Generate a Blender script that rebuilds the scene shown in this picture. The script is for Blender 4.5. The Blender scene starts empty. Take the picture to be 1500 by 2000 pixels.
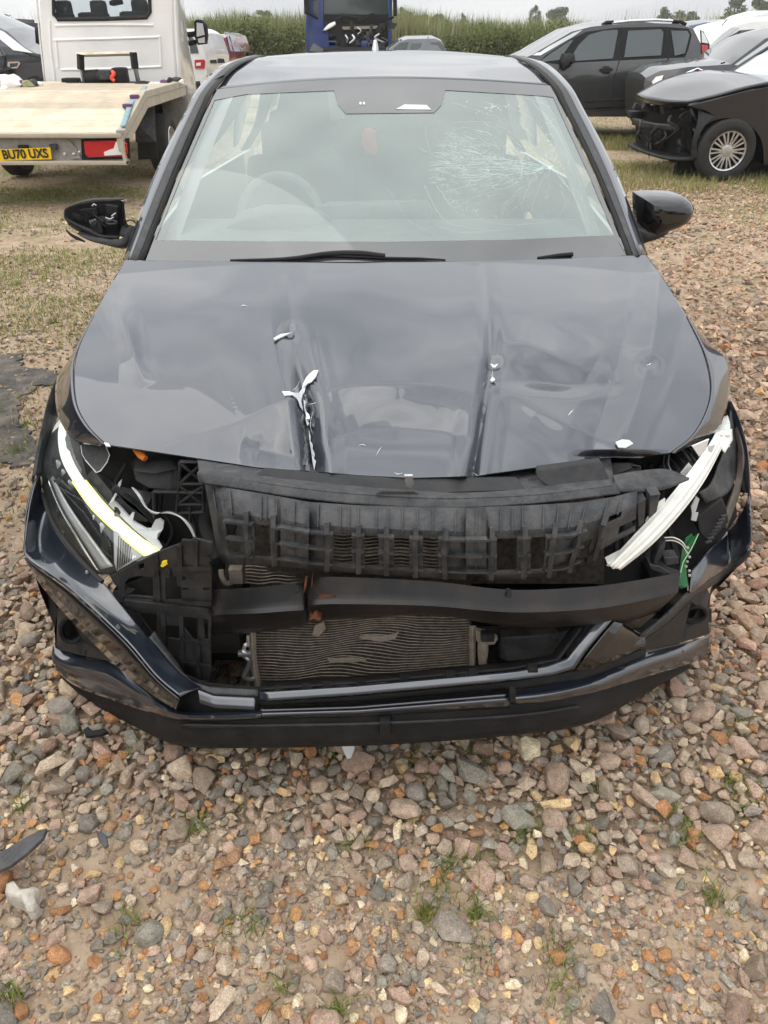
import bpy, bmesh, math, random
import numpy as np
from mathutils import Vector, Matrix
random.seed(7); rng = np.random.default_rng(11)
R = math.radians
SC = bpy.context.scene; COL = SC.collection

# ---------------- camera ----------------
FOC, PITCH, CH, CD = 1440.0, R(33.3), 1.54, 1.08      # focal length in photo pixels, tilt, height, distance to the bumper
cam = bpy.data.cameras.new('camera'); camo = bpy.data.objects.new('camera', cam); COL.objects.link(camo)
camo.location = (0, -CD, CH); camo.rotation_euler = (math.pi/2-PITCH, 0, 0)
cam.sensor_fit = 'VERTICAL'; cam.sensor_height = 36; cam.lens = FOC/2000*36; cam.clip_start = 0.02; cam.clip_end = 3000
SC.camera = camo
# ---------------- world: overcast sky ----------------
W = bpy.data.worlds.new('World'); SC.world = W; W.use_nodes = True
nt = W.node_tree; nt.nodes.clear()
SUN_EL, SUN_AZ = R(51), R(252)
def N(t, kind, **kw):
    n = t.nodes.new(kind)
    for k, v in kw.items():
        if k.startswith('_'): setattr(n, k[1:], v)
        else: n.inputs[k.replace('__', ' ')].default_value = v
    return n
sky = N(nt, 'ShaderNodeTexSky', _sky_type='NISHITA', _sun_disc=False, _sun_elevation=SUN_EL, _sun_rotation=SUN_AZ)
sky.dust_density = 4; sky.air_density = 1.0
tc = N(nt, 'ShaderNodeTexCoord')
mp = N(nt, 'ShaderNodeMapping'); mp.inputs['Scale'].default_value = (1, 1, 2.2)
cl = N(nt, 'ShaderNodeTexNoise', Scale=2.6, Detail=5.0, Roughness=0.5, Distortion=0.6)
rp = N(nt, 'ShaderNodeValToRGB')
rp.color_ramp.elements[0].position = .32; rp.color_ramp.elements[0].color = (6.0, 6.2, 6.6, 1)
rp.color_ramp.elements[1].position = .68; rp.color_ramp.elements[1].color = (11.0, 11.0, 10.8, 1)
mx = N(nt, 'ShaderNodeMixRGB'); mx.inputs[0].default_value = .9
bg = N(nt, 'ShaderNodeBackground', Strength=0.1); wo = N(nt, 'ShaderNodeOutputWorld')
L = nt.links.new
L(tc.outputs['Generated'], mp.inputs['Vector']); L(mp.outputs[0], cl.inputs['Vector']); L(cl.outputs[0], rp.inputs[0])
L(sky.outputs[0], mx.inputs[1]); L(rp.outputs[0], mx.inputs[2]); 
sxyz = N(nt, 'ShaderNodeSeparateXYZ'); zr = N(nt, 'ShaderNodeMapRange'); zr.inputs['To Min'].default_value = .92; zr.inputs['To Max'].default_value = 2.1   # overcast sky: brighter towards the zenith
mz = N(nt, 'ShaderNodeMixRGB', _blend_type='MULTIPLY'); mz.inputs[0].default_value = 1
L(tc.outputs['Generated'], sxyz.inputs[0]); L(sxyz.outputs['Z'], zr.inputs['Value']); L(mx.outputs[0], mz.inputs[1]); L(zr.outputs[0], mz.inputs[2]); L(mz.outputs[0], bg.inputs[0]); L(bg.outputs[0], wo.inputs[0])
sun = bpy.data.lights.new('sun', 'SUN'); sun.energy = 1.2; sun.angle = R(85); sun.color = (1, .965, .91)
so = bpy.data.objects.new('sun', sun); COL.objects.link(so)
so.rotation_euler = Vector((.75, .25, -1.0)).to_track_quat('-Z', 'Y').to_euler()
SC.view_settings.view_transform = 'Standard'; SC.view_settings.look = 'None'; SC.view_settings.exposure = 0.27
SC.cycles.max_bounces = 8; SC.cycles.transparent_max_bounces = 12
SC.cycles.use_denoising = True

# ---------------- pixel rays -> points of the place ----------------
FW = np.array((0, math.cos(PITCH), -math.sin(PITCH))); UPV = np.array((0, math.sin(PITCH), math.cos(PITCH)))
C0 = np.array((0, -CD, CH))
def ray(px, py): return np.array((1., 0, 0))*((px-750)/FOC) + UPV*((1000-py)/FOC) + FW
def U(px, py, Y):
    d = ray(px, py); return C0 + d*((Y+CD)/d[1])
def UZ(px, py, Z):
    d = ray(px, py); return C0 + d*((Z-CH)/d[2])
def UX(px, py, X):
    d = ray(px, py); return C0 + d*(X/d[0])
def hit(px, py, g, t0=.5, t1=6):
    d = ray(px, py); a, b = t0, t1
    ga = g(C0+d*a)
    for _ in range(32):
        m = (a+b)/2
        if (g(C0+d*m) > 0) == (ga > 0): a = m
        else: b = m
    return C0 + d*((a+b)/2)
def proj(P):
    v = np.asarray(P)-C0; z = v@FW
    return 750+FOC*v[0]/z, 1000-FOC*(v@UPV)/z

# ---------------- object helpers ----------------
def link(o, parent=None, world=True):
    COL.objects.link(o)
    if parent is not None:
        o.parent = parent
        if world and parent.type == 'EMPTY': o.matrix_parent_inverse = Matrix.Translation(-Vector(parent.location))
    return o
def tag(o, label=None, cat=None, group=None, kind=None):
    if label: o['label'] = label
    if cat: o['category'] = cat
    if group: o['group'] = group
    if kind: o['kind'] = kind
    return o
def thing(name, label, cat, loc=(0, 0, 0), rz=0, group=None):
    o = bpy.data.objects.new(name, None); COL.objects.link(o); o.location = loc; o.rotation_euler = (0, 0, rz); o.empty_display_size = .1
    return tag(o, label, cat, group)
def mesh(name, v, f, mat, parent=None, smooth=True, ang=35, world=True, solid=0, bevel=0, label=None):
    m = bpy.data.meshes.new(name)
    m.from_pydata([tuple(map(float, p)) for p in v], [], [tuple(map(int, q)) for q in f])
    return fin(name, m, mat, parent, smooth, ang, world, solid, bevel, label)
def fin(name, m, mat, parent=None, smooth=True, ang=35, world=True, solid=0, bevel=0, label=None):
    if m.materials and mat is not None: m.materials.clear()
    if mat is not None:
        for q in (mat if isinstance(mat, (list, tuple)) else [mat]): m.materials.append(q)
    m.update()
    if smooth:
        m.shade_smooth(); m.set_sharp_from_angle(angle=R(ang))
    o = bpy.data.objects.new(name, m); link(o, parent, world)
    if solid:
        s = o.modifiers.new('solid', 'SOLIDIFY'); s.thickness = abs(solid); s.offset = -1 if solid > 0 else 1
    if bevel:
        s = o.modifiers.new('bevel', 'BEVEL'); s.width = bevel; s.segments = 2; s.limit_method = 'ANGLE'; s.angle_limit = R(30)
    if label: o['label'] = label
    return o
def frombm(name, bm, mat, parent=None, **kw):
    bmesh.ops.recalc_face_normals(bm, faces=bm.faces)
    m = bpy.data.meshes.new(name); bm.to_mesh(m); bm.free()
    return fin(name, m, mat, parent, **kw)
def cr(P, n, lin=False):
    P = np.asarray(P, float); m = len(P); t = np.linspace(0, m-1, n); i = np.clip(t.astype(int), 0, m-2); f = (t-i)
    f = f.reshape((-1,)+(1,)*(P.ndim-1))
    if lin or m < 3: return P[i]*(1-f)+P[i+1]*f
    a = np.concatenate([[2*P[0]-P[1]], P, [2*P[-1]-P[-2]]])
    p0, p1, p2, p3 = a[i], a[i+1], a[i+2], a[i+3]
    return .5*(2*p1+(p2-p0)*f+(2*p0-5*p1+4*p2-p3)*f*f+(3*p1-p0-3*p2+p3)*f**3)
def even(P, n):
    """n points spread by length over a polyline"""
    P = np.asarray(P, float); s = np.concatenate([[0], np.cumsum(np.linalg.norm(np.diff(P, axis=0), axis=1))])
    t = np.linspace(0, s[-1], n); return np.stack([np.interp(t, s, P[:, k]) for k in range(P.shape[1])], 1)
def gridmesh(name, G, mat, parent=None, flip=False, **kw):
    r, c = G.shape[:2]; I = np.arange(r*c).reshape(r, c)
    f = np.stack([I[:-1, :-1], I[:-1, 1:], I[1:, 1:], I[1:, :-1]], -1).reshape(-1, 4)
    if flip: f = f[:, ::-1]
    return mesh(name, G.reshape(-1, 3), f, mat, parent, **kw)
def loft(name, rows, mat, parent=None, nu=24, nv=8, lu=False, lv=False, pix=True, **kw):
    k = max(len(r) for r in rows)
    rr = []
    for r in rows:
        q = np.array([U(*a) for a in r]) if pix else np.array(r, float)
        if len(q) != k: q = even(q, k)
        rr.append(cr(q, nu, lu))
    G = cr(np.array(rr), nv, lv)
    return gridmesh(name, G, mat, parent, **kw)
def tubebm(bm, pts, r, n=8, caps=True, smoothp=0):
    pts = np.array([tuple(p) for p in pts], float)
    if smoothp: pts = cr(pts, smoothp)
    rs = np.full(len(pts), r) if np.isscalar(r) else np.interp(np.linspace(0, 1, len(pts)), np.linspace(0, 1, len(r)), r)
    T = np.gradient(pts, axis=0); T /= np.linalg.norm(T, axis=1)[:, None]+1e-9
    up = np.array((0, 0, 1.)) if abs(T[0][2]) < .9 else np.array((1., 0, 0)); rings = []
    for p, t, rr_ in zip(pts, T, rs):
        s = np.cross(t, up); s /= np.linalg.norm(s)+1e-9; up = np.cross(s, t)
        rings.append([bm.verts.new(p+rr_*(math.cos(a)*s+math.sin(a)*up)) for a in np.linspace(0, 2*math.pi, n, endpoint=False)])
    for A, B in zip(rings[:-1], rings[1:]):
        for i in range(n): bm.faces.new((A[i], A[(i+1) % n], B[(i+1) % n], B[i]))
    if caps and n > 2: bm.faces.new(rings[0]); bm.faces.new(rings[-1][::-1])
def tube(name, pts, r, mat, parent=None, n=8, smoothp=0, **kw):
    bm = bmesh.new(); tubebm(bm, pts, r, n, True, smoothp); return frombm(name, bm, mat, parent, **kw)
def boxbm(bm, c, s, rot=None):
    m = Matrix.Translation(Vector(c)) @ (rot.to_4x4() if rot is not None else Matrix()) @ Matrix.Diagonal((s[0], s[1], s[2], 1))
    bmesh.ops.create_cube(bm, size=1, matrix=m)
def box(name, c, s, mat, parent=None, rot=None, bevel=0, **kw):
    bm = bmesh.new(); boxbm(bm, c, s, rot)
    if bevel: bmesh.ops.bevel(bm, geom=bm.edges[:], offset=bevel, segments=2, affect='EDGES', profile=.6)
    return frombm(name, bm, mat, parent, **kw)
def panelbm(bm, outer, holes=(), push=None):
    """filled polygon (3-D points) with holes, pushed along a vector for thickness"""
    es = []
    for loop in [outer]+list(holes):
        vs = [bm.verts.new(tuple(p)) for p in loop]
        es += [bm.edges.new((vs[i], vs[(i+1) % len(vs)])) for i in range(len(vs))]
    r = bmesh.ops.triangle_fill(bm, use_beauty=True, use_dissolve=False, edges=es)
    fs = [g for g in r['geom'] if isinstance(g, bmesh.types.BMFace)]
    if push is not None:
        e = bmesh.ops.extrude_face_region(bm, geom=fs)
        bmesh.ops.translate(bm, vec=Vector(push), verts=[g for g in e['geom'] if isinstance(g, bmesh.types.BMVert)])
def panel(name, outer, mat, parent=None, holes=(), push=(0, .004, 0), Y=None, bevel=0, **kw):
    """outer/holes: pixel tuples (px,py,Y) or (px,py) with Y given, or 3-D arrays when Y is '3d'"""
    def cv(l):
        if isinstance(Y, str): return [np.array(p) for p in l]
        return [U(p[0], p[1], p[2] if len(p) > 2 else (Y(p[0], p[1]) if callable(Y) else Y)) for p in l]
    bm = bmesh.new(); panelbm(bm, cv(outer), [cv(h) for h in holes], push)
    return frombm(name, bm, mat, parent, bevel=bevel, **kw)
def pillow(name, outer, mat, parent=None, depth=.05, back=.02, cen=None, rings=6, world=True, pw=2, **kw):
    """rounded shell swelling out of a 3-D outline towards vector depth (scalar = -Y)"""
    P = np.array(outer, float); n = len(P); c = P.mean(0) if cen is None else np.array(cen, float)
    dv = np.array((0, -depth, 0)) if np.isscalar(depth) else np.array(depth, float)
    bv = -dv/np.linalg.norm(dv)*back
    v = [p for p in P+bv]
    for k in range(rings):
        r = math.cos(k/(rings)*math.pi/2)
        v += [c+(p-c)*r+dv*(1-r**pw)**.5 for p in P]
    v += [c+dv, c+bv]; f = []
    for k in range(rings):
        for i in range(n): f.append((k*n+i, k*n+(i+1) % n, (k+1)*n+(i+1) % n, (k+1)*n+i))
    m = len(v)-2
    for i in range(n):
        f.append((rings*n+i, rings*n+(i+1) % n, m)); f.append(((i+1) % n, i, m+1))
    bm = bmesh.new(); vs = [bm.verts.new(tuple(q)) for q in v]
    for q in f: bm.faces.new([vs[j] for j in q])
    return frombm(name, bm, mat, parent, world=world, **kw)

# ---------------- materials ----------------
MATS = {}
def mat(name, col, rough=.5, metal=0., coat=0., var=.0, vs=30., bump=0., bs=120., dust=0., dcol=(.22, .19, .16), ds=18., spec=.5, emit=None, es=1., cr_=.04):
    m = bpy.data.materials.new(name); m.use_nodes = True; t = m.node_tree; b = t.nodes['Principled BSDF']; L = t.links.new
    b.inputs['Base Color'].default_value = (*col, 1); b.inputs['Roughness'].default_value = rough; b.inputs['Metallic'].default_value = metal
    b.inputs['Coat Weight'].default_value = coat; b.inputs['Coat Roughness'].default_value = cr_; b.inputs['Specular IOR Level'].default_value = spec
    tcn = N(t, 'ShaderNodeTexCoord'); src = None
    if var:
        n = N(t, 'ShaderNodeTexNoise', Scale=vs, Detail=4.0); L(tcn.outputs['Object'], n.inputs['Vector'])
        r = N(t, 'ShaderNodeValToRGB'); L(n.outputs[0], r.inputs[0])
        r.color_ramp.elements[0].position = .3; r.color_ramp.elements[1].position = .7
        r.color_ramp.elements[0].color = tuple(c*(1-var) for c in col)+(1,); r.color_ramp.elements[1].color = tuple(min(1, c*(1+var)) for c in col)+(1,)
        src = r.outputs[0]
    if dust:
        n = N(t, 'ShaderNodeTexNoise', Scale=ds, Detail=8.0, Roughness=.7); L(tcn.outputs['Object'], n.inputs['Vector'])
        r = N(t, 'ShaderNodeValToRGB'); L(n.outputs[0], r.inputs[0])
        r.color_ramp.elements[0].position = .42; r.color_ramp.elements[0].color = (0, 0, 0, 1)
        r.color_ramp.elements[1].position = .75; r.color_ramp.elements[1].color = (dust, dust, dust, 1)
        x = N(t, 'ShaderNodeMixRGB'); x.inputs[1].default_value = (*col, 1); x.inputs[2].default_value = (*dcol, 1)
        if src: L(src, x.inputs[1])
        L(r.outputs[0], x.inputs[0]); src = x.outputs[0]
        ad = N(t, 'ShaderNodeMath', _operation='ADD'); ad.inputs[1].default_value = rough; L(r.outputs[0], ad.inputs[0]); L(ad.outputs[0], b.inputs['Roughness'])
    if src: L(src, b.inputs['Base Color'])
    if bump:
        n = N(t, 'ShaderNodeTexNoise', Scale=bs, Detail=5.0); L(tcn.outputs['Object'], n.inputs['Vector'])
        bp = N(t, 'ShaderNodeBump', Strength=bump, Distance=.01); L(n.outputs[0], bp.inputs['Height']); L(bp.outputs[0], b.inputs['Normal'])
    if emit:
        b.inputs['Emission Color'].default_value = (*emit, 1); b.inputs['Emission Strength'].default_value = es
    MATS[name] = m; return m
def glass(name, tint, ior=1.6, dirt=.05, dcol=(.5, .55, .53), rough=.02):
    m = bpy.data.materials.new(name); m.use_nodes = True; t = m.node_tree; t.nodes.remove(t.nodes['Principled BSDF']); L = t.links.new
    o = t.nodes['Material Output']; tr = N(t, 'ShaderNodeBsdfTransparent'); tr.inputs[0].default_value = (*tint, 1)
    gl = N(t, 'ShaderNodeBsdfGlossy', Roughness=rough); gl.inputs[0].default_value = (.96, 1, .98, 1)
    fr = N(t, 'ShaderNodeFresnel', IOR=ior); a = N(t, 'ShaderNodeMixShader'); L(fr.outputs[0], a.inputs[0]); L(tr.outputs[0], a.inputs[1]); L(gl.outputs[0], a.inputs[2])
    d = N(t, 'ShaderNodeBsdfDiffuse'); d.inputs[0].default_value = (*dcol, 1)
    tcn = N(t, 'ShaderNodeTexCoord'); n = N(t, 'ShaderNodeTexNoise', Scale=5.0, Detail=6.0); L(tcn.outputs['Object'], n.inputs['Vector'])
    r = N(t, 'ShaderNodeMapRange'); r.inputs['To Min'].default_value = dirt*.6; r.inputs['To Max'].default_value = dirt*1.4; L(n.outputs[0], r.inputs['Value'])
    x = N(t, 'ShaderNodeMixShader'); L(r.outputs[0], x.inputs[0]); L(a.outputs[0], x.inputs[1]); L(d.outputs[0], x.inputs[2]); L(x.outputs[0], o.inputs[0])
    return m
def paint(name, col, rough=.35, metal=.25, dirt=.25, coatr=.03):
    return mat(name, col, rough, metal, 1.0, var=.08, vs=3, dust=dirt*.3, ds=6, cr_=coatr)

M_navy = paint('navy_paint', (.013, .0185, .031), .4, .4, .04)
M_pdark = paint('charcoal_paint', (.035, .036, .038), .4, .4)
M_black = paint('black_paint', (.006, .0065, .010), .4, .3, .0)
M_white = paint('white_paint', (.78, .78, .77), .45, 0, .15)
M_grey = paint('grey_paint', (.16, .17, .18), .4, .5)
M_red = paint('red_paint', (.22, .01, .015), .4, .2)
M_blue = paint('blue_paint', (.012, .035, .16), .4, .3)
M_plas = mat('black_plastic', (.013, .0135, .015), .42, dust=.3, dcol=(.12, .11, .10), ds=22, bump=.15, bs=300, spec=.28)
M_plas2 = mat('grey_scuffed_plastic', (.032, .034, .037), .42, dust=.4, dcol=(.2, .19, .18), ds=26, bump=.2, bs=200, spec=.3)
M_matte = mat('matte_black_plastic', (.009, .009, .010), .55, bump=.2, bs=400, dust=.2, dcol=(.09, .08, .07), spec=.25)
M_gloss = mat('gloss_black_plastic', (.006, .006, .007), .08, coat=.6)
M_rub = mat('rubber', (.012, .012, .012), .75, var=.3, vs=20, dust=.4, dcol=(.1, .09, .075))
M_alu = mat('dirty_aluminium', (.31, .265, .21), .55, .3, dust=.75, dcol=(.15, .12, .09), ds=40)
M_steel = mat('silver_metal', (.6, .61, .62), .3, .9, var=.15)
M_chrome = mat('chrome', (.75, .76, .78), .12, 1.0)
M_beam = mat('black_steel_beam', (.012, .012, .013), .3, .2, dust=.4, dcol=(.12, .09, .07), ds=7)
M_rust = mat('rust', (.10, .035, .014), .85, var=.6, vs=60, bump=.5)
M_wplas = mat('white_plastic', (.80, .80, .74), .35, var=.05)
M_trans = mat('frosted_white_plastic', (.58, .6, .6), .3)
M_primer = mat('torn_bare_metal', (.72, .73, .74), .45, .15)
M_drl = mat('lit_light_guide', (.9, .9, .85), .3, emit=(1, .985, .86), es=.6)
M_drly = mat('amber_edge_of_light_guide', (.8, .75, .25), .3, emit=(1, .93, .22), es=.85)
M_pcb = mat('circuit_board', (.01, .10, .035), .35, var=.4, vs=60)
M_yel = mat('yellow_plastic', (.8, .62, .02), .4)
M_orange = mat('orange_plastic', (.7, .2, .03), .45)
M_frit = mat('black_enamel_band', (.02, .021, .022), .6, coat=1.)
M_crack = mat('crushed_glass', (.54, .67, .63), .35, spec=.8)
M_tint = glass('windscreen_glass', (.82, .90, .87), 2.0, .30, (.45, .53, .505))  # dirt film is part dust, part milky light painted into the pane
M_lens = glass('clear_lens', (.93, .95, .96), 1.5, .02)
M_carglass = glass('tinted_car_glass', (.35, .42, .40), 1.75, .06)
M_dash = mat('dashboard_plastic', (.26, .27, .28), .7, var=.1)
M_seat = mat('seat_cloth', (.035, .035, .038), .9)
M_refl = mat('lamp_reflector', (.80, .81, .82), .3, .35)
M_dglass = mat('dark_car_window', (.02, .026, .026), .06, coat=.5)
for m_, i_ in ((M_navy, 1.8), (M_frit, 1.85), (M_black, 1.45), (M_pdark, 1.6)): m_.node_tree.nodes['Principled BSDF'].inputs['Coat IOR'].default_value = i_

# ================= ground, stones, grass =================
def vnoise(x, y, s, seed=0):
    x = np.asarray(x, float)/s; y = np.asarray(y, float)/s
    xi = np.floor(x).astype(int); yi = np.floor(y).astype(int); fx = x-xi; fy = y-yi
    fx = fx*fx*(3-2*fx); fy = fy*fy*(3-2*fy)
    def h(a, b):
        n = (a*374761393+b*668265263+seed*1442695) & 0x7fffffff
        n = ((n ^ (n >> 13))*1274126177) & 0x7fffffff
        return ((n ^ (n >> 16)) & 0xffff)/65535.
    return (h(xi, yi)*(1-fx)+h(xi+1, yi)*fx)*(1-fy)+(h(xi, yi+1)*(1-fx)+h(xi+1, yi+1)*fx)*fy
def gz(x, y):
    near = np.clip(1-np.abs(np.asarray(y, float))/40, 0, 1)
    return near*(.030*(vnoise(x, y, .55, 3)-.5)+.012*(vnoise(x, y, .16, 5)-.5)) - .006
def rnd_axis(lo, hi, n, k):
    t = np.linspace(-1, 1, n); s = np.sinh(t*k)/math.sinh(k); return np.where(s < 0, -s*lo, s*hi)
gx = rnd_axis(-1500, 1500, 201, 8.3); gy = np.concatenate([-np.geomspace(400, .9, 14), np.arange(-.86, 1.5, .045), 1.5+np.geomspace(.06, 1600, 90)])
GX, GY = np.meshgrid(gx, gy); Gd = np.stack([GX, GY, gz(GX, GY)], -1)
mg = bpy.data.materials.new('gritty_earth'); mg.use_nodes = True; t = mg.node_tree; b = t.nodes['Principled BSDF']; L = t.links.new
b.inputs['Roughness'].default_value = .92; b.inputs['Specular IOR Level'].default_value = .2
tcn = N(t, 'ShaderNodeTexCoord')
def noise(sc, det=6., rg=.6):
    n = N(t, 'ShaderNodeTexNoise', Scale=sc, Detail=det, Roughness=rg); L(tcn.outputs['Object'], n.inputs['Vector']); return n
def ramp(src, *st):
    r = N(t, 'ShaderNodeValToRGB'); L(src, r.inputs[0])
    while len(r.color_ramp.elements) < len(st): r.color_ramp.elements.new(.5)
    for e, (p_, c_) in zip(r.color_ramp.elements, st): e.position = p_; e.color = (*c_, 1)
    return r
base = ramp(noise(9.).outputs[0], (.3, (.24, .17, .115)), (.5, (.35, .26, .18)), (.7, (.44, .345, .25)))
vo = N(t, 'ShaderNodeTexVoronoi', Scale=95.); L(tcn.outputs['Object'], vo.inputs['Vector'])
sp = N(t, 'ShaderNodeSeparateColor'); L(vo.outputs['Color'], sp.inputs[0])
grit = ramp(sp.outputs[0], (0, (.12, .10, .09)), (.2, (.30, .22, .17)), (.45, (.38, .30, .23)), (.7, (.46, .30, .13)), (.9, (.58, .50, .38)))
vd = ramp(vo.outputs['Distance'], (.25, (1, 1, 1)), (.55, (0, 0, 0)))
cov = ramp(noise(22.).outputs[0], (.42, (0, 0, 0)), (.62, (.85, .85, .85)))
mm = N(t, 'ShaderNodeMath', _operation='MULTIPLY'); L(vd.outputs[0], mm.inputs[0]); L(cov.outputs[0], mm.inputs[1])
x1 = N(t, 'ShaderNodeMixRGB'); L(mm.outputs[0], x1.inputs[0]); L(base.outputs[0], x1.inputs[1]); L(grit.outputs[0], x1.inputs[2])
gr = ramp(noise(1.1, 8.).outputs[0], (.50, (0, 0, 0)), (.62, (.75, .75, .75)))
sx = N(t, 'ShaderNodeSeparateXYZ'); L(tcn.outputs['Object'], sx.inputs[0])
mr = N(t, 'ShaderNodeMapRange'); mr.inputs['From Min'].default_value = 1.5; mr.inputs['From Max'].default_value = 9; mr.inputs['To Max'].default_value = 1.3; L(sx.outputs['Y'], mr.inputs['Value'])
m2 = N(t, 'ShaderNodeMath', _operation='MULTIPLY', _use_clamp=True); L(gr.outputs[0], m2.inputs[0]); L(mr.outputs[0], m2.inputs[1])
gcol = ramp(noise(30.).outputs[0], (.3, (.10, .12, .035)), (.7, (.23, .21, .09)))
x2 = N(t, 'ShaderNodeMixRGB'); L(m2.outputs[0], x2.inputs[0]); L(x1.outputs[0], x2.inputs[1]); L(gcol.outputs[0], x2.inputs[2]); L(x2.outputs[0], b.inputs['Base Color'])
ah = N(t, 'ShaderNodeMath', _operation='ADD'); L(noise(60., 10., .7).outputs[0], ah.inputs[0]); L(mm.outputs[0], ah.inputs[1])
bp = N(t, 'ShaderNodeBump', Strength=.7, Distance=.008); L(ah.outputs[0], bp.inputs['Height']); L(bp.outputs[0], b.inputs['Normal'])
ground = gridmesh('ground', Gd, mg, None, ang=180); tag(ground, kind='structure', label='brown gritty earth yard scattered with stones')

def stone_mat(name, use_obj):
    m = bpy.data.materials.new(name); m.use_nodes = True; t = m.node_tree; b = t.nodes['Principled BSDF']; L = t.links.new
    b.inputs['Roughness'].default_value = .85; b.inputs['Specular IOR Level'].default_value = .25
    if use_obj: c = N(t, 'ShaderNodeObjectInfo').outputs['Color']
    else: c = N(t, 'ShaderNodeAttribute', _attribute_name='col').outputs['Color']
    g = N(t, 'ShaderNodeNewGeometry')
    n = N(t, 'ShaderNodeTexNoise', Scale=55., Detail=8., Roughness=.75); L(g.outputs['Position'], n.inputs['Vector'])
    n2 = N(t, 'ShaderNodeTexNoise', Scale=330., Detail=3.); L(g.outputs['Position'], n2.inputs['Vector'])
    r = N(t, 'ShaderNodeValToRGB'); L(n.outputs[0], r.inputs[0]); r.color_ramp.elements[0].position = .3; r.color_ramp.elements[1].position = .72
    r.color_ramp.elements[0].color = (.60, .58, .56, 1); r.color_ramp.elements[1].color = (1.28, 1.26, 1.2, 1)
    r2 = N(t, 'ShaderNodeValToRGB'); L(n2.outputs[0], r2.inputs[0]); r2.color_ramp.elements[0].position = .35; r2.color_ramp.elements[1].position = .7
    r2.color_ramp.elements[0].color = (.7, .68, .66, 1); r2.color_ramp.elements[1].color = (1.2, 1.2, 1.2, 1)
    a = N(t, 'ShaderNodeMixRGB', _blend_type='MULTIPLY'); a.inputs[0].default_value = 1; L(c, a.inputs[1]); L(r.outputs[0], a.inputs[2])
    a2 = N(t, 'ShaderNodeMixRGB', _blend_type='MULTIPLY'); a2.inputs[0].default_value = 1; L(a.outputs[0], a2.inputs[1]); L(r2.outputs[0], a2.inputs[2]); L(a2.outputs[0], b.inputs['Base Color'])
    bp = N(t, 'ShaderNodeBump', Strength=.55, Distance=.004); L(n.outputs[0], bp.inputs['Height']); L(bp.outputs[0], b.inputs['Normal'])
    return m
M_st1, M_st2 = stone_mat('loose_stone', True), stone_mat('gravel', False)
def rock(npts, r, rounded=False, bev=0.):
    """angular broken stone: hull of random points, edges worn; rounded = pebble"""
    bm = bmesh.new()
    p = r.normal(size=(npts*(3 if rounded else 1), 3)); p /= np.linalg.norm(p, axis=1)[:, None]; p *= r.uniform(.96, 1., (len(p), 1)) if rounded else r.uniform(.72, 1.08, (len(p), 1))
    p *= np.array([r.uniform(.95, 1.35), r.uniform(.72, 1.), r.uniform(.5, .82)])
    for q in p: bm.verts.new(q)
    h = bmesh.ops.convex_hull(bm, input=bm.verts[:]); bmesh.ops.delete(bm, geom=list({g for g in h['geom_interior']+h['geom_unused'] if isinstance(g, bmesh.types.BMVert)}), context='VERTS')
    if bev:
        bmesh.ops.dissolve_limit(bm, angle_limit=R(14), verts=bm.verts[:], edges=bm.edges[:])
        bmesh.ops.bevel(bm, geom=bm.edges[:], offset=bev, segments=2, affect='EDGES', profile=.6, clamp_overlap=True)
    bmesh.ops.triangulate(bm, faces=bm.faces[:]); bm.verts.index_update()
    v = np.array([q.co[:] for q in bm.verts]); f = np.array([[w.index for w in q.verts] for q in bm.faces]); bm.free(); return v, f
RK3 = [rock(15, rng, i % 7 == 0, .07) for i in range(26)]
RK2 = [rock(13, rng, i % 5 == 0) for i in range(30)]
RK1 = [rock(9, rng, False) for i in range(20)]
def lin(*c): return tuple(((k/255)/12.92 if k < 10 else ((k/255+.055)/1.055)**2.4) for k in c)
PAL = [lin(182, 160, 144), lin(164, 152, 140), lin(188, 162, 148), lin(158, 144, 130), lin(198, 182, 164), lin(150, 144, 138), lin(172, 146, 132), lin(150, 150, 142), lin(140, 136, 132), lin(186, 174, 160), lin(176, 156, 142), lin(190, 172, 152)]
PALO = [lin(198, 150, 98), lin(222, 196, 150), lin(182, 132, 88), lin(212, 180, 132), lin(180, 142, 108), lin(228, 214, 186)]
def yb(x): return (.03-.16*(x+.6)) if x < .45 else (-.138 + .25*(x-.45))
def dense(x, y):
    if x < -.8 and y > .9: return .22+.3*vnoise(x, y, .5, 33)
    if y > yb(x): return 1.
    return max(.14, 1-(yb(x)-y)*5.5-.3*vnoise(x, y, .2, 15))
def lift(x, y): return .022*max(0, dense(x, y)-.3)*(.4+.9*vnoise(x, y, .11, 19)) if y < 4 else 0.
stones = []; CELL = .05; hashg = {}
def try_put(x, y, r, ov=.8):
    i, j = int(x//CELL), int(y//CELL); k = int(r*2//CELL)+2
    for a in range(i-k, i+k+1):
        for b_ in range(j-k, j+k+1):
            for (X, Y, Rr) in hashg.get((a, b_), ()):
                if (X-x)**2+(Y-y)**2 < ((Rr+r)*ov)**2: return False
    hashg.setdefault((i, j), []).append((x, y, r)); return True
def inframe(x, y, m=40):
    v = np.array((x, y, 0))-C0; z = v@FW
    if z < .2: return False
    px = 750+FOC*x/z; py = 1000-FOC*(v@UPV)/z
    return -m < px < 1500+m and py < 2000+m
def col_for(r, y, x):
    po = .06 if r > .018 else .24
    if y > .5: po *= .35
    p_ = PALO if rng.random() < po else PAL
    c = np.array(p_[rng.integers(len(p_))])*rng.uniform(.75, 1.15)
    if x > .9 and y > .4: c = c*np.array((1.12, 1.0, .93))*1.05
    c = (c*.84+.16*c.mean())*np.array((.97, .925, .865))
    return np.clip(c, 0, .8)
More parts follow.
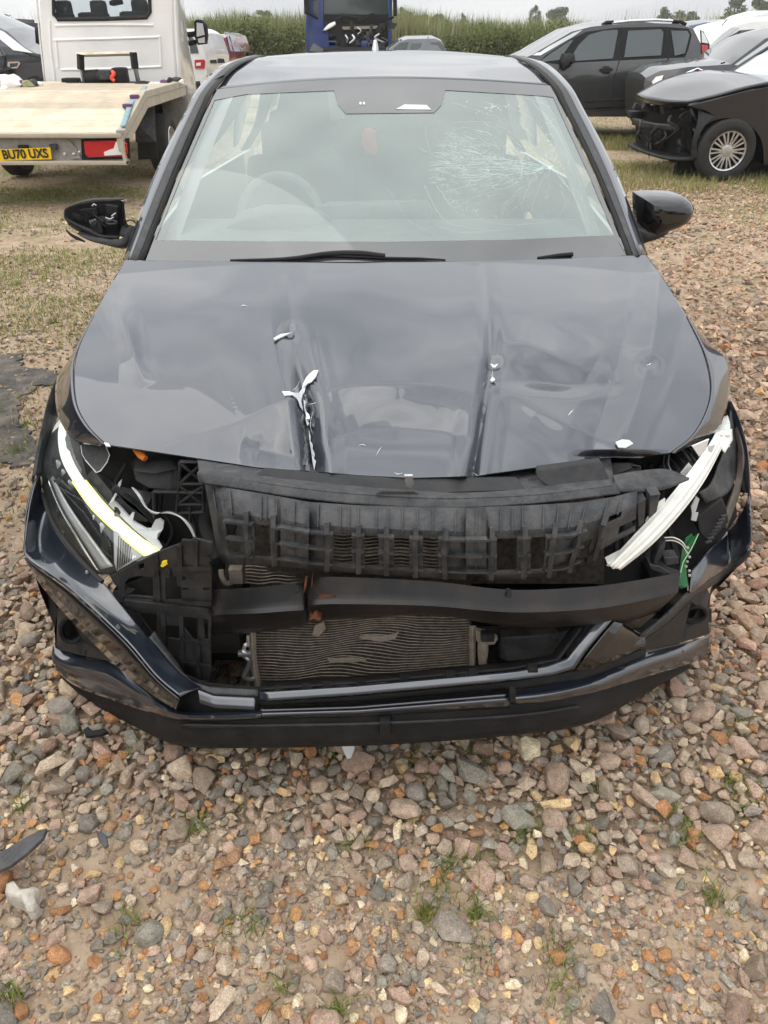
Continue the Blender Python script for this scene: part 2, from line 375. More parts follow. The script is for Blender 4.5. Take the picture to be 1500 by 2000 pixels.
for (n, r0, r1, x0, x1_, y0, y1_) in ((700, .028, .042, -1.8, 1.8, -.75, 1.0), (9500, .017, .027, -1.8, 1.8, -.75, 1.0), (30000, .009, .019, -1.8, 1.8, -.75, 1.0),
        (1300, .026, .042, .75, 2.6, .5, 3.2), (6000, .017, .027, .75, 2.6, .5, 3.2), (11000, .010, .018, .75, 2.6, .5, 3.2), (9000, .016, .038, 1.0, 5.2, 3.0, 8.6), (9000, .011, .022, 1.0, 5.2, 3.0, 8.0),
        (2600, .010, .028, -2.6, -.8, .8, 3.5), (3600, .012, .032, -4.6, -1.0, 3.0, 8)):
    for _ in range(n):
        r = r0+(r1-r0)*rng.random()**1.8; x = rng.uniform(x0, x1_); y = rng.uniform(y0, y1_)
        d = dense(x, y)
        if r < .018: d = .22+.78*d
        if rng.random() > d or not inframe(x, y, 420): continue
        if abs(x) < .55 and y > .75: continue
        if try_put(x, y, r, .58): stones.append((x, y, r))
def place(x, y, r, z=None, tilt=.5, sub=2):
    a = rng.uniform(0, 2*math.pi); ca, sa = math.cos(a), math.sin(a)
    Rz = np.array([[ca, -sa, 0], [sa, ca, 0], [0, 0, 1]]); b_, c_ = rng.normal(size=2)*tilt*.5
    Rx = np.array([[1, 0, 0], [0, math.cos(b_), -math.sin(b_)], [0, math.sin(b_), math.cos(b_)]]); Ry = np.array([[math.cos(c_), 0, math.sin(c_)], [0, 1, 0], [-math.sin(c_), 0, math.cos(c_)]])
    return Rz@Rx@Ry
stones.sort(key=lambda s: -s[2]/np.linalg.norm(np.array((s[0], s[1], -CH))+np.array((0, CD, 0))))
SM = []
for i, (v, f) in enumerate(RK3):
    m = bpy.data.meshes.new('stone'); m.from_pydata([tuple(map(float, q)) for q in v], [], [tuple(map(int, q)) for q in f]); m.materials.append(M_st1)
    m.shade_smooth(); m.set_sharp_from_angle(angle=R(24)); SM.append(m)
nbig = 0; bulk = []
for (x, y, r) in stones:
    px, py = proj((x, y, 0))
    if nbig < 300 and 0 < px < 1500 and py < 2000 and not (120 < px < 1330 and py < 1400) and not (60 < px < 1450 and py < 1200):
        o = bpy.data.objects.new('stone', SM[rng.integers(len(SM))]); link(o, ground)
        M3 = place(x, y, r); sc = r*rng.uniform(.95, 1.15)
        o.matrix_world = Matrix.Translation((x, y, float(gz(x, y))+lift(x, y)+r*rng.uniform(.25, .5))) @ Matrix(M3.tolist()).to_4x4() @ Matrix.Scale(sc, 4)
        o.color = (*col_for(r, y, x), 1); nbig += 1
    else: bulk.append((x, y, r))
for _ in range(56000):                              # small pebbles
    x, y = rng.uniform(-1.2, 1.2), rng.uniform(-.6, .75)
    if inframe(x, y, 120) and rng.random() < (.05+1.0*vnoise(x, y, .12, 9)**1.5)*(1.15-.85*min(1, dense(x, y))): bulk.append((x, y, .003+.0095*rng.random()**1.9))
for _ in range(15000):
    x, y = rng.uniform(-3.2, -.9), rng.uniform(.7, 5)
    if inframe(x, y, 5): bulk.append((x, y, .004+.012*rng.random()**2.5))
for _ in range(9000):                               # lower layer showing in the gaps
    x, y = rng.uniform(-1.2, 1.6), rng.uniform(-.4, 1.4)
    if inframe(x, y, 5) and dense(x, y) > .75: bulk.append((x, y, .0087*rng.uniform(.7, 1.)))
def joined(name, items, mat_):
    V, Fc, Cc, nv = [], [], [], 0
    for (x, y, r) in items:
        dist = math.hypot(x, y+CD)
        lib = RK3 if (r > .017 and dist < 2.0) else (RK2 if dist < 3.2 and r > .006 else RK1)
        v, f = lib[rng.integers(len(lib))]; w = (v@place(x, y, r).T)*r*rng.uniform(.9, 1.15)
        w = w+np.array((x, y, float(gz(x, y))+(lift(x, y) if r > .0088 else 0)+r*rng.uniform(.1, .45)))
        V.append(w); Fc.append(f+nv); nv += len(w); Cc.append(np.tile(np.append(col_for(r, y, x), 1), (len(w), 1)))
    V = np.concatenate(V).astype(np.float32); Fc = np.concatenate(Fc).astype(np.int32); Cc = np.concatenate(Cc).astype(np.float32)
    m = bpy.data.meshes.new(name); m.vertices.add(len(V)); m.loops.add(len(Fc)*3); m.polygons.add(len(Fc))
    m.vertices.foreach_set('co', V.ravel()); m.loops.foreach_set('vertex_index', Fc.ravel())
    m.polygons.foreach_set('loop_start', np.arange(0, len(Fc)*3, 3, dtype=np.int32)); m.update(calc_edges=True)
    a = m.color_attributes.new('col', 'FLOAT_COLOR', 'POINT'); a.data.foreach_set('color', Cc.ravel())
    m.materials.append(mat_); m.shade_flat() if hasattr(m, 'shade_flat') else None
    o = bpy.data.objects.new(name, m); link(o, ground); tag(o, kind='stuff'); return o
joined('gravel', bulk, M_st2)

def blades(name, roots, hfun, wfun, cols, lean=.5, label=None, parent=None, seg=2, rr=None):
    """bunch of grass blades: roots (n,3)"""
    rr = rr or rng
    n = len(roots); a = rr.uniform(0, 2*math.pi, n); h = hfun(n); w = wfun(n); ln = np.abs(rr.normal(size=n))*lean
    d = np.stack([np.cos(a), np.sin(a), np.zeros(n)], 1); b2 = rr.uniform(0, 2*math.pi, n); s = np.stack([np.cos(b2), np.sin(b2), np.zeros(n)], 1)*w[:, None]
    up = np.array((0, 0, 1.)); mid = roots+up*(h*.6)[:, None]+d*(h*ln*.3)[:, None]; tip = roots+up*h[:, None]*(1-.25*ln)[:, None]+d*(h*ln)[:, None]
    V = np.stack([roots-s, roots+s, mid+s*.8, mid-s*.8, tip], 1).reshape(-1, 3)
    k = np.arange(n)*5; Q = np.stack([k, k+1, k+2, k+3], 1); T3 = np.stack([k+3, k+2, k+4], 1)
    m = bpy.data.meshes.new(name); m.vertices.add(n*5); m.loops.add(n*7); m.polygons.add(n*2)
    m.vertices.foreach_set('co', V.astype(np.float32).ravel())
    m.loops.foreach_set('vertex_index', np.concatenate([Q, T3], 1).astype(np.int32).ravel())
    ls = np.stack([np.arange(n)*7, np.arange(n)*7+4], 1); m.polygons.foreach_set('loop_start', ls.astype(np.int32).ravel()); m.update(calc_edges=True)
    c = cols(n); at = m.color_attributes.new('col', 'FLOAT_COLOR', 'POINT'); at.data.foreach_set('color', np.repeat(np.concatenate([c, np.ones((n, 1))], 1), 5, 0).astype(np.float32).ravel())
    m.materials.append(M_leafv); o = bpy.data.objects.new(name, m); link(o, parent); return o
M_leafv = bpy.data.materials.new('leaf'); M_leafv.use_nodes = True; t = M_leafv.node_tree; b = t.nodes['Principled BSDF']
av = N(t, 'ShaderNodeAttribute', _attribute_name='col'); t.links.new(av.outputs['Color'], b.inputs['Base Color']); b.inputs['Roughness'].default_value = .7
b.inputs['Specular IOR Level'].default_value = .15; 
tl = N(t, 'ShaderNodeBsdfTranslucent'); t.links.new(av.outputs['Color'], tl.inputs[0]); ms = N(t, 'ShaderNodeMixShader'); ms.inputs[0].default_value = .3
t.links.new(b.outputs[0], ms.inputs[1]); t.links.new(tl.outputs[0], ms.inputs[2]); t.links.new(ms.outputs[0], t.nodes['Material Output'].inputs[0])
def gcols(lo, hi):
    lo, hi = np.array(lo), np.array(hi)
    return lambda n: lo+(hi-lo)*rng.random((n, 1))+rng.normal(size=(n, 3))*.008*np.array((1, 1, .4)) .clip(0)
def scatter_tufts(spots, per, spread):
    P = []
    for (x, y) in spots:
        k = max(3, int(per*rng.uniform(.4, 1.3))); q = rng.normal(size=(k, 2))*spread*rng.uniform(.5, 1.2)+np.array((x, y))
        P.append(np.column_stack([q, gz(q[:, 0], q[:, 1])]))
    return np.concatenate(P)
near_px = [(490, 1468), (640, 1490), (400, 1515), (235, 1500), (735, 1570), (790, 1610), (455, 1590), (390, 1610), (1160, 1640), (1140, 1660), (930, 1690), (925, 1785), (870, 1700), (1390, 1750), (820, 1790),
   (1090, 1860), (1095, 1930), (550, 1925), (640, 1970), (250, 1810), (1180, 1560), (1430, 1580), (1350, 1640), (1440, 1540), (940, 1870), (870, 1770), (1020, 1640), (30, 1460), (20, 1950), (45, 1580), (1330, 1270), (1440, 1430), (60, 830), (40, 890), (1010, 1630), (825, 1500), (930, 1480), (700, 1660), (1310, 1600), (480, 1810), (120, 745), (30, 560), (100, 630)]
rp_ = [UZ(px+rng.normal()*6, py+rng.normal()*6, 0)[:2] for px, py in near_px]
g1 = blades('grass', scatter_tufts(rp_, 58, .019), lambda n: rng.uniform(.015, .055, n), lambda n: rng.uniform(.0006, .0016, n), gcols((.09, .15, .02), (.30, .34, .10)), 1.0, parent=ground)
tag(g1, kind='stuff', label='small tufts of grass between the stones')
def patch(x0, x1_, y0, y1_, n, thr, seed, s=.8):
    x, y = rng.uniform(x0, x1_, n), rng.uniform(y0, y1_, n); k = vnoise(x, y, s, seed)*.7+vnoise(x, y, s*.22, seed+1)*.3 > thr-.03+rng.normal(size=n)*.10
    return np.column_stack([x[k], y[k], gz(x[k], y[k])])
rt = np.concatenate([patch(-4.6, -.9, 1.2, 9.5, 90000, .52, 21, .7), patch(1.2, 6.5, 5.0, 13.5, 46000, .52, 23, .9), patch(-9, -2, 8, 16, 30000, .45, 25), patch(-1, 9, 11, 20, 40000, .4, 26)])
g2 = blades('grass', rt, lambda n: rng.uniform(.008, .042, n), lambda n: rng.uniform(.0015, .004, n), gcols((.12, .16, .03), (.38, .37, .14)), .9, parent=ground)
tag(g2, kind='stuff', label='thin patchy yellow green grass across the yard')
rt = np.concatenate([patch(1.5, 5.2, 7.6, 9.6, 9000, .5, 31, .5), patch(2.5, 7, 11.2, 12.6, 12000, .4, 32, .5)])
g3 = blades('grass', rt, lambda n: rng.uniform(.03, .13, n), lambda n: rng.uniform(.002, .004, n), gcols((.12, .14, .035), (.42, .38, .18)), .5, parent=ground)
tag(g3, kind='stuff', label='longer grass growing under the parked cars')

# ================= the damaged hatchback =================
CAR = thing('damaged_hatchback', 'dark navy hatchback with crushed front end, buckled bonnet and cracked windscreen', 'car', (0, 1.95, 0))
UFREE = U
def U(px, py, Y):
    """point of the car body on the pixel's ray, kept inside the car's real width"""
    P = UFREE(px, py, Y)
    if Y < 1.3:
        cap = .862+.035*Y
        if abs(P[0]) > cap: d = ray(px, py); P = C0+d*(cap/abs(d[0]))
    return P
def hitv(PX, PY, g, t0=.4, t1=6., it=34):
    PX = np.asarray(PX, float); PY = np.asarray(PY, float)
    D = np.stack([(PX-750)/FOC, UPV[1]*(1000-PY)/FOC+FW[1], UPV[2]*(1000-PY)/FOC+FW[2]], -1)
    a = np.full(PX.shape, t0); b_ = np.full(PX.shape, t1); sa = g(C0+D*a[..., None]) > 0
    for _ in range(it):
        m = (a+b_)/2; s = (g(C0+D*m[..., None]) > 0) == sa
        a = np.where(s, m, a); b_ = np.where(s, b_, m)
    return C0+D*((a+b_)/2)[..., None]
def pld(PX, PY, poly):
    """distance to a pixel polyline, side sign and parameter 0..1"""
    best = np.full(PX.shape, 1e9); sg = np.zeros(PX.shape); tt = np.zeros(PX.shape); n = len(poly)-1
    for i in range(n):
        (x0, y0), (x1_, y1_) = poly[i][:2], poly[i+1][:2]; dx, dy = x1_-x0, y1_-y0; l2 = dx*dx+dy*dy
        k = np.clip(((PX-x0)*dx+(PY-y0)*dy)/l2, 0, 1); d = np.hypot(PX-x0-k*dx, PY-y0-k*dy)
        m = d < best; best = np.where(m, d, best); sg = np.where(m, np.sign(dx*(PY-y0)-dy*(PX-x0)), sg); tt = np.where(m, (i+k)/n, tt)
    return np.sqrt(best**2+9)-3, np.tanh(sg*best/14.), tt
# ---- bonnet ----
def hb(P):
    x, Y = P[..., 0], P[..., 1]; s = (Y-.22)/.88; sc = np.clip(s, -.3, 1.2)
    return .772+.205*sc+.036*np.sin(math.pi*np.clip(s, 0, 1))-.075*(x/.78)**2*np.clip(.5+.6*(1-s), .4, 1.2)
C1 = [(562, 515), (565, 600), (569, 660), (585, 730), (598, 790), (604, 850), (613, 922)]
C2 = [(948, 505), (955, 600), (958, 700), (950, 770), (938, 840), (922, 932)]
C3 = [(965, 742), (1040, 746), (1110, 752), (1192, 750)]
C4 = [(972, 668), (1030, 672), (1090, 695), (1150, 730)]
C5 = [(1287, 530), (1282, 620), (1272, 690), (1245, 790), (1215, 872)]
C6 = [(222, 555), (240, 620), (262, 700), (285, 760)]
C7 = [(600, 768), (540, 788), (470, 822), (390, 848)]
C8 = [(655, 785), (720, 795), (800, 800), (930, 770)]
C9 = [(960, 745), (1050, 800), (1150, 850), (1215, 868)]
C10 = [(640, 858), (700, 842), (780, 836), (860, 842), (925, 858)]
C11 = [(640, 764), (700, 752), (780, 748), (860, 752), (935, 764)]
C12 = [(470, 868), (520, 880), (575, 892), (606, 905)]
def tent(d, l): return np.clip(1-d/(l*1.25), 0, 1)**1.7
def dent(PX, PY):
    """buckled sheet metal: flat facets meeting in creases"""
    z = np.zeros(PX.shape); E = np.exp; sm = lambda s, lo, hi: lo+(hi-lo)*(.5+.5*s)
    d, s, t_ = pld(PX, PY, C1); w = np.clip((t_-.2)*1.6, 0.05, 1); z += w*(-.017*tent(d, 20)+.006*tent(np.abs(d-32), 30))
    d, s, t_ = pld(PX, PY, C2); w = .12+.95*t_**1.8; z += w*(-.009*tent(d, 11)+.004*tent(np.abs(d-22), 24)) + w*(.0015+.0055*s)*E(-d/45)*np.clip(d/8, 0, 1)
    d, s, t_ = pld(PX, PY, C7); e = np.clip(1.1-t_, 0, 1)*np.clip(t_*5, 0, 1); z += e*.015*tent(d, sm(s, 58, 120))
    d, s, t_ = pld(PX, PY, C12); z += -.008*tent(d, 36)*np.clip(t_*4, 0, 1)
    d, s, t_ = pld(PX, PY, C11); e = np.sin(math.pi*np.clip(t_, 0, 1))**.5; z += e*.009*tent(d, sm(s, 130, 60))
    d, s, t_ = pld(PX, PY, C10); e = np.sin(math.pi*np.clip(t_, 0, 1))**.5; z += -e*.008*tent(d, 44)
    d, s, t_ = pld(PX, PY, C3); e = np.sin(math.pi*np.clip(t_, 0, 1))**.6; z += -e*.009*tent(d, sm(s, 42, 22))
    d, s, t_ = pld(PX, PY, C4); z += .008*tent(d, 44)*np.sin(math.pi*np.clip(t_, 0, 1))**.7
    d, s, t_ = pld(PX, PY, C9); z += .009*tent(d, 60)*np.sin(math.pi*np.clip(t_, 0, 1))**.6
    d, s, t_ = pld(PX, PY, C5); z += .006*tent(d, 42)-.004*tent(np.abs(d-55), 45)*np.clip(s, 0, 1)*t_
    d, s, t_ = pld(PX, PY, C6); z += .007*tent(d, 34)*np.sin(math.pi*np.clip(t_, 0, .98))
    z -= .013*np.clip((PY-877)/15, 0, 1)**1.5*np.clip((PX-1110)/60, 0, 1)*np.clip((1320-PX)/60, 0, 1)
    for (cx_, cy_, a_) in ((566, 655, -.006), (964, 718, -.006), (962, 745, -.006), (1267, 712, -.006), (1190, 750, -.004)):
        z += a_*tent(np.hypot(PX-cx_, PY-cy_), 26)
    z += .004*(vnoise(PX, PY, 210, 41)-.5)+.0012*(vnoise(PX, PY, 70, 42)-.5)
    return 1.85*z*np.clip((PY-505)/30, 0, 1)
def BN(PX, PY, off=0.):
    PX = np.asarray(PX, float); PY = np.asarray(PY, float); dz = dent(PX, PY)+off
    return hitv(PX, PY, lambda P: P[..., 2]-hb(P)-dz)
NU, NV = 400, 250
rear = even(cr([(245, 508), (300, 509), (500, 511), (750, 511), (948, 509), (1130, 503), (1262, 497)], 60), NU)
front = even([(207, 868), (300, 882), (400, 897), (500, 912), (613, 921), (700, 928), (800, 933), (905, 930), (922, 934), (938, 928), (1010, 918), (1100, 906), (1135, 898), (1200, 893), (1250, 894), (1310, 884)], NU)
Lin = even(cr([(245, 508), (222, 545), (195, 595), (168, 643), (150, 690), (144, 735), (150, 790), (172, 832), (207, 868)], 60), NV)
Rin = even(cr([(1262, 497), (1290, 535), (1325, 590), (1352, 640), (1375, 690), (1388, 750), (1380, 800), (1352, 850), (1310, 884)], 60), NV)
u = np.linspace(0, 1, NU)[None, :, None]; v_ = np.linspace(0, 1, NV)[:, None, None]
PXY = (1-v_)*rear[None]+v_*front[None]+(1-u)*Lin[:, None]+u*Rin[:, None]-((1-u)*(1-v_)*rear[0]+u*(1-v_)*rear[-1]+(1-u)*v_*front[0]+u*v_*front[-1])
BG = BN(PXY[..., 0], PXY[..., 1])
bonnet = gridmesh('bonnet', BG, M_navy, CAR, flip=True, ang=50, solid=.004)
def flank(inner, outer, drop):
    inner = even(cr(inner, 60), 60); outer = even(cr(outer, 60), 60); rows = []
    for k in np.linspace(0, 1, 9):
        q = inner*(1-k)+outer*k; rows.append(BN(q[:, 0], q[:, 1], -drop*k**1.2*np.sin(math.pi*np.linspace(0, 1, 60))**.5-.0005))
    return np.array(rows)
FL = flank([(185, 614), (150, 690), (144, 735), (150, 790), (172, 832), (206, 868)], [(185, 614), (140, 700), (114, 742), (112, 790), (122, 825), (150, 860), (204, 869)], .075)
FR = flank([(1340, 617), (1375, 690), (1388, 750), (1380, 800), (1352, 850), (1311, 884)], [(1340, 617), (1385, 675), (1420, 705), (1421, 770), (1410, 815), (1393, 845), (1313, 886)], .05)
gridmesh('bonnet_flank', FL, M_navy, CAR, solid=.004); gridmesh('bonnet_flank', FR, M_navy, CAR, flip=True, solid=.004)
def tear(poly, off=.004):
    a = np.array(poly, float); P3 = BN(a[:, 0], a[:, 1], off); P3[:, 2] += rng.uniform(0, .005, len(a))
    panel('torn_metal', list(P3), M_primer, bonnet, Y='3d', push=(0, .001, -.003), smooth=False)
tear([(534, 664), (548, 655), (562, 651), (570, 650), (556, 657), (538, 667)])
tear([(622, 724), (613, 726), (604, 731), (597, 740), (592, 752), (590, 762), (584, 767), (575, 770), (566, 768), (551, 768), (556, 773), (571, 773), (579, 777), (583, 786), (586, 796), (592, 803), (590, 792), (588, 782), (591, 772), (595, 766), (597, 757), (602, 750), (609, 748), (611, 742), (616, 741), (618, 733)])
tear([(593, 783), (598, 785), (597, 790), (596, 797), (599, 806), (604, 812), (606, 819), (601, 822), (604, 827), (600, 834), (597, 822), (598, 812), (594, 800)])
tear([(603, 842), (607, 856), (606, 862), (611, 872), (611, 880), (615, 888), (613, 896), (617, 900), (614, 920), (611, 905), (609, 890), (606, 870)])
tear([(957, 713), (966, 716), (973, 713), (967, 719), (962, 718)]); tear([(957, 743), (962, 739), (967, 745), (961, 748)])
tear([(1202, 866), (1214, 862), (1228, 863), (1236, 869), (1222, 877), (1208, 877)])
tear([(203, 866), (212, 868), (216, 872), (208, 873)])

def scratch(pts, w=1.2):
    a = cr(np.array(pts, float), 12); n = np.gradient(a, axis=0); n = np.stack([-n[:, 1], n[:, 0]], 1); n /= np.linalg.norm(n, axis=1)[:, None]+1e-9
    ww = (w*np.sin(np.linspace(.1, 3.0, 12))*rng.uniform(.5, 1.2, 12))[:, None]; A, B_ = a+n*ww, a-n*ww
    gridmesh('scratch', np.stack([BN(A[:, 0], A[:, 1], .0015), BN(B_[:, 0], B_[:, 1], .0015)]), M_primer, bonnet, smooth=False)
for q in ([(612, 800), (606, 830), (612, 850)], [(586, 742), (580, 755), (570, 764)], [(600, 790), (612, 788), (618, 786)], [(962, 722), (961, 734), (959, 742)], [(924, 922), (928, 926), (934, 929)], [(1262, 714), (1268, 712), (1272, 709)], [(770, 922), (776, 926), (786, 924)], [(735, 890), (740, 880), (746, 872)], [(1110, 812), (1114, 806), (1120, 800)], [(470, 598), (476, 596), (482, 598)], [(700, 870), (708, 868), (716, 871)]): scratch(q, rng.uniform(.35, .7))
# ---- windscreen ----
ZB, ZT = .955, 1.392
def yws(P):
    x, Z = P[..., 0], P[..., 2]; k = (Z-ZB)/(ZT-ZB)
    return 1.09+.83*k-.10*np.clip(k, 0, 1)*(1-np.clip(k, 0, 1))+.20*(x*(1+.25*k))**2
def WS(px, py, off=0.): return hitv(px, py, lambda P: yws(P)+off-P[..., 1])
def wsgrid(L_, R_, T_, B_, n=30, m=24, off=0.):
    L_, R_, T_, B_ = even(L_, m), even(R_, m), even(T_, n), even(B_, n)
    u = np.linspace(0, 1, n)[None, :, None]; v = np.linspace(0, 1, m)[:, None, None]
    Q = (1-v)*T_[None]+v*B_[None]+(1-u)*L_[:, None]+u*R_[:, None]-((1-u)*(1-v)*T_[0]+u*(1-v)*T_[-1]+(1-u)*v*B_[0]+u*v*B_[-1])
    return WS(Q[..., 0], Q[..., 1], off)
WL = [(425, 174), (400, 222), (345, 350), (282, 516)]; WR = [(1074, 167), (1100, 215), (1160, 340), (1226, 506)]
WT = cr([(425, 174), (580, 159), (750, 153), (920, 157), (1074, 167)], 30); WB = cr([(282, 516), (500, 520), (750, 522), (1000, 518), (1226, 506)], 30)
screen = gridmesh('windscreen', wsgrid(WL, WR, WT, WB), M_tint, CAR, flip=True)
def frit(L_, R_, T_, B_): gridmesh('enamel_band', wsgrid(L_, R_, T_, B_, off=-.004), M_frit, screen, flip=True)
ft = [(412, 197), (480, 184), (645, 177), (750, 176), (872, 176), (1060, 187), (1088, 191)]; fb = [(303, 469), (500, 471), (750, 472), (1000, 468), (1200, 459)]
frit([WL[0], ft[0]], [WR[0], ft[-1]], WT, ft); frit([fb[0], WL[-1]], [fb[-1], WR[-1]], fb, WB)
frit([(652, 175), (660, 205), (676, 222)], [(870, 174), (862, 205), (848, 220)], [(652, 175), (870, 174)], [(676, 222), (848, 220)])
frit([(413, 196), (345, 350), (284, 510)], [(420, 194), (352, 350), (304, 468)], [(413, 196), (420, 194)], [(284, 510), (304, 468)]); frit([(1080, 189), (1150, 340), (1200, 459)], [(1087, 190), (1160, 340), (1224, 500)], [(1080, 189), (1087, 190)], [(1200, 459), (1224, 500)])
# sensor cover details
panel('sensor_window', [tuple(q) for q in WS(np.array([773, 790, 833, 842]), np.array([213, 204, 205, 214]), -.007)], M_trans, screen, Y='3d', push=(0, .002, 0))
for cx_ in (704, 711): panel('sensor_dot', [tuple(q) for q in WS(np.array([cx_-2, cx_+2, cx_+2, cx_-2]), np.array([199, 199, 204, 204]), -.007)], M_trans, screen, Y='3d', push=(0, .002, 0))
# cracks: thin raised splinter lines in the laminated glass
bmc = bmesh.new()
def crackline(pts, w=.0007):
    a = np.array(pts, float); P3 = WS(a[:, 0], a[:, 1], -.0015); d = np.gradient(P3, axis=0); s = np.cross(d, (0, -.85, .5)); s /= np.linalg.norm(s, axis=1)[:, None]+1e-9
    ww = w*np.linspace(1, .35, len(a))[:, None]
    A = [bmc.verts.new(q) for q in P3+s*ww]; B = [bmc.verts.new(q) for q in P3-s*ww]
    for i in range(len(A)-1): bmc.faces.new((A[i], A[i+1], B[i+1], B[i]))
IX, IY = 1074, 328
for k in range(620):                                   # fan of fine splits leaving the impact point
    a = rng.uniform(0, 2*math.pi) if rng.random() < .2 else math.pi+rng.normal()*.30+.02
    lx = abs(math.cos(a)); rmax = 34+190*lx**1.6*(1 if math.cos(a) < 0 else .1)+55*abs(math.sin(a)); r0 = rmax*rng.random()**.8; r1 = min(rmax*1.05, r0+rng.uniform(6, 34))
    n = max(4, int((r1-r0)/4)); rr_ = np.linspace(r0, r1, n); jj = np.cumsum(rng.normal(size=n))*.012+rng.normal()*.03
    x = IX+rr_*np.cos(a+jj); y = IY+rr_*np.sin(a+jj)*.72-.0006*(rr_**2)*np.sin(a)*.4
    if ((y > 188) & (y < 456) & (x < 1110)).all(): crackline(np.column_stack([x, y]), rng.uniform(.00012, .00036))
for k in range(260):                                   # short cross splits
    a = math.pi+rng.normal()*.36; r = rng.uniform(12, 215); x, y = IX+r*math.cos(a), IY+r*math.sin(a)*.72
    l = rng.uniform(2, 6); b_ = a+math.pi/2+rng.normal()*.3
    if 190 < y < 455: crackline([(x-l*math.cos(b_), y-l*math.sin(b_)), (x+1, y), (x+l*math.cos(b_), y+l*math.sin(b_))], rng.uniform(.00015, .0004))
for k in range(40):
    a = rng.uniform(0, 6.28); r = rng.uniform(1, 9); crackline([(IX, IY), (IX+r*math.cos(a)*.5, IY+r*math.sin(a)*.4), (IX+r*math.cos(a), IY+r*math.sin(a)*.8)], rng.uniform(.0004, .001))
for (ax, ay, bx, by, cx_, cy_, w) in ((860, 372, 900, 420, 990, 440, .0007), (828, 362, 870, 430, 960, 452, .0009), (850, 360, 880, 400, 895, 402, .001), (758, 368, 800, 430, 865, 465, .0006), (822, 290, 850, 305, 890, 310, .0008), (985, 440, 1080, 430, 1110, 390, .0006),
        (880, 200, 930, 215, 985, 235, .0008), (1040, 200, 1090, 260, 1115, 330, .001), (1060, 215, 1120, 320, 1150, 440, .001), (1020, 188, 1075, 215, 1108, 290, .0008), (840, 300, 832, 250, 860, 235, .0006), (870, 270, 905, 250, 960, 262, .0006), (1080, 330, 1120, 380, 1152, 456, .0016), (900, 455, 1000, 445, 1090, 405, .0005), (880, 240, 960, 240, 1030, 280, .0006), (945, 200, 1010, 215, 1060, 250, .0006), (1066, 336, 1040, 400, 1046, 420, .0008), (1045, 340, 1020, 395, 1022, 410, .0006), (850, 440, 905, 455, 945, 448, .0005)):
    q = cr([(ax, ay), (bx, by), (cx_, cy_)], 14); crackline(q+rng.normal(size=q.shape)*.8, w*.3)
for k in range(60):                                    # crushed flakes at the top and along the pillar
    if k < 34: x, y = 968+rng.normal()*22, 212+rng.normal()*6-(0 if k % 3 else 4)
    else: s_ = rng.random(); x, y = 1055+75*s_+rng.normal()*6, 195+190*s_+rng.normal()*12
    l = rng.uniform(1.5, 6); a = rng.uniform(0, 3.14); crackline([(x, y), (x+l*math.cos(a)*.5, y+l*math.sin(a)*.4), (x+l*math.cos(a), y+l*math.sin(a)*.6)], rng.uniform(.0004, .0013))
ck = frombm('glass_cracks', bmc, M_crack, screen, smooth=False); tag(ck, kind='stuff', label='star shaped cracks spreading from the impact point')
# wipers
def wsp(l, off): a = np.array(l, float); return WS(a[:, 0], a[:, 1], off)
tube('wiper', wsp([(450, 509), (560, 506), (640, 496), (700, 495), (752, 500)], -.02), [.004, .006, .008, .009, .007], M_matte, CAR, smoothp=14)
tube('wiper', wsp([(640, 499), (752, 504), (820, 505), (870, 508)], -.014), [.004, .004, .003], M_matte, CAR)
tube('wiper', wsp([(1050, 504), (1090, 499), (1118, 497)], -.02), [.004, .006, .007], M_matte, CAR, smoothp=10)
loft('cowl_panel', [[(282, 560, 1.12), (500, 565, 1.06), (750, 565, 1.04), (1000, 560, 1.06), (1220, 550, 1.12)], [(282, 518, 1.2), (500, 512, 1.13), (750, 513, 1.1), (1000, 511, 1.13), (1220, 508, 1.2)]], M_matte, CAR, nv=3)

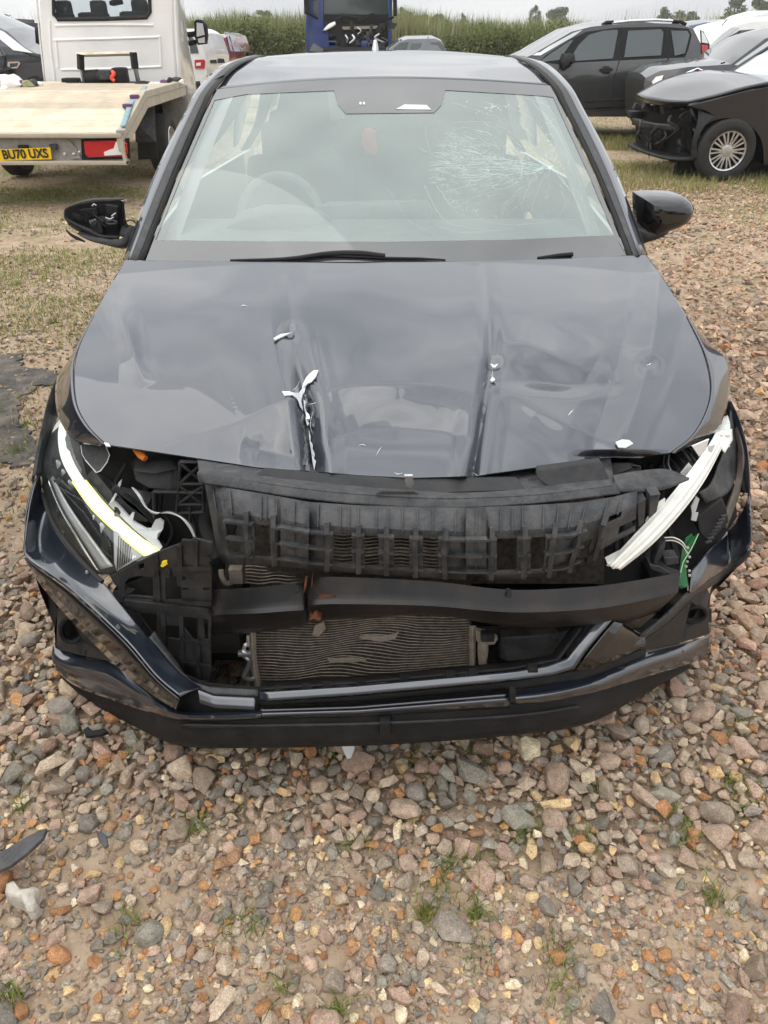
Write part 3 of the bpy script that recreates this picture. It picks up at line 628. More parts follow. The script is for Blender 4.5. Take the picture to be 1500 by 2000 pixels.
# ---- pillars and roof ----
# columns from glass edge to the outside: black rubber, dark grey trim, painted frame
PIN = {-1: [(282, 514), (345, 350), (400, 222), (426, 172)], 1: [(1226, 504), (1160, 340), (1100, 215), (1074, 166)]}
def pillar(s, a, b, name, m, off):
    """strip between pixel polylines a (inner) and b (outer) with depths"""
    return loft(name, [a, b] if len(a[0]) == 3 else None, m, CAR, nu=30, nv=5, flip=(s < 0), solid=.006)
for s, A in ((-1, [[(280, 516, 1.20), (342, 352, 1.58), (397, 224, 1.90), (424, 172, 2.03), (470, 128, 2.25), (520, 110, 2.5)], [(268, 514, 1.19), (333, 350, 1.57), (388, 222, 1.89), (414, 172, 2.03), (462, 128, 2.26), (512, 110, 2.52)], [(254, 512, 1.19), (318, 346, 1.58), (374, 222, 1.91), (403, 172, 2.05), (450, 127, 2.30), (500, 109, 2.58)], [(243, 506, 1.25), (302, 346, 1.64), (362, 222, 1.97), (390, 172, 2.10), (432, 130, 2.36), (480, 112, 2.66)], [(243, 512, 1.33), (300, 352, 1.72), (359, 228, 2.05), (386, 180, 2.18), (428, 138, 2.44), (474, 118, 2.74)]]),
             (1, [[(1228, 506, 1.20), (1163, 342, 1.58), (1103, 217, 1.90), (1076, 166, 2.03), (1030, 126, 2.25), (985, 110, 2.5)], [(1238, 503, 1.19), (1172, 340, 1.57), (1112, 216, 1.89), (1086, 166, 2.03), (1039, 126, 2.26), (993, 110, 2.52)], [(1247, 500, 1.19), (1186, 338, 1.58), (1126, 215, 1.91), (1097, 166, 2.05), (1050, 125, 2.30), (1004, 109, 2.58)], [(1262, 497, 1.25), (1202, 338, 1.64), (1138, 214, 1.97), (1110, 166, 2.10), (1068, 127, 2.36), (1024, 112, 2.66)], [(1262, 503, 1.33), (1204, 344, 1.72), (1141, 220, 2.05), (1114, 174, 2.18), (1072, 135, 2.44), (1030, 118, 2.74)]])):
    for nm, i, j, m in (('window_seal', 0, 1, M_rub), ('pillar_trim', 1, 2, M_plas2), ('front_pillar', 2, 3, M_navy), ('front_pillar', 3, 4, M_navy)):
        loft(nm, [A[i], A[j]], m, CAR, nu=36, nv=4, flip=(s < 0), solid=.004)
def arr(l): return [tuple(q) for q in l]
r0 = [U(*q) for q in ((424, 173, 2.03), (580, 158, 1.955), (750, 152, 1.935), (920, 156, 1.955), (1076, 166, 2.03))]
r1 = [U(*q) for q in ((460, 134, 2.22), (600, 124, 2.24), (750, 119, 2.24), (900, 122, 2.24), (1034, 130, 2.22))]
r2 = [U(*q) for q in ((512, 110, 2.52), (620, 102, 2.62), (740, 98.5, 2.65), (870, 100, 2.62), (992, 110, 2.52))]
r3 = [(-.60, 3.2, 1.395), (-.3, 3.2, 1.425), (0, 3.2, 1.435), (.3, 3.2, 1.425), (.60, 3.2, 1.395)]
r4 = [(-.56, 3.75, 1.33), (-.3, 3.78, 1.36), (0, 3.8, 1.37), (.3, 3.78, 1.36), (.56, 3.75, 1.33)]
loft('roof', [r0, r1, r2, r3, r4], M_navy, CAR, nu=40, nv=40, pix=False, solid=.004)
# shark fin aerial on the roof, sky reflection painted as pale colour
fx, fy = 733, 99; f0 = U(fx, 100, 3.0)
bm = bmesh.new(); fr_ = [(-.021, 3.0), (-.006, 2.93), (.006, 2.93), (.021, 3.0), (.015, 3.08), (-.015, 3.08)]
bb = [bm.verts.new((f0[0]+x, y, 1.428)) for x, y in fr_]; tt = [bm.verts.new((f0[0]+x*.38, y*.35+3.04*.65, f0[2]+.045)) for x, y in fr_]
for i in range(6): bm.faces.new((bb[i], bb[(i+1) % 6], tt[(i+1) % 6], tt[i]))
bm.faces.new(tt); frombm('aerial', bm, M_trans, CAR, bevel=.004)

# ---- sides, rear, wheels (mostly out of sight) ----
def sx(Y, Z):
    k = max(0, Z-.93)
    return (.86+.015*math.sin(Z*3)) * (1-.04*max(0, (1.2-Y))**2) * (1-.05*max(0, (Y-3))**2) - .52*k**1.12 - .075*min(1, max(0, (1.9-Y)/.7))
def arc(cy_, r, n=12): return [(cy_-r*math.cos(a), .31+r*math.sin(a)) for a in np.linspace(0, math.pi, n)]
for s in (-1, 1):
    out = [(.62, .30)]+[(y, z) for y, z in arc(.86, .335) if y > .62]+[(1.2, .24), (3.08, .24)]+arc(3.44, .335)+[(3.8, .3), (3.98, .45), (4.02, .75), (3.95, .92), (2.5, .97), (1.35, .93), (.95, .86), (.7, .78)]
    bmx = bmesh.new(); panelbm(bmx, [(s*sx(y, z), y, z) for y, z in out], (), (-s*.02, 0, 0)); frombm('side_panel', bmx, M_navy, CAR)
    win = [(1.42, .945), (2.5, .985), (3.5, .975), (3.3, 1.27), (2.6, 1.35), (2.15, 1.34)]
    bmx = bmesh.new(); panelbm(bmx, [(s*(sx(y, z)-.012), y, z) for y, z in win], (), (-s*.004, 0, 0)); frombm('side_window', bmx, M_carglass, CAR)
    loft('cant_rail', [[(s*.665, 2.1, 1.36), (s*.655, 2.6, 1.375), (s*.64, 3.1, 1.34), (s*.63, 3.6, 1.27)], [(s*.60, 2.1, 1.39), (s*.60, 2.6, 1.415), (s*.60, 3.1, 1.40), (s*.57, 3.7, 1.33)]], M_navy, CAR, pix=False, nv=3, solid=.004)
    loft('rear_pillar', [[(s*.63, 3.4, 1.30), (s*.7, 3.45, 1.1), (s*.80, 3.5, .96)], [(s*.57, 3.76, 1.32), (s*.66, 3.9, 1.1), (s*.78, 3.97, .92)]], M_navy, CAR, pix=False, nv=3, solid=.01)
    for yw in (.86, 3.44):
        bmx = bmesh.new()
        prof = [(.0, .17), (.02, .185), (.025, .215), (.0, .23), (.01, .29), (.04, .312), (.17, .312), (.2, .28), (.2, .19)]
        nseg = 28; rings = [[bmx.verts.new((s*(.845-d-(.05 if yw < 2 else 0)), yw+r*math.cos(a), .312+r*math.sin(a))) for a in np.linspace(0, 2*math.pi, nseg, endpoint=False)] for d, r in prof]
        for A, B in zip(rings[:-1], rings[1:]):
            for i in range(nseg): bmx.faces.new((A[i], A[(i+1) % nseg], B[(i+1) % nseg], B[i]))
        w = frombm('wheel', bmx, M_rub, CAR)
        bmx = bmesh.new(); bmesh.ops.create_cone(bmx, cap_ends=True, segments=20, radius1=.2, radius2=.18, depth=.1, matrix=Matrix.Translation((s*(.78 if yw > 2 else .73), yw, .312)) @ Matrix.Rotation(math.pi/2, 4, 'Y')); frombm('rim', bmx, M_steel, w)
loft('tailgate', [[(-.56, 3.77, 1.34), (0, 3.82, 1.375), (.56, 3.77, 1.34)], [(-.7, 3.97, .95), (0, 4.04, .96), (.7, 3.97, .95)], [(-.78, 3.98, .6), (0, 4.06, .6), (.78, 3.98, .6)], [(-.78, 3.9, .28), (0, 3.98, .26), (.78, 3.9, .28)]], M_navy, CAR, pix=False, nv=16, flip=True, solid=.01)
box('floor_pan', (0, 2.4, .26), (1.5, 3.0, .05), M_matte, CAR); box('bulkhead', (0, 1.1, .55), (1.4, .04, .6), M_matte, CAR)
box('engine_block', (-.05, .72, .52), (1.0, .44, .36), M_matte, CAR, bevel=.03); box('engine_bay_floor', (0, .62, .22), (1.5, .7, .03), M_matte, CAR)
for s in (-1, 1): box('inner_wing', (s*.66, .75, .52), (.16, .55, .42), M_matte, CAR, bevel=.04)

# ---- cabin ----
loft('dashboard', [[(-.66, 1.22, .955), (0, 1.12, .955), (.66, 1.22, .955)], [(-.66, 1.45, .985), (0, 1.4, .985), (.66, 1.45, .985)], [(-.66, 1.62, .97), (0, 1.62, .97), (.66, 1.62, .97)], [(-.66, 1.66, .7), (0, 1.66, .7), (.66, 1.66, .7)]], M_dash, CAR, pix=False, nv=20)
hood = [U(px, py, 1.5) for px, py in ((440, 448), (470, 415), (520, 402), (580, 402), (630, 412), (645, 425), (610, 448), (550, 458), (480, 458))]
pillow('instrument_hood', hood, M_dash, CAR, depth=(0, -.10, .04), back=.12)
pillow('airbag_cover', [U(px, py, 1.62) for px, py in ((615, 405), (640, 395), (835, 390), (848, 412), (840, 428), (640, 428))], M_dash, CAR, depth=(0, -.05, .02), back=.1)
cw = U(548, 425, 1.80); bm = bmesh.new(); bmesh.ops.create_cone
sw_r = .145
tubebm(bm, [cw+np.array((sw_r*math.cos(a), .05*math.sin(a), sw_r*math.sin(a)*.93)) for a in np.linspace(0, 2*math.pi, 49)], .017, 10, False)
sw = frombm('steering_wheel', bm, M_dash, CAR); pillow('wheel_hub', [cw+np.array((.075*math.cos(a), 0, .06*math.sin(a)-.02)) for a in np.linspace(0, 2*math.pi, 16, endpoint=False)], M_seat, sw, depth=-.03)
for (xs, w) in ((-.36, .46), (.36, .46)):
    st = box('front_seat', (xs, 2.35, .78), (w, .16, .62), M_seat, CAR, rot=Matrix.Rotation(R(-14), 3, 'X'), bevel=.05); box('headrest', (xs, 2.48, 1.16), (.26, .1, .18), M_seat, st, bevel=.035); box('cushion', (xs, 2.05, .5), (w, .5, .16), M_seat, st, bevel=.05)
box('rear_seat', (0, 3.3, .8), (1.3, .16, .66), M_seat, CAR, bevel=.05); box('rear_mirror', U(757, 232, 1.82), (.24, .03, .065), M_gloss, CAR, bevel=.012)
panel('sun_visor', [(640, 180, 2.0), (668, 180, 2.0), (672, 232, 2.0), (645, 236, 2.0)], mat('pale_headlining', (.55, .54, .5), .9), CAR, push=(0, .02, 0))
loft('headlining', [[(-.52, 2.02, 1.355), (0, 1.98, 1.365), (.52, 2.02, 1.355)], [(-.56, 2.6, 1.38), (0, 2.6, 1.415), (.56, 2.6, 1.38)], [(-.54, 3.6, 1.3), (0, 3.7, 1.33), (.54, 3.6, 1.3)]], MATS['pale_headlining'], CAR, pix=False, nv=8)
for s in (-1, 1): loft('inner_pillar', [[(s*.66, 1.36, .96), (s*.6, 1.7, 1.17), (s*.545, 2.0, 1.34)], [(s*.72, 1.42, .95), (s*.66, 1.78, 1.17), (s*.6, 2.08, 1.33)]], M_dash, CAR, pix=False, nv=3)
fresh = pillow('air_freshener', [U(px, py, 1.68) for px, py in ((712, 252), (722, 249), (733, 255), (734, 270), (738, 285), (736, 300), (725, 304), (713, 298), (707, 282), (707, 264))], mat('pink_card', (1.0, .09, .07), .6, emit=None), None, depth=.008, back=.004)
tag(fresh, 'rounded pink air freshener hanging inside the windscreen of the navy car', 'air freshener')
tube('cord', [U(722, 250, 1.68), U(738, 236, 1.82)], .001, M_seat, fresh)

# ---- front wings beside the lamps ----
for s, rows in ((-1, [[(121, 745, .95), (117, 795, .86), (99, 842, .77), (87, 890, .70), (80, 930, .64)], [(110, 742, 1.0), (97, 782, .95), (83, 838, .86), (73, 888, .78), (66, 930, .71)], [(112, 745, 1.2), (98, 790, 1.15), (84, 850, 1.05), (74, 900, .97), (66, 945, .9)]]),
               (1, [[(1410, 780, .96), (1422, 815, .90), (1436, 862, .80), (1443, 912, .72), (1447, 962, .66)], [(1424, 780, 1.0), (1442, 822, .95), (1456, 872, .86), (1461, 925, .78), (1463, 965, .72)], [(1424, 790, 1.2), (1442, 832, 1.15), (1456, 885, 1.05), (1460, 938, .97), (1462, 985, .9)]])):
    loft('front_wing', rows, M_plas2 if s < 0 else M_navy, CAR, nu=24, nv=8, flip=(s > 0), solid=.004)

# ---- crushed front end ----
def PL(poly, Yv): return [(a, b_, Yv(a, b_) if callable(Yv) else Yv) for a, b_ in poly]
# bumper cover, left corner
bump_l = loft('bumper_cover', [
  [(74, 925, .68), (86, 975, .56), (112, 1032, .44), (150, 1085, .345), (200, 1135, .26), (290, 1247, .14), (345, 1310, .08), (392, 1346, .055)],
  [(66, 945, .66), (64, 1008, .545), (80, 1062, .43), (125, 1112, .335), (178, 1158, .243), (268, 1250, .126), (326, 1318, .064), (372, 1352, .035)],
  [(56, 985, .64), (48, 1046, .53), (49, 1086, .42), (95, 1122, .325), (155, 1168, .225), (245, 1252, .112), (305, 1322, .05), (352, 1362, .018)]], M_navy, CAR, nu=50, nv=14, solid=.004)
loft('bumper_cover', [[(66, 942, .74), (52, 1000, .70), (47, 1050, .66), (47, 1086, .60)], [(71, 940, .68), (56, 1000, .645), (49, 1050, .54), (49, 1086, .43)]], M_navy, CAR, nu=20, nv=6, solid=.004)
loft('bumper_trim', [   # gloss black strip under the corner
  [(49, 1088, .42), (95, 1124, .324), (155, 1170, .224), (245, 1254, .111), (305, 1324, .049), (352, 1364, .017)],
  [(55, 1100, .45), (88, 1150, .355), (140, 1210, .262), (215, 1285, .162), (285, 1345, .082), (345, 1384, .03)]], M_gloss, CAR, nu=40, nv=4, flip=False, solid=.003)
loft('bumper_trim', [[(140, 1212, .264), (215, 1287, .164), (285, 1347, .084), (345, 1386, .032)], [(165, 1255, .29), (222, 1290, .20), (285, 1349, .11), (345, 1388, .055)]], M_matte, CAR, nu=30, nv=3)
# fog lamp pocket, left: recess wall, ring
loft('fog_pocket', [[(58, 1102, .52), (80, 1150, .47), (100, 1190, .43), (106, 1225, .41), (108, 1268, .38)], [(64, 1098, .58), (95, 1150, .53), (116, 1190, .47), (120, 1225, .44), (125, 1268, .40)], [(92, 1150, .40), (118, 1180, .37), (150, 1215, .31), (190, 1262, .25), (222, 1288, .21)]], M_matte, CAR, nu=30, nv=14)
panel('fog_pocket', [(112, 1190, .36), (150, 1212, .31), (190, 1258, .25), (218, 1292, .205), (160, 1280, .28), (110, 1268, .36)], M_plas, CAR, holes=[[(140+19*math.cos(a)-6*math.sin(a), 1229+22*math.sin(a)+6*math.cos(a), .315) for a in np.linspace(0, 2*math.pi, 22, endpoint=False)]], push=(0, .012, 0))
bm = bmesh.new(); tubebm(bm, [U(140+21*math.cos(a)-6*math.sin(a), 1229+24*math.sin(a)+6*math.cos(a), .312) for a in np.linspace(0, 2*math.pi, 29)], .006, 8, False); frombm('fog_ring', bm, M_matte, CAR)
panel('fog_pocket', [(62, 1104, .50), (90, 1150, .42), (112, 1190, .37), (108, 1225, .38), (96, 1200, .42), (78, 1155, .47)], M_matte, CAR, push=(0, .01, 0))
# lower painted panels
loft('lower_bumper', [
  [(104, 1262, .425), (145, 1277, .34), (218, 1291, .25), (280, 1335, .165), (345, 1383, .08), (420, 1391, .05), (510, 1388, .04)],
  [(104, 1285, .395), (146, 1308, .295), (225, 1333, .19), (285, 1362, .11), (345, 1394, .04), (420, 1398, .012), (510, 1395, .005)],
  [(112, 1308, .40), (150, 1338, .305), (232, 1369, .19), (290, 1388, .11), (345, 1402, .045), (420, 1404, .018), (510, 1402, .01)]], M_navy, CAR, nu=50, nv=12, solid=.004)
loft('splitter', [
  [(116, 1304, .425), (160, 1336, .32), (235, 1362, .21), (335, 1394, .065), (510, 1396, .03), (750, 1390, .022), (1000, 1372, .04), (1140, 1345, .095), (1250, 1314, .205), (1345, 1282, .37)],
  [(122, 1322, .42), (170, 1362, .31), (245, 1398, .20), (345, 1436, .05), (510, 1432, .012), (750, 1428, .005), (1000, 1412, .025), (1145, 1392, .07), (1250, 1348, .20), (1345, 1298, .37)],
  [(132, 1326, .46), (182, 1372, .35), (262, 1415, .22), (352, 1452, .07), (510, 1456, .02), (750, 1450, .012), (1000, 1432, .03), (1148, 1409, .09), (1250, 1356, .24), (1345, 1303, .41)],
  [(150, 1322, .56), (200, 1372, .45), (280, 1418, .32), (365, 1452, .15), (510, 1454, .1), (750, 1448, .1), (1000, 1430, .12), (1140, 1407, .18), (1240, 1352, .33), (1335, 1300, .5)]], M_matte, CAR, nu=80, nv=16, ang=25, solid=.004)
loft('splitter_lip', [[(352, 1412, .035), (510, 1414, .008), (750, 1409, .0), (1000, 1395, .02), (1128, 1377, .06)], [(358, 1420, .032), (510, 1420, .004), (750, 1415, -.004), (1000, 1401, .016), (1132, 1383, .056)]], M_plas, CAR, nu=40, nv=3, solid=.004)
box('splitter_rib', U(752, 1416, .004), (.025, .03, .045), M_matte, CAR, bevel=.006)
# grille frame strips (painted) and slots between
def strip(nm, top, bot, m, **kw): return loft(nm, [top, bot], m, CAR, nu=50, nv=4, lu=True, solid=.006, **kw)
strip('grille_frame', [(508, 1351, .05), (700, 1338, .045), (1000, 1311, .055), (1065, 1300, .065), (1108, 1284, .08), (1128, 1256, .10), (1165, 1207, .135)], [(510, 1370, .035), (700, 1357, .03), (1000, 1329, .04), (1080, 1318, .05), (1120, 1306, .065), (1148, 1268, .085), (1196, 1212, .12)], M_navy)
strip('grille_frame', [(1196, 1212, .12), (1212, 1216, .13), (1222, 1222, .14), (1255, 1241, .16)], [(1122, 1307, .066), (1150, 1306, .07), (1190, 1290, .09), (1258, 1262, .14)], M_gloss)
strip('grille_slot', [(505, 1371, .06), (700, 1358, .055), (1000, 1330, .065), (1120, 1308, .09), (1258, 1266, .16)], [(505, 1385, .05), (700, 1375, .045), (1000, 1346, .055), (1130, 1330, .08), (1258, 1280, .15)], M_matte)
strip('lower_bumper', [(508, 1383, .035), (700, 1374, .03), (997, 1347, .04)], [(508, 1392, .01), (700, 1386, .005), (996, 1362, .015)], M_gloss)
strip('lower_bumper', [(508, 1391, .008), (700, 1385, .003), (996, 1361, .013)], [(508, 1400, .016), (700, 1395, .011), (997, 1378, .02)], M_navy)
loft('lower_bumper', [
  [(1002, 1352, .04), (1060, 1342, .055), (1130, 1322, .095), (1180, 1300, .14), (1248, 1276, .205), (1330, 1258, .305), (1388, 1240, .41)],
  [(1000, 1364, .016), (1070, 1356, .025), (1150, 1338, .065), (1200, 1320, .11), (1258, 1298, .17), (1335, 1276, .275), (1386, 1262, .39)],
  [(1004, 1372, .02), (1080, 1366, .03), (1165, 1348, .075), (1220, 1332, .13), (1275, 1316, .19), (1340, 1296, .29), (1380, 1280, .395)]], M_navy, CAR, nu=50, nv=12, flip=False, solid=.004)
box('broken_tab', U(1000, 1357, .012), (.012, .02, .028), M_matte, CAR)
panel('opening_floor', [(320, 1300, .14), (400, 1335, .10), (520, 1345, .09), (520, 1396, .05), (345, 1396, .07), (300, 1345, .14)], M_matte, CAR)
# left lower channel rim of the grille opening
strip('grille_rim', [(300, 1235, .16), (345, 1300, .11), (362, 1330, .085), (410, 1342, .065), (505, 1347, .055)], [(290, 1247, .14), (345, 1312, .085), (385, 1346, .06), (420, 1358, .05), (505, 1360, .045)], M_plas2)
strip('grille_rim', [(388, 1346, .052), (420, 1358, .042), (500, 1361, .038)], [(392, 1372, .035), (425, 1382, .025), (498, 1386, .018)], M_navy)
strip('grille_rim', [(510, 1338, .10), (700, 1325, .095), (1000, 1298, .105), (1080, 1284, .115), (1128, 1215, .16)], [(508, 1350, .06), (700, 1337, .055), (1000, 1310, .065), (1092, 1292, .08), (1140, 1228, .13)], M_matte)
for px in (545, 600, 640, 705, 790, 880, 925, 1040): box('clip', U(px, 1351-.088*(px-510), .058), (.02, .02, .008), M_matte, CAR)
panel('grille_bracket', [(1078, 1240, .17), (1100, 1236, .17), (1150, 1217, .15), (1156, 1222, .14), (1118, 1285, .11), (1108, 1290, .11), (1105, 1248, .15), (1080, 1248, .17)], M_plas2, CAR)

# right corner of the bumper cover: broken
loft('bumper_cover', [
  [(1463, 965, .72), (1460, 985, .66), (1446, 1010, .56), (1420, 1040, .46), (1385, 1072, .36), (1358, 1105, .29), (1348, 1118, .265)],
  [(1465, 1000, .68), (1464, 1025, .61), (1448, 1052, .51), (1420, 1078, .41), (1388, 1108, .32), (1362, 1130, .255), (1346, 1138, .235)],
  [(1463, 1050, .64), (1462, 1072, .57), (1442, 1090, .475), (1415, 1108, .385), (1388, 1126, .305), (1364, 1146, .245), (1344, 1158, .22)]], M_navy, CAR, nu=40, nv=12, flip=True, solid=.005)
loft('bumper_cover', [[(1465, 960, .78), (1467, 1010, .74), (1466, 1050, .70), (1464, 1080, .66)], [(1463, 965, .72), (1465, 1010, .68), (1463, 1050, .65), (1462, 1074, .60)]], M_navy, CAR, nu=20, nv=6, solid=.004)
loft('bumper_trim', [[(1462, 1074, .57), (1440, 1092, .475), (1413, 1112, .385), (1386, 1130, .31), (1345, 1160, .222), (1300, 1205, .18), (1254, 1242, .143)],
   [(1462, 1082, .59), (1440, 1106, .51), (1408, 1134, .43), (1382, 1150, .36), (1350, 1172, .27), (1308, 1212, .21), (1256, 1250, .155)]], M_plas2, CAR, nu=40, nv=4, solid=.006)
panel('fog_pocket', [(1380, 1148, .40), (1387, 1160, .41), (1384, 1205, .40), (1386, 1238, .395), (1330, 1255, .28), (1248, 1274, .165), (1256, 1252, .16), (1308, 1214, .23), (1350, 1174, .31)], M_plas, CAR, holes=[[(1358+18*math.cos(a)+5*math.sin(a), 1200+12*math.sin(a)-6*math.cos(a), .335) for a in np.linspace(0, 2*math.pi, 20, endpoint=False)]], push=(0, .012, 0))
bm = bmesh.new(); tubebm(bm, [U(1358+20*math.cos(a)+5*math.sin(a), 1200+14*math.sin(a)-6*math.cos(a), .33) for a in np.linspace(0, 2*math.pi, 27)], .005, 8, False); frombm('fog_ring', bm, M_matte, CAR)
panel('fog_pocket', [(1325, 1190, .33), (1390, 1190, .42), (1390, 1215, .42), (1330, 1222, .33)], M_matte, CAR)
loft('wheel_arch_liner', [[(1462, 1082, .70), (1440, 1108, .66), (1410, 1140, .60), (1388, 1165, .56), (1388, 1235, .55)], [(1440, 1095, .55), (1425, 1115, .52), (1405, 1135, .47), (1387, 1155, .43), (1386, 1236, .40)]], M_matte, CAR, nu=24, nv=4)
tube('torn_edge', [U(*q) for q in ((1250, 1243, .148), (1262, 1236, .15), (1300, 1200, .19), (1330, 1172, .24), (1350, 1152, .272))], .003, M_plas2, CAR)

# crash beam: two facets with a ridge, kinked where it was hit
ub = [(400, 1152, .155), (500, 1147, .115), (585, 1138, .105), (597, 1142, .125), (606, 1128, .105), (700, 1128, .09), (850, 1136, .085), (1000, 1152, .09), (1150, 1146, .105), (1240, 1134, .135), (1330, 1118, .18)]
mb = [(400, 1196, .14), (500, 1192, .10), (588, 1186, .09), (598, 1190, .115), (610, 1176, .09), (700, 1174, .075), (850, 1178, .07), (1000, 1190, .075), (1150, 1184, .09), (1240, 1170, .12), (1325, 1150, .165)]
lb = [(400, 1240, .165), (500, 1234, .125), (585, 1222, .115), (600, 1216, .13), (612, 1212, .115), (700, 1206, .10), (850, 1200, .095), (1000, 1222, .10), (1150, 1220, .115), (1240, 1208, .145), (1290, 1190, .185)]
beam = loft('crash_beam', [[(a, b_+2, y+.05) for a, b_, y in ub], ub, [(a, b_-5, y-.004) for a, b_, y in mb], [(a, b_+6, y-.012) for a, b_, y in mb], lb, [(a, b_+2, y+.06) for a, b_, y in lb]], M_beam, CAR, nu=90, nv=21, lv=True, ang=30)
for q in ([(595, 1137), (599, 1136), (598, 1148), (594, 1158), (592, 1157)], [(609, 1131), (611, 1130), (610, 1146), (607, 1148)], [(606, 1196), (610, 1202), (618, 1200), (627, 1209), (622, 1213), (612, 1208), (604, 1212)], [(740, 1166), (748, 1162), (755, 1167), (748, 1169)], [(622, 1167), (655, 1165), (650, 1168), (630, 1169)]):
    panel('rust_patch', [(a, b_, .074 if a > 610 and a < 1000 else .082) for a, b_ in q], M_rust, beam, push=(0, .02, 0), smooth=False)
for px, py in ((580, 1158), (995, 1164)):
    panel('bolt_hole', [(px+5*math.cos(a), py+3.5*math.sin(a), .074) for a in np.linspace(0, 2*math.pi, 12, endpoint=False)], M_rub, beam, push=(0, .02, 0))
box('beam_bracket', U(1290, 1150, .34), (.08, .12, .10), M_beam, CAR, bevel=.01); box('beam_bracket', U(440, 1185, .28), (.10, .2, .12), M_beam, CAR, bevel=.01)

for q in ([(700, 1246), (722, 1240), (745, 1244), (770, 1240), (780, 1232), (772, 1248), (745, 1254), (722, 1250)], [(615, 1222), (632, 1214), (636, 1228), (622, 1244), (610, 1240)], [(640, 1288), (690, 1286), (716, 1290), (690, 1294), (645, 1294)]):
    panel('bent_fin', [(a, b_, .165) for a, b_ in q], M_alu, CAR, push=(0, .004, 0), smooth=False)

# absorber panel (ribbed plastic grid with windows)
abT = [(400, 946, .20), (440, 952, .155), (500, 962, .125), (560, 972, .11), (600, 980, .105), (700, 987, .095), (800, 990, .09), (905, 992, .09), (955, 990, .095), (1050, 986, .105), (1130, 981, .12), (1200, 970, .145), (1245, 958, .17)]
abB = [(428, 1098, .175), (455, 1101, .14), (500, 1103, .115), (560, 1106, .10), (596, 1112, .095), (700, 1120, .085), (800, 1126, .08), (905, 1132, .08), (955, 1133, .085), (1050, 1130, .095), (1095, 1126, .11), (1165, 1090, .135), (1240, 1048, .165)]
tx = np.array([q[0] for q in abT], float)
def AB(x, v, off=0.):
    i = np.linspace(0, 1, len(tx)); k = np.interp(x, tx, i)
    a = [np.interp(k, i, [q[j] for q in abT]) for j in range(3)]; b_ = [np.interp(k, i, [q[j] for q in abB]) for j in range(3)]
    bul = -.028*math.sin(math.pi*min(1, max(0, (v+.05))))*(1 if v < .9 else .8)
    stepd = .0 if v > .34 else .018*(1-v/.34)
    return U(a[0]*(1-v)+b_[0]*v, a[1]*(1-v)+b_[1]*v, (a[2]*(1-v)+b_[2]*v)+bul+stepd-off)
XS = [400, 430, 462, 495, 530, 548, 590, 605, 640, 652, 688, 712, 740, 770, 800, 826, 856, 870, 895, 910, 950, 958, 970, 1010, 1036, 1070, 1080, 1112, 1130, 1160, 1178, 1200, 1222, 1245]
VS = [0, .16, .33, .44, .62, .78, .88, 1.0]
holesx = [(495, 530, .44, .88), (652, 688, .44, .88), (712, 740, .44, .88), (770, 800, .44, .88), (826, 856, .44, .88), (970, 1010, .44, .88), (1036, 1070, .44, .88), (1160, 1178, .62, .88), (430, 462, .44, .88)]
bm = bmesh.new(); vg = {}
def raised(x): return .016 if (548 <= x < 605 or 910 <= x < 950) else 0.
def vget(x, v, o_):
    k = (x, v, o_)
    if k not in vg: vg[k] = bm.verts.new(AB(x, v, o_))
    return vg[k]
for i in range(len(XS)-1):
    for j in range(len(VS)-1):
        xa, xb, va, vb = XS[i], XS[i+1], VS[j], VS[j+1]
        if any(xa >= h0-1 and xb <= h1+1 and va >= v0-.01 and vb <= v1+.01 for h0, h1, v0, v1 in holesx): continue
        if (xa, va) in ((1112, .88), (1130, .88), (1200, .88), (1222, .88), (1178, .88), (1222, .62), (1200, .33), (910, .88)): continue
        o_ = raised(xa); bm.faces.new((vget(xa, va, o_), vget(xb, va, o_), vget(xb, vb, o_), vget(xa, vb, o_)))
absorb = frombm('absorber_panel', bm, M_plas2, CAR, ang=20, solid=.004, label='scuffed grey ribbed plastic panel with square openings')
def ribv(x, v0, v1, w=.0045, h=.012):
    o0 = raised(x)
    pts = [AB(x, v, o0+h/2) for v in np.linspace(v0, v1, 5)]; bm = bmesh.new()
    for a, b_ in zip(pts[:-1], pts[1:]):
        c = (a+b_)/2; d = Vector(b_-a); boxbm(bm, c, (w, h, d.length*1.02), d.to_track_quat('Z', 'Y').to_matrix())
    frombm('rib', bm, M_plas2, absorb, ang=20)
def ribh(v, x0, x1_, w=.005, h=.012):
    bm = bmesh.new(); xs = np.arange(x0, x1_+1, max(6, (x1_-x0)/max(1, round((x1_-x0)/22))))
    for a, b_ in zip(xs[:-1], xs[1:]):
        o_ = max(raised(a), raised(b_-1)); A, B = AB(a, v, o_+h/2), AB(b_, v, o_+h/2); d = Vector(B-A); boxbm(bm, (A+B)/2, (d.length*1.05, h, w), Vector((d.x, d.y, d.z)).to_track_quat('X', 'Z').to_matrix())
    frombm('rib', bm, M_plas2, absorb, ang=20)
for x in (415, 448, 510, 520, 540, 575, 622, 665, 682, 700, 735, 758, 786, 815, 845, 890, 930, 978, 1000, 1020, 1062, 1092, 1120, 1146, 1190, 1215): ribv(x, .02, .36, .002, .004)
for x in (480, 535, 640, 700, 755, 812, 870, 960, 1024, 1090, 1146, 1195): ribv(x, .28, .97, .0095, .014)
for x in (575, 930): ribv(x, .05, .9, .002, .004)
for v in (.44, .66, .88):
    for a, b_ in ((432, 494), (530, 548), (548, 605), (605, 651), (688, 711), (740, 769), (800, 825), (856, 909), (910, 950), (950, 969), (1010, 1035), (1070, 1130), (1130, 1160)): ribh(v, a, b_)
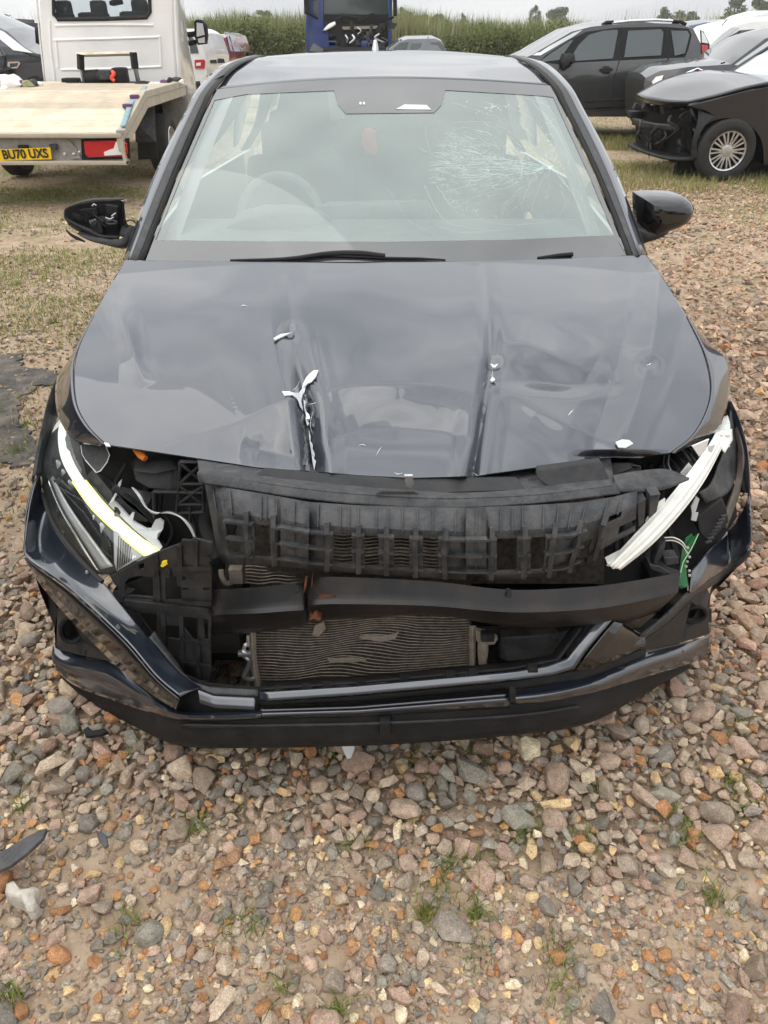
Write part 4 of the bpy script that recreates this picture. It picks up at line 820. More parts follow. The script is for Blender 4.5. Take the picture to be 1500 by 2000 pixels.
# broken right end of the panel
for q in ([(1215, 1000), (1230, 985), (1236, 1030), (1222, 1040)], [(1245, 985), (1262, 975), (1258, 1020), (1248, 1030)], [(1270, 968), (1290, 965), (1282, 1000), (1268, 1012)]):
    panel('broken_rib', [(a, b_, .165) for a, b_ in q], M_plas2, absorb, push=(0, .03, 0))

# slam panel cover under the bonnet lip
loft('slam_panel', [[(382, 890, .36), (600, 905, .34), (760, 912, .33), (900, 912, .33), (1050, 905, .34), (1190, 885, .38)], [(386, 905, .27), (600, 930, .24), (760, 945, .225), (900, 948, .225), (1050, 938, .24), (1195, 915, .28)], [(388, 922, .21), (600, 952, .165), (760, 966, .155), (900, 970, .155), (1050, 962, .16), (1200, 945, .20)], [(386, 926, .20), (600, 958, .155), (760, 972, .145), (900, 976, .145), (1050, 968, .15), (1205, 950, .19)], [(390, 943, .19), (600, 976, .14), (760, 990, .13), (900, 994, .13), (1050, 984, .135), (1210, 966, .175)]], M_plas2, CAR, nu=70, nv=20, ang=22, solid=.004)
loft('slam_panel', [[(1196, 930, .215), (1240, 922, .23), (1300, 918, .25), (1345, 936, .24)], [(1205, 962, .18), (1250, 962, .19), (1300, 955, .21), (1345, 938, .235)]], M_plas2, CAR, nu=24, nv=6, solid=.004)
panel('slam_panel', [(1050, 918, .215), (1175, 902, .25), (1194, 945, .205), (1080, 960, .18), (1048, 935, .2)], M_plas, CAR, push=(0, .02, 0), bevel=.004)
panel('slam_panel', [(490, 940, .19), (515, 922, .215), (640, 934, .205), (800, 944, .20), (1010, 940, .205), (1026, 958, .17), (800, 966, .165), (640, 958, .17)], M_plas, CAR, push=(0, .02, 0), bevel=.003)
panel('bonnet_catch', [(790, 930, .165), (806, 930, .165), (808, 945, .165), (802, 954, .165), (793, 949, .165)], M_steel, CAR, push=(0, .008, 0))
panel('catch_slot', [(733, 966, .138), (745, 960, .14), (808, 961, .138), (818, 966, .136)], M_rub, CAR, push=(0, .004, 0))
panel('lamp_bracket', [(1195, 905, .34), (1230, 905, .33), (1252, 912, .31), (1252, 922, .30), (1196, 930, .32)], M_plas, CAR, holes=[[(1238+4*math.cos(a), 914+4*math.sin(a), .32) for a in np.linspace(0, 6.28, 10, endpoint=False)]])

# condenser with bent tubes
bmc2 = mat('condenser_fins', (.17, .142, .115), .6, .5, dust=.8, dcol=(.05, .042, .035), ds=60)
t = bmc2.node_tree; b = t.nodes['Principled BSDF']; wv = N(t, 'ShaderNodeTexWave', Scale=170., Distortion=6.); wv.inputs['Detail Scale'].default_value = 3
tcn = N(t, 'ShaderNodeTexCoord'); t.links.new(tcn.outputs['Object'], wv.inputs[0]); bp = N(t, 'ShaderNodeBump', Strength=1., Distance=.01); t.links.new(wv.outputs[0], bp.inputs['Height']); t.links.new(bp.outputs[0], b.inputs['Normal'])
def cdY(px, py): return .178+.02*vnoise(np.array(px/1.), np.array(py/1.), 90, 61)-.01*math.exp(-((px-720)/120)**2)
cond = loft('condenser', [[(488, y, .205) for _ in (0,)]+[(x, y, cdY(x, y)+.012) for x in range(520, 930, 40)] for y in (1085, 1140, 1200, 1240, 1270, 1300, 1345)], bmc2, CAR, nu=60, nv=40)
ci = 0
for y0 in np.arange(1190, 1346, 5.2):
    pts = []
    for x in np.arange(500, 922, 8.):
        k = (y0-1196)/146; wob = 12*math.sin((x-500)/58+k*2.2)*math.exp(-((k-.3)/.3)**2)*math.exp(-((x-720)/140)**2)+6*math.sin((x-470)/34+k*7)*math.exp(-((k-.55)/.3)**2)*math.exp(-((x-640)/110)**2)+5*math.sin((x-500)/120)+2*(vnoise(x, y0, 24, 71)-.5)-9*math.exp(-(((x-640)/60)**2))*math.exp(-((k-.6)/.3)**2)
        yy = y0+wob-.035*(x-700)*k
        pts.append(U(x, yy, cdY(x, yy)-.004*math.sin(x/30+k*4)))
    tube('tube', pts, .0010, M_alu, cond, n=5)
for y0 in np.arange(1100, 1140, 6.5):
    tube('tube', [U(x, y0-.02*(x-480)+1.6*math.sin(x/9+y0), .195) for x in np.arange(480, 602, 7.)], .0016, M_alu, cond, n=5)
    for x0, x1_ in ((655, 690), (714, 742), (772, 802), (828, 858)):
        for dy in (-56, -28): tube('tube', [U(x, y0+dy+1.2*math.sin(x/7), .19) for x in np.arange(x0-4, x1_+4, 6.)], .0013, M_alu, cond, n=5)
loft('condenser_tank', [[(486, 1236, .165), (487, 1290, .165), (498, 1342, .165)], [(492, 1236, .155), (494, 1290, .155), (505, 1342, .155)], [(500, 1236, .165), (502, 1290, .165), (512, 1342, .165)]], M_alu, cond, nu=12, nv=8)
loft('condenser_tank', [[(916, 1222, .16), (916, 1265, .16), (917, 1305, .16)], [(923, 1222, .15), (922, 1265, .15), (923, 1304, .15)], [(930, 1222, .16), (929, 1265, .16), (928, 1303, .16)]], M_alu, cond, nu=12, nv=8)
tube('receiver', [U(944, 1245, .15), U(943, 1270, .155), U(942, 1296, .16)], [.011, .0125, .012, .009], M_alu, CAR, n=14, smoothp=8)
panel('receiver_bracket', [(929, 1232, .15), (960, 1240, .15), (972, 1248, .15), (966, 1258, .15), (938, 1262, .15), (930, 1250, .15)], M_alu, CAR, push=(0, .012, 0)); box('connector', U(952, 1242, .14), (.03, .02, .02), M_plas, CAR, bevel=.003)
tube('coolant_pipe', [U(488, 1255, .155), U(478, 1262, .15), U(476, 1280, .15), U(487, 1292, .15), U(480, 1312, .15), U(476, 1322, .15), U(488, 1326, .155), U(498, 1324, .16)], .0048, M_steel, CAR, smoothp=40)
tube('coolant_pipe', [U(484, 1240, .155), U(485, 1262, .15)], .004, M_steel, CAR); box('pipe_block', U(478, 1276, .145), (.03, .012, .011), M_steel, CAR, bevel=.002)
panel('air_duct', [(975, 1246, .19), (1088, 1240, .19), (1100, 1262, .19), (1092, 1290, .17), (985, 1292, .17), (974, 1285, .18)], M_plas, CAR, push=(0, .03, 0), bevel=.005)
loft('radiator', [[(930, 1225, .27), (1090, 1215, .27)], [(930, 1250, .27), (1090, 1240, .27)]], bmc2, CAR, nu=10, nv=4)
loft('radiator', [[(440, 960, .33), (1180, 960, .33)], [(440, 1140, .26), (1180, 1140, .26)]], bmc2, CAR, nu=10, nv=8)
tube('intake_pipe', [U(432, 1112, .2), U(434, 1128, .19), U(442, 1140, .19), U(452, 1138, .2)], .006, M_alu, CAR, smoothp=12); box('intake_block', U(462, 1122, .2), (.03, .02, .04), M_alu, CAR, bevel=.003)
pillow('horn', [U(440+22*math.cos(a), 1032+18*math.sin(a), .17) for a in np.linspace(0, 6.28, 18, endpoint=False)], M_plas2, CAR, depth=.012)
panel('horn_bracket', [(420, 992, .165), (428, 990, .165), (434, 1010, .165), (462, 1048, .165), (455, 1052, .165), (432, 1046, .165), (424, 1040, .165)], M_plas2, CAR)

# left mounting panel with cut-outs
def lbY(x, y): return .235-.0006*(x-220)+.00004*(y-1060)
MP = panel('mounting_panel', [(215, 1126), (310, 1078), (330, 1070), (352, 1062), (356, 1054), (372, 1056), (378, 1051), (415, 1060), (416, 1082), (406, 1090), (413, 1110), (414, 1184), (404, 1190), (414, 1200), (411, 1252), (413, 1304), (408, 1342), (360, 1338), (338, 1304), (300, 1238), (262, 1188), (232, 1152)], M_plas, CAR, Y=lbY, push=(0, .006, 0), bevel=.0015,
      holes=[[(244, 1140), (252, 1130), (268, 1126), (298, 1128), (299, 1167), (245, 1162)], [(323, 1127), (344, 1127), (346, 1146), (353, 1146), (354, 1173), (324, 1173)], [(272, 1103), (281, 1099), (281, 1112), (272, 1114)], [(357, 1149), (368, 1149), (368, 1154), (357, 1154)], [(397, 1149), (410, 1149), (410, 1154), (397, 1154)], [(358, 1125), (365, 1129), (361, 1137), (354, 1133)],
             [(264, 1197), (306, 1200), (306, 1240), (294, 1240)], [(322, 1222), (354, 1224), (354, 1250), (324, 1246)], [(358, 1206), (386, 1206), (386, 1252), (378, 1250), (360, 1226)], [(398, 1210), (406, 1210), (406, 1250), (400, 1250)]])
def lrib(p, q, w=.003, h=.01):
    bm = bmesh.new()
    A, B = U(p[0], p[1], lbY(*p)-h/2), U(q[0], q[1], lbY(*q)-h/2); d = Vector(B-A); boxbm(bm, (A+B)/2, (w, h, d.length), d.to_track_quat('Z', 'Y').to_matrix()); frombm('mounting_rib', bm, M_plas, MP)
for p, q in (((304, 1084), (310, 1180)), ((350, 1066), (352, 1110)), ((382, 1056), (382, 1112)), ((340, 1111), (413, 1111)), ((236, 1178), (412, 1200)), ((240, 1184), (412, 1206)), ((318, 1190), (322, 1296)), ((354, 1175), (356, 1332)), ((322, 1176), (412, 1180)), ((322, 1290), (412, 1302)), ((387, 1256), (389, 1340)), ((360, 1252), (412, 1258)), ((404, 1092), (412, 1092)), ((245, 1172), (300, 1176)), ((328, 1128), (328, 1112)), ((360, 1326), (408, 1334))): lrib(p, q)
lrib((246, 1176), (410, 1196), .008, .016)
panel('yellow_tab', [(313, 1106, .17), (316, 1099, .17), (326, 1095, .17), (327, 1102, .17), (318, 1108, .17)], M_yel, CAR, push=(0, .006, 0))
tube('black_wire', [U(314, 1107, .172), U(308, 1118, .175), U(298, 1128, .18)], .0015, M_matte, CAR); tube('black_wire', [U(327, 1098, .17), U(345, 1092, .17), U(352, 1082, .175)], .0015, M_matte, CAR)
panel('foam_liner', [(225, 1150, .30), (330, 1110, .28), (415, 1110, .26), (412, 1330, .26), (350, 1300, .26)], M_rub, CAR)
panel('grille_mesh', [(220, 1160, .24), (240, 1148, .23), (262, 1152, .22), (240, 1168, .22)], M_matte, CAR)

# ---- lit left headlamp ----
LAMP = panel('headlamp', [(118, 812, .82), (97, 850, .76), (82, 905, .68), (82, 950, .63), (100, 1010, .52), (150, 1082, .41), (190, 1122, .35), (222, 1122, .33), (318, 1078, .32), (280, 1036, .36), (225, 970, .42), (180, 915, .48), (152, 862, .56), (130, 815, .76)], M_plas2, CAR, push=(0, .03, 0), label='left headlamp with its running light still lit')
d1 = [(119, 812, .74), (113, 850, .64), (119, 895, .545), (142, 940, .455), (180, 992, .375), (232, 1042, .31), (284, 1085, .262)]; d2 = [(127, 812, .74), (130, 850, .63), (141, 895, .53), (166, 938, .445), (205, 986, .37), (254, 1034, .31), (306, 1075, .262)]
loft('running_light', [d1, [((a[0]+b_[0])/2, (a[1]+b_[1])/2, (a[2]+b_[2])/2-.012) for a, b_ in zip(d1, d2)], d2], M_drl, LAMP, nu=50, nv=9, solid=.004)
for dd, sh in ((d1[3:], -2.5), (d2[3:], 2)): loft('light_edge', [[(a-sh*.2, b_+sh*.2, y+.001) for a, b_, y in dd], [(a+sh, b_-sh*.7, y+.004) for a, b_, y in dd]], M_drly, LAMP, nu=30, nv=3)
loft('light_tip', [[(262, 1066, .281), (275, 1077, .27), (285, 1086, .258)], [(287, 1056, .281), (300, 1066, .27), (313, 1074, .258)]], M_drly, LAMP, nu=10, nv=3)
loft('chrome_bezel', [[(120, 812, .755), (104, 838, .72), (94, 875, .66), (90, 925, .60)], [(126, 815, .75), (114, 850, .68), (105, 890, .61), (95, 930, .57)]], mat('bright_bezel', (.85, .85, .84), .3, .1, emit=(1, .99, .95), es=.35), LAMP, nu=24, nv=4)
loft('reflector_strip', [[(97, 936, .54), (120, 990, .46), (160, 1055, .37), (196, 1112, .30)], [(102, 930, .53), (132, 985, .45), (174, 1046, .36), (220, 1106, .29)]], M_refl, LAMP, nu=24, nv=4, solid=.003)
loft('chrome_edge', [[(96, 937, .53), (119, 992, .45), (158, 1058, .36), (194, 1116, .29)], [(94, 938, .53), (116, 993, .45), (154, 1060, .36), (190, 1116, .29)]], M_chrome, LAMP, nu=24, nv=2, solid=.004)
panel('side_reflector', [(222, 1036, .315), (232, 1040, .31), (278, 1086, .285), (228, 1116, .29), (223, 1100, .29)], M_refl, LAMP, push=(0, .01, 0))
for k in range(9): tube('reflector_ridge', [U(232+k*4.6, 1046+k*4.2, .296), U(229+k*4.4, 1112-k*2.9, .285)], .0016, M_chrome, LAMP, n=5)
for (a, b_, w, h) in ((113, 910, 10, 20), (124, 930, 10, 24), (137, 952, 10, 26), (150, 976, 11, 24), (166, 1000, 14, 22), (186, 1020, 12, 26), (200, 1036, 12, 26)):
    yv = .55-(a-113)*.0022; panel('led_reflector', [(a-w/2, b_-h/2, yv), (a+w/2, b_-h/2+6, yv), (a+w/2+4, b_+h/2, yv), (a-w/2+3, b_+h/2-4, yv)], M_refl, LAMP, push=(0, .01, 0), bevel=.002)
panel('lamp_divider', [(104, 938, .52), (112, 935, .51), (170, 985, .42), (216, 1040, .34), (218, 1090, .32), (200, 1088, .33), (150, 1020, .43)], M_gloss, LAMP, push=(0, .01, 0))
panel('lamp_divider', [(196, 1044, .325), (210, 1058, .315), (212, 1086, .31), (198, 1075, .32)], M_rub, LAMP, push=(0, .004, 0))
LLo = [(118, 810, .73), (96, 850, .67), (82, 905, .59), (82, 950, .545), (100, 1012, .43), (150, 1084, .325), (190, 1124, .27), (226, 1124, .255)]; LLi = [(126, 810, .73), (136, 850, .61), (148, 895, .51), (174, 938, .43), (214, 986, .355), (262, 1032, .295), (300, 1063, .26), (314, 1075, .25)]
loft('lens', [LLo, [((a[0]+b_[0])/2, (a[1]+b_[1])/2, (a[2]+b_[2])/2-.03) for a, b_ in zip(LLo, LLi)], LLi], M_lens, LAMP, nu=40, nv=12)
panel('white_bracket', [(212, 985, .34), (226, 962, .34), (231, 944, .34), (237, 938, .34), (236, 946, .34), (229, 965, .34), (222, 978, .33), (238, 994, .325), (252, 1010, .32), (258, 1002, .32), (262, 1003, .32), (259, 1018, .31), (268, 1024, .31), (286, 1034, .30), (293, 1036, .3), (302, 1018, .3), (312, 1014, .3), (320, 1020, .3), (318, 1034, .3), (308, 1042, .29), (306, 1054, .29), (316, 1070, .27), (311, 1074, .265), (262, 1034, .305), (215, 988, .355)], M_trans, LAMP, push=(0, .006, 0))
tube('lamp_gasket', [U(*q) for q in ((84, 965, .55), (104, 1020, .43), (150, 1086, .32), (186, 1124, .27), (200, 1136, .255))], .006, M_rub, CAR, smoothp=20)
for px, py, yv in ((121, 1042, .40), (170, 1118, .28)): pillow('rivet', [U(px+4*math.cos(a), py+4*math.sin(a), yv) for a in np.linspace(0, 6.28, 12, endpoint=False)], M_steel, CAR, depth=.002, back=.004)
# bits behind the left lamp
loft('lamp_housing', [[(136, 850, .66), (152, 880, .58), (190, 930, .49), (230, 985, .42)], [(150, 862, .60), (166, 885, .55), (200, 935, .47), (238, 985, .41)]], M_plas, CAR, nu=20, nv=4)
panel('mesh_flap', [(157, 869, .47), (200, 866, .45), (214, 889, .43), (208, 905, .42), (195, 921, .41), (186, 922, .41), (166, 898, .44), (159, 884, .46)], M_plas2, CAR, push=(0, .004, 0))
tube('flap_edge', [U(*q) for q in ((158, 870, .468), (160, 886, .458), (168, 900, .438), (188, 923, .408), (196, 920, .408), (209, 903, .418), (214, 889, .428), (205, 868, .446))], .0012, M_primer, CAR)
panel('fuse_box', [(256, 908, .36), (262, 902, .37), (332, 900, .36), (346, 914, .34), (348, 956, .33), (338, 960, .33), (290, 955, .335), (264, 940, .35)], M_plas, CAR, push=(0, .10, 0), bevel=.005)
panel('fuse_box_lid', [(254, 906, .35), (262, 900, .37), (334, 899, .36), (348, 916, .335), (300, 926, .335), (262, 922, .345)], M_plas, CAR, push=(0, .01, 0), bevel=.003)
tube('connector', [U(264, 878, .38), U(275, 888, .36), U(284, 896, .35)], [.006, .010, .007], M_orange, CAR, smoothp=6)
bm = bmesh.new()
for p, q in (((352, 902), (396, 902)), ((352, 902), (346, 1000)), ((396, 902), (398, 1000)), ((352, 905), (396, 940)), ((396, 905), (350, 945)), ((350, 945), (398, 945)), ((350, 948), (396, 985)), ((398, 948), (348, 985)), ((346, 985), (398, 985)), ((346, 1002), (398, 1000)), ((372, 985), (372, 1020)), ((300, 960), (398, 962)), ((300, 960), (302, 1010))): tubebm(bm, [U(*p, .30), U(*q, .30)], .0045, 6)
frombm('front_frame', bm, M_plas, CAR)
bm = bmesh.new(); boxbm(bm, U(262, 985, .36), (.075, .05, .05), Matrix.Rotation(R(12), 3, 'Y'))
for k in range(12): boxbm(bm, U(240+k*4, 968+k*3.0, .33), (.0025, .02, .055), Matrix.Rotation(R(-32), 3, 'Y'))
frombm('heat_sink', bm, M_plas2, CAR)
for k, (dx, m) in enumerate(((0, M_trans), (4, M_trans), (8, M_plas2), (2, M_steel))):
    tube('wire', [U(258+dx, 952+dx*.5, .33), U(270+dx, 968, .31), U(284+dx, 990+dx, .30), U(304, 1001+dx*.4, .29), U(330, 1002-dx*.5, .28), U(352+dx*.6, 1010, .27), U(368+dx, 1028, .26), U(380+dx*.4, 1050, .25)], .0013, m, CAR, n=6, smoothp=30)
for _ in range(7):
    a = rng.uniform(240, 400); tube('black_hose', [U(a, 905, .42), U(a+rng.uniform(-25, 25), 960, .40), U(a+rng.uniform(-10, 30), 1030, .36), U(a+rng.uniform(0, 25), 1080, .33)], rng.uniform(.003, .009), M_matte, CAR, smoothp=16)
tube('large_hose', [U(410, 985, .36), U(402, 1020, .33), U(412, 1060, .30), U(424, 1090, .28)], .016, M_rub, CAR, smoothp=14, n=12)

# ---- broken right headlamp ----
HL = [(1184, 1104, .13), (1240, 1042, .17), (1300, 978, .235), (1348, 918, .32), (1388, 862, .42), (1399, 838, .50)]; HR = [(1214, 1112, .125), (1278, 1060, .165), (1336, 996, .235), (1377, 938, .32), (1405, 884, .42), (1414, 864, .48)]
rows = [[tuple(np.array(a)*(1-k)+np.array(b_)*k+np.array((0, 0, -.010*math.sin(math.pi*k)+(.004 if i % 2 else -.003)))) for a, b_ in zip(HL, HR)] for i, k in enumerate(np.linspace(0, 1, 9))]
RL = loft('broken_headlamp', rows, M_wplas, CAR, nu=40, nv=33, ang=25, solid=.004, label='snapped white light guide hanging out of the right headlamp')
panel('guide_tab', [(1186, 1100, .124), (1222, 1082, .13), (1226, 1093, .125), (1198, 1112, .12)], M_wplas, RL, push=(0, .02, 0)); panel('guide_tab', [(1262, 1020, .2), (1280, 988, .22), (1300, 975, .23), (1290, 1005, .21)], M_wplas, RL, push=(0, .006, 0))
loft('ribbed_guide', [[(1396, 850, .47), (1402, 832, .54), (1408, 818, .6)], [(1424, 852, .46), (1426, 835, .52), (1422, 815, .6)]], M_wplas, RL, nu=8, nv=6, solid=.005)
loft('ribbed_guide', [[(1398, 866, .45), (1412, 850, .47), (1426, 838, .50)], [(1414, 886, .43), (1421, 872, .45), (1427, 860, .48)]], M_wplas, RL, nu=8, nv=6, solid=.005)
for k in range(10): tube('guide_ridge', [U(1412+k*.8, 830+k*5, .50-k*.006), U(1426, 826+k*5, .50-k*.006)], .0011, M_trans, RL, n=5)
loft('lamp_housing', [[(1428, 800, .72), (1438, 860, .62), (1440, 915, .52), (1424, 960, .42), (1380, 984, .36)], [(1412, 880, .52), (1404, 905, .46), (1396, 930, .42), (1384, 950, .38), (1366, 962, .35)]], M_plas2, CAR, nu=24, nv=8, flip=True, solid=.004)
loft('wing_edge', [[(1418, 798, .90), (1442, 842, .76), (1452, 895, .62), (1446, 960, .48), (1420, 1032, .40)], [(1416, 800, .86), (1432, 846, .72), (1438, 900, .59), (1432, 960, .46), (1417, 1010, .40)]], mat('scuffed_edge', (.10, .085, .072), .6, dust=.8, dcol=(.25, .2, .16), ds=40), CAR, nu=30, nv=6, flip=True, solid=.008)
panel('lamp_module', [(1362, 1010, .33), (1412, 974, .38), (1420, 995, .38), (1424, 1020, .37), (1384, 1062, .31), (1366, 1040, .32)], M_matte, CAR, push=(0, .04, 0), bevel=.004)
for k in range(8): box('module_fin', U(1384+k*4.4, 1058-k*7.2, .305+k*.008), (.014, .006, .004), M_plas2, CAR, rot=Matrix.Rotation(R(-20), 3, 'Y'))
for q, m in (([(1330, 925), (1346, 905), (1352, 912), (1345, 935), (1336, 935)], M_trans), ([(1385, 872), (1398, 868), (1390, 885), (1384, 882)], M_trans), ([(1350, 990), (1360, 970), (1366, 975), (1358, 1002), (1352, 1004)], M_trans), ([(1352, 1004), (1364, 1002), (1360, 1018), (1350, 1016)], M_trans), ([(1352, 872), (1385, 858), (1378, 880), (1366, 892)], M_refl)):
    panel('broken_shard', [(a, b_, .33) for a, b_ in q], m, CAR, push=(0, .004, 0))
for k in range(9): box('heat_fin', U(1292+k*8.5, 928+4*math.sin(k)-k*3, .42), (.007, .05, .03+.012*(k % 3)), M_plas2, CAR, rot=Matrix.Rotation(R(20-k*3), 3, 'Y'))
for k in range(6): box('heat_fin', U(1336+k*7, 888-k*2, .48), (.006, .05, .035), M_plas2, CAR)
for dx, m in ((0, M_plas2), (5, M_matte), (9, M_steel)): tube('wire', [U(1298+dx, 888, .40), U(1296+dx, 905, .38), U(1301+dx, 920, .36)], .0018, m, CAR, smoothp=10)
panel('circuit_board', [(1340, 1050, .24), (1348, 1044, .25), (1352, 1050, .25), (1364, 1043, .25), (1352, 1070, .24), (1336, 1098, .22), (1342, 1146, .19), (1330, 1150, .19), (1322, 1143, .19), (1328, 1108, .21), (1332, 1075, .225)], M_pcb, CAR, push=(.004, .004, 0), smooth=False)
for k in range(8): box('solder_pad', U(1340+rng.uniform(-4, 8), 1070+k*9, .205), (.005, .004, .004), M_steel, CAR)
tube('board_edge', [U(1364, 1043, .248), U(1350, 1072, .236), U(1334, 1098, .216), U(1324, 1142, .186)], .0012, mat('pale_green', (.3, .6, .3), .5), CAR)
for dx in (0, 3, 6): tube('wire', [U(1298, 1050+dx, .22), U(1316, 1050+dx, .215), U(1332, 1058+dx, .21), U(1340, 1070+dx, .21)], .0012, [M_wplas, M_plas2, M_wplas][dx//3], CAR, n=6, smoothp=14)
for q in ([(1290, 1064), (1302, 1056), (1296, 1082), (1284, 1104), (1276, 1102), (1278, 1090)], [(1268, 1102), (1290, 1106), (1312, 1122), (1336, 1130), (1338, 1148), (1310, 1128), (1270, 1112)], [(1296, 1090), (1325, 1088), (1326, 1102), (1300, 1106)]):
    panel('smashed_bracket', [(a, b_, .20) for a, b_ in q], M_plas2, CAR, push=(0, .03, 0), bevel=.003)
for _ in range(8):
    a = rng.uniform(1215, 1330); tube('black_hose', [U(a, 905, .46), U(a+rng.uniform(-25, 25), 960, .44), U(a+rng.uniform(-30, 20), 1030, .38), U(a+rng.uniform(-30, 10), 1090, .33)], rng.uniform(.003, .009), M_matte, CAR, smoothp=16)
panel('engine_bay_wall', [(1190, 880, .62), (1420, 800, .80), (1440, 1010, .52), (1340, 1150, .36), (1170, 1150, .36)], M_matte, CAR)
panel('engine_bay_wall', [(120, 850, .80), (420, 890, .52), (430, 1150, .36), (240, 1150, .38), (110, 930, .66)], M_matte, CAR)
panel('debris', [(1210, 1232, .22), (1240, 1205, .22), (1285, 1180, .22), (1280, 1200, .22), (1250, 1225, .2)], mat('brown_debris', (.12, .085, .06), .9, var=.5, vs=50), CAR, push=(0, .02, 0))

# ---- wing mirrors ----
def mirror_arm(pts, m=M_plas): return loft('mirror_arm', pts, m, CAR, nu=12, nv=8, solid=.008)
mo = [U(*q, 1.55) for q in ((1243, 379), (1262, 377), (1300, 377), (1328, 380), (1345, 390), (1352, 402), (1350, 418), (1340, 432), (1318, 444), (1295, 452), (1268, 462), (1250, 452), (1244, 430))]
mr = pillow('wing_mirror', mo, M_gloss, CAR, depth=.085, back=.05, cen=U(1296, 412, 1.55), rings=8, pw=3, label='intact gloss black wing mirror on the right')
panel('mirror_inner', [(1243, 380, 1.525), (1258, 388, 1.50), (1276, 402, 1.48), (1292, 420, 1.475), (1292, 432, 1.475), (1282, 446, 1.485), (1270, 458, 1.50), (1250, 452, 1.52)], M_matte, mr, push=(0, .03, 0), bevel=.004)
loft('mirror_arm', [[(1243, 432, 1.53), (1262, 447, 1.51), (1296, 452, 1.5), (1308, 452, 1.5)], [(1245, 448, 1.50), (1262, 456, 1.485), (1285, 460, 1.49), (1300, 457, 1.5)], [(1254, 476, 1.50), (1268, 472, 1.50), (1290, 465, 1.51), (1306, 455, 1.52)], [(1250, 470, 1.58), (1268, 466, 1.58), (1290, 458, 1.58), (1304, 452, 1.58)]], M_plas2, mr, nu=14, nv=10)
# smashed left mirror: rim, hollow shell, workings
rim = [(127, 416), (132, 408), (150, 400), (175, 393), (205, 390), (238, 390), (237, 398), (240, 412), (241, 428), (246, 440), (248, 447), (235, 458), (232, 466), (205, 465), (180, 458), (155, 446), (132, 430)]
ml = pillow('wing_mirror', [U(a, b_, 1.55) for a, b_ in rim], M_matte, CAR, depth=-.08, back=.0, rings=5, label='smashed left wing mirror with its workings exposed')
tube('mirror_rim', [U(*q) for q in ((127, 418, 1.53), (130, 408, 1.525), (150, 399, 1.52), (178, 392, 1.52), (210, 390, 1.52), (239, 389, 1.52))], [.004, .005, .006, .007, .006, .003], M_plas2, ml, smoothp=20)
tube('mirror_rim', [U(*q) for q in ((239, 392, 1.52), (240, 410, 1.52), (243, 432, 1.52), (249, 444, 1.52))], .006, M_gloss, ml, smoothp=12)
tube('mirror_rim', [U(*q) for q in ((126, 416, 1.53), (130, 428, 1.525), (150, 440, 1.52), (172, 450, 1.52), (198, 462, 1.52), (232, 464, 1.52))], [.003, .006, .008, .009, .006], M_plas, ml, smoothp=20)
loft('mirror_base', [[(158, 452, 1.53), (180, 458, 1.52), (205, 466, 1.51), (236, 466, 1.51), (262, 440, 1.52)], [(150, 456, 1.52), (172, 468, 1.51), (200, 476, 1.505), (236, 482, 1.505), (256, 470, 1.52)], [(160, 460, 1.57), (176, 470, 1.56), (200, 477, 1.56), (240, 486, 1.56), (256, 480, 1.57)]], M_plas2, ml, nu=24, nv=8)
loft('mirror_base', [[(240, 446, 1.55), (252, 442, 1.55), (266, 444, 1.55)], [(236, 462, 1.53), (248, 466, 1.52), (258, 470, 1.53)]], M_plas2, ml, nu=8, nv=4, solid=.01)
tube('broken_trim', [U(*q, 1.5) for q in ((129, 449), (138, 458), (150, 465), (166, 472))], [.002, .005, .006, .003], M_matte, ml, smoothp=10)
for (a, b_, w, h, m) in ((185, 434, .026, .024, M_steel), (192, 442, .03, .04, M_plas2), (216, 436, .06, .03, M_matte), (212, 452, .07, .03, M_plas), (176, 414, .06, .025, M_plas), (200, 408, .05, .03, M_matte), (158, 424, .05, .02, M_plas), (220, 412, .04, .04, M_plas), (205, 425, .035, .014, M_plas2)):
    box('mirror_motor', U(a, b_, 1.55+rng.uniform(-.01, .02)), (w, .03, h), m, ml, rot=Matrix.Rotation(rng.uniform(-.5, .5), 3, 'Y'), bevel=.004)
for k in range(9):
    p0 = np.array((rng.uniform(150, 215), rng.uniform(404, 440))); p1 = p0+rng.normal(size=2)*10; p2 = p1+rng.normal(size=2)*12
    tube('mirror_wire', [U(*np.clip(q, (140, 398), (232, 452)), 1.525) for q in (p0, p1, p2, p2+(8, 6))], .0016, [M_matte, M_plas2, M_plas][k % 3], ml, n=6, smoothp=14)
for q in (((206, 425), (215, 428), (222, 424)), ((218, 422), (223, 418), (226, 416)), ((180, 402), (183, 398), (188, 401))): tube('mirror_wire', [U(*w, 1.515) for w in q], .0022, M_trans, ml, n=6)
bm = bmesh.new(); tubebm(bm, [U(218+10*math.cos(a), 434+3.5*math.sin(a), 1.515) for a in np.linspace(0, 6.28, 17)], .004, 6, False); frombm('mirror_pivot', bm, M_plas2, ml)
tube('loose_wire', [U(*q, 1.54) for q in ((243, 434), (252, 430), (260, 431), (266, 436))], .0022, M_matte, ml, smoothp=10)
loft('mirror_shell', [[(128, 422, 1.54), (150, 436, 1.54), (185, 448, 1.54)], [(134, 438, 1.55), (152, 450, 1.55), (180, 458, 1.55)]], M_gloss, ml, nu=14, nv=4, solid=.004)

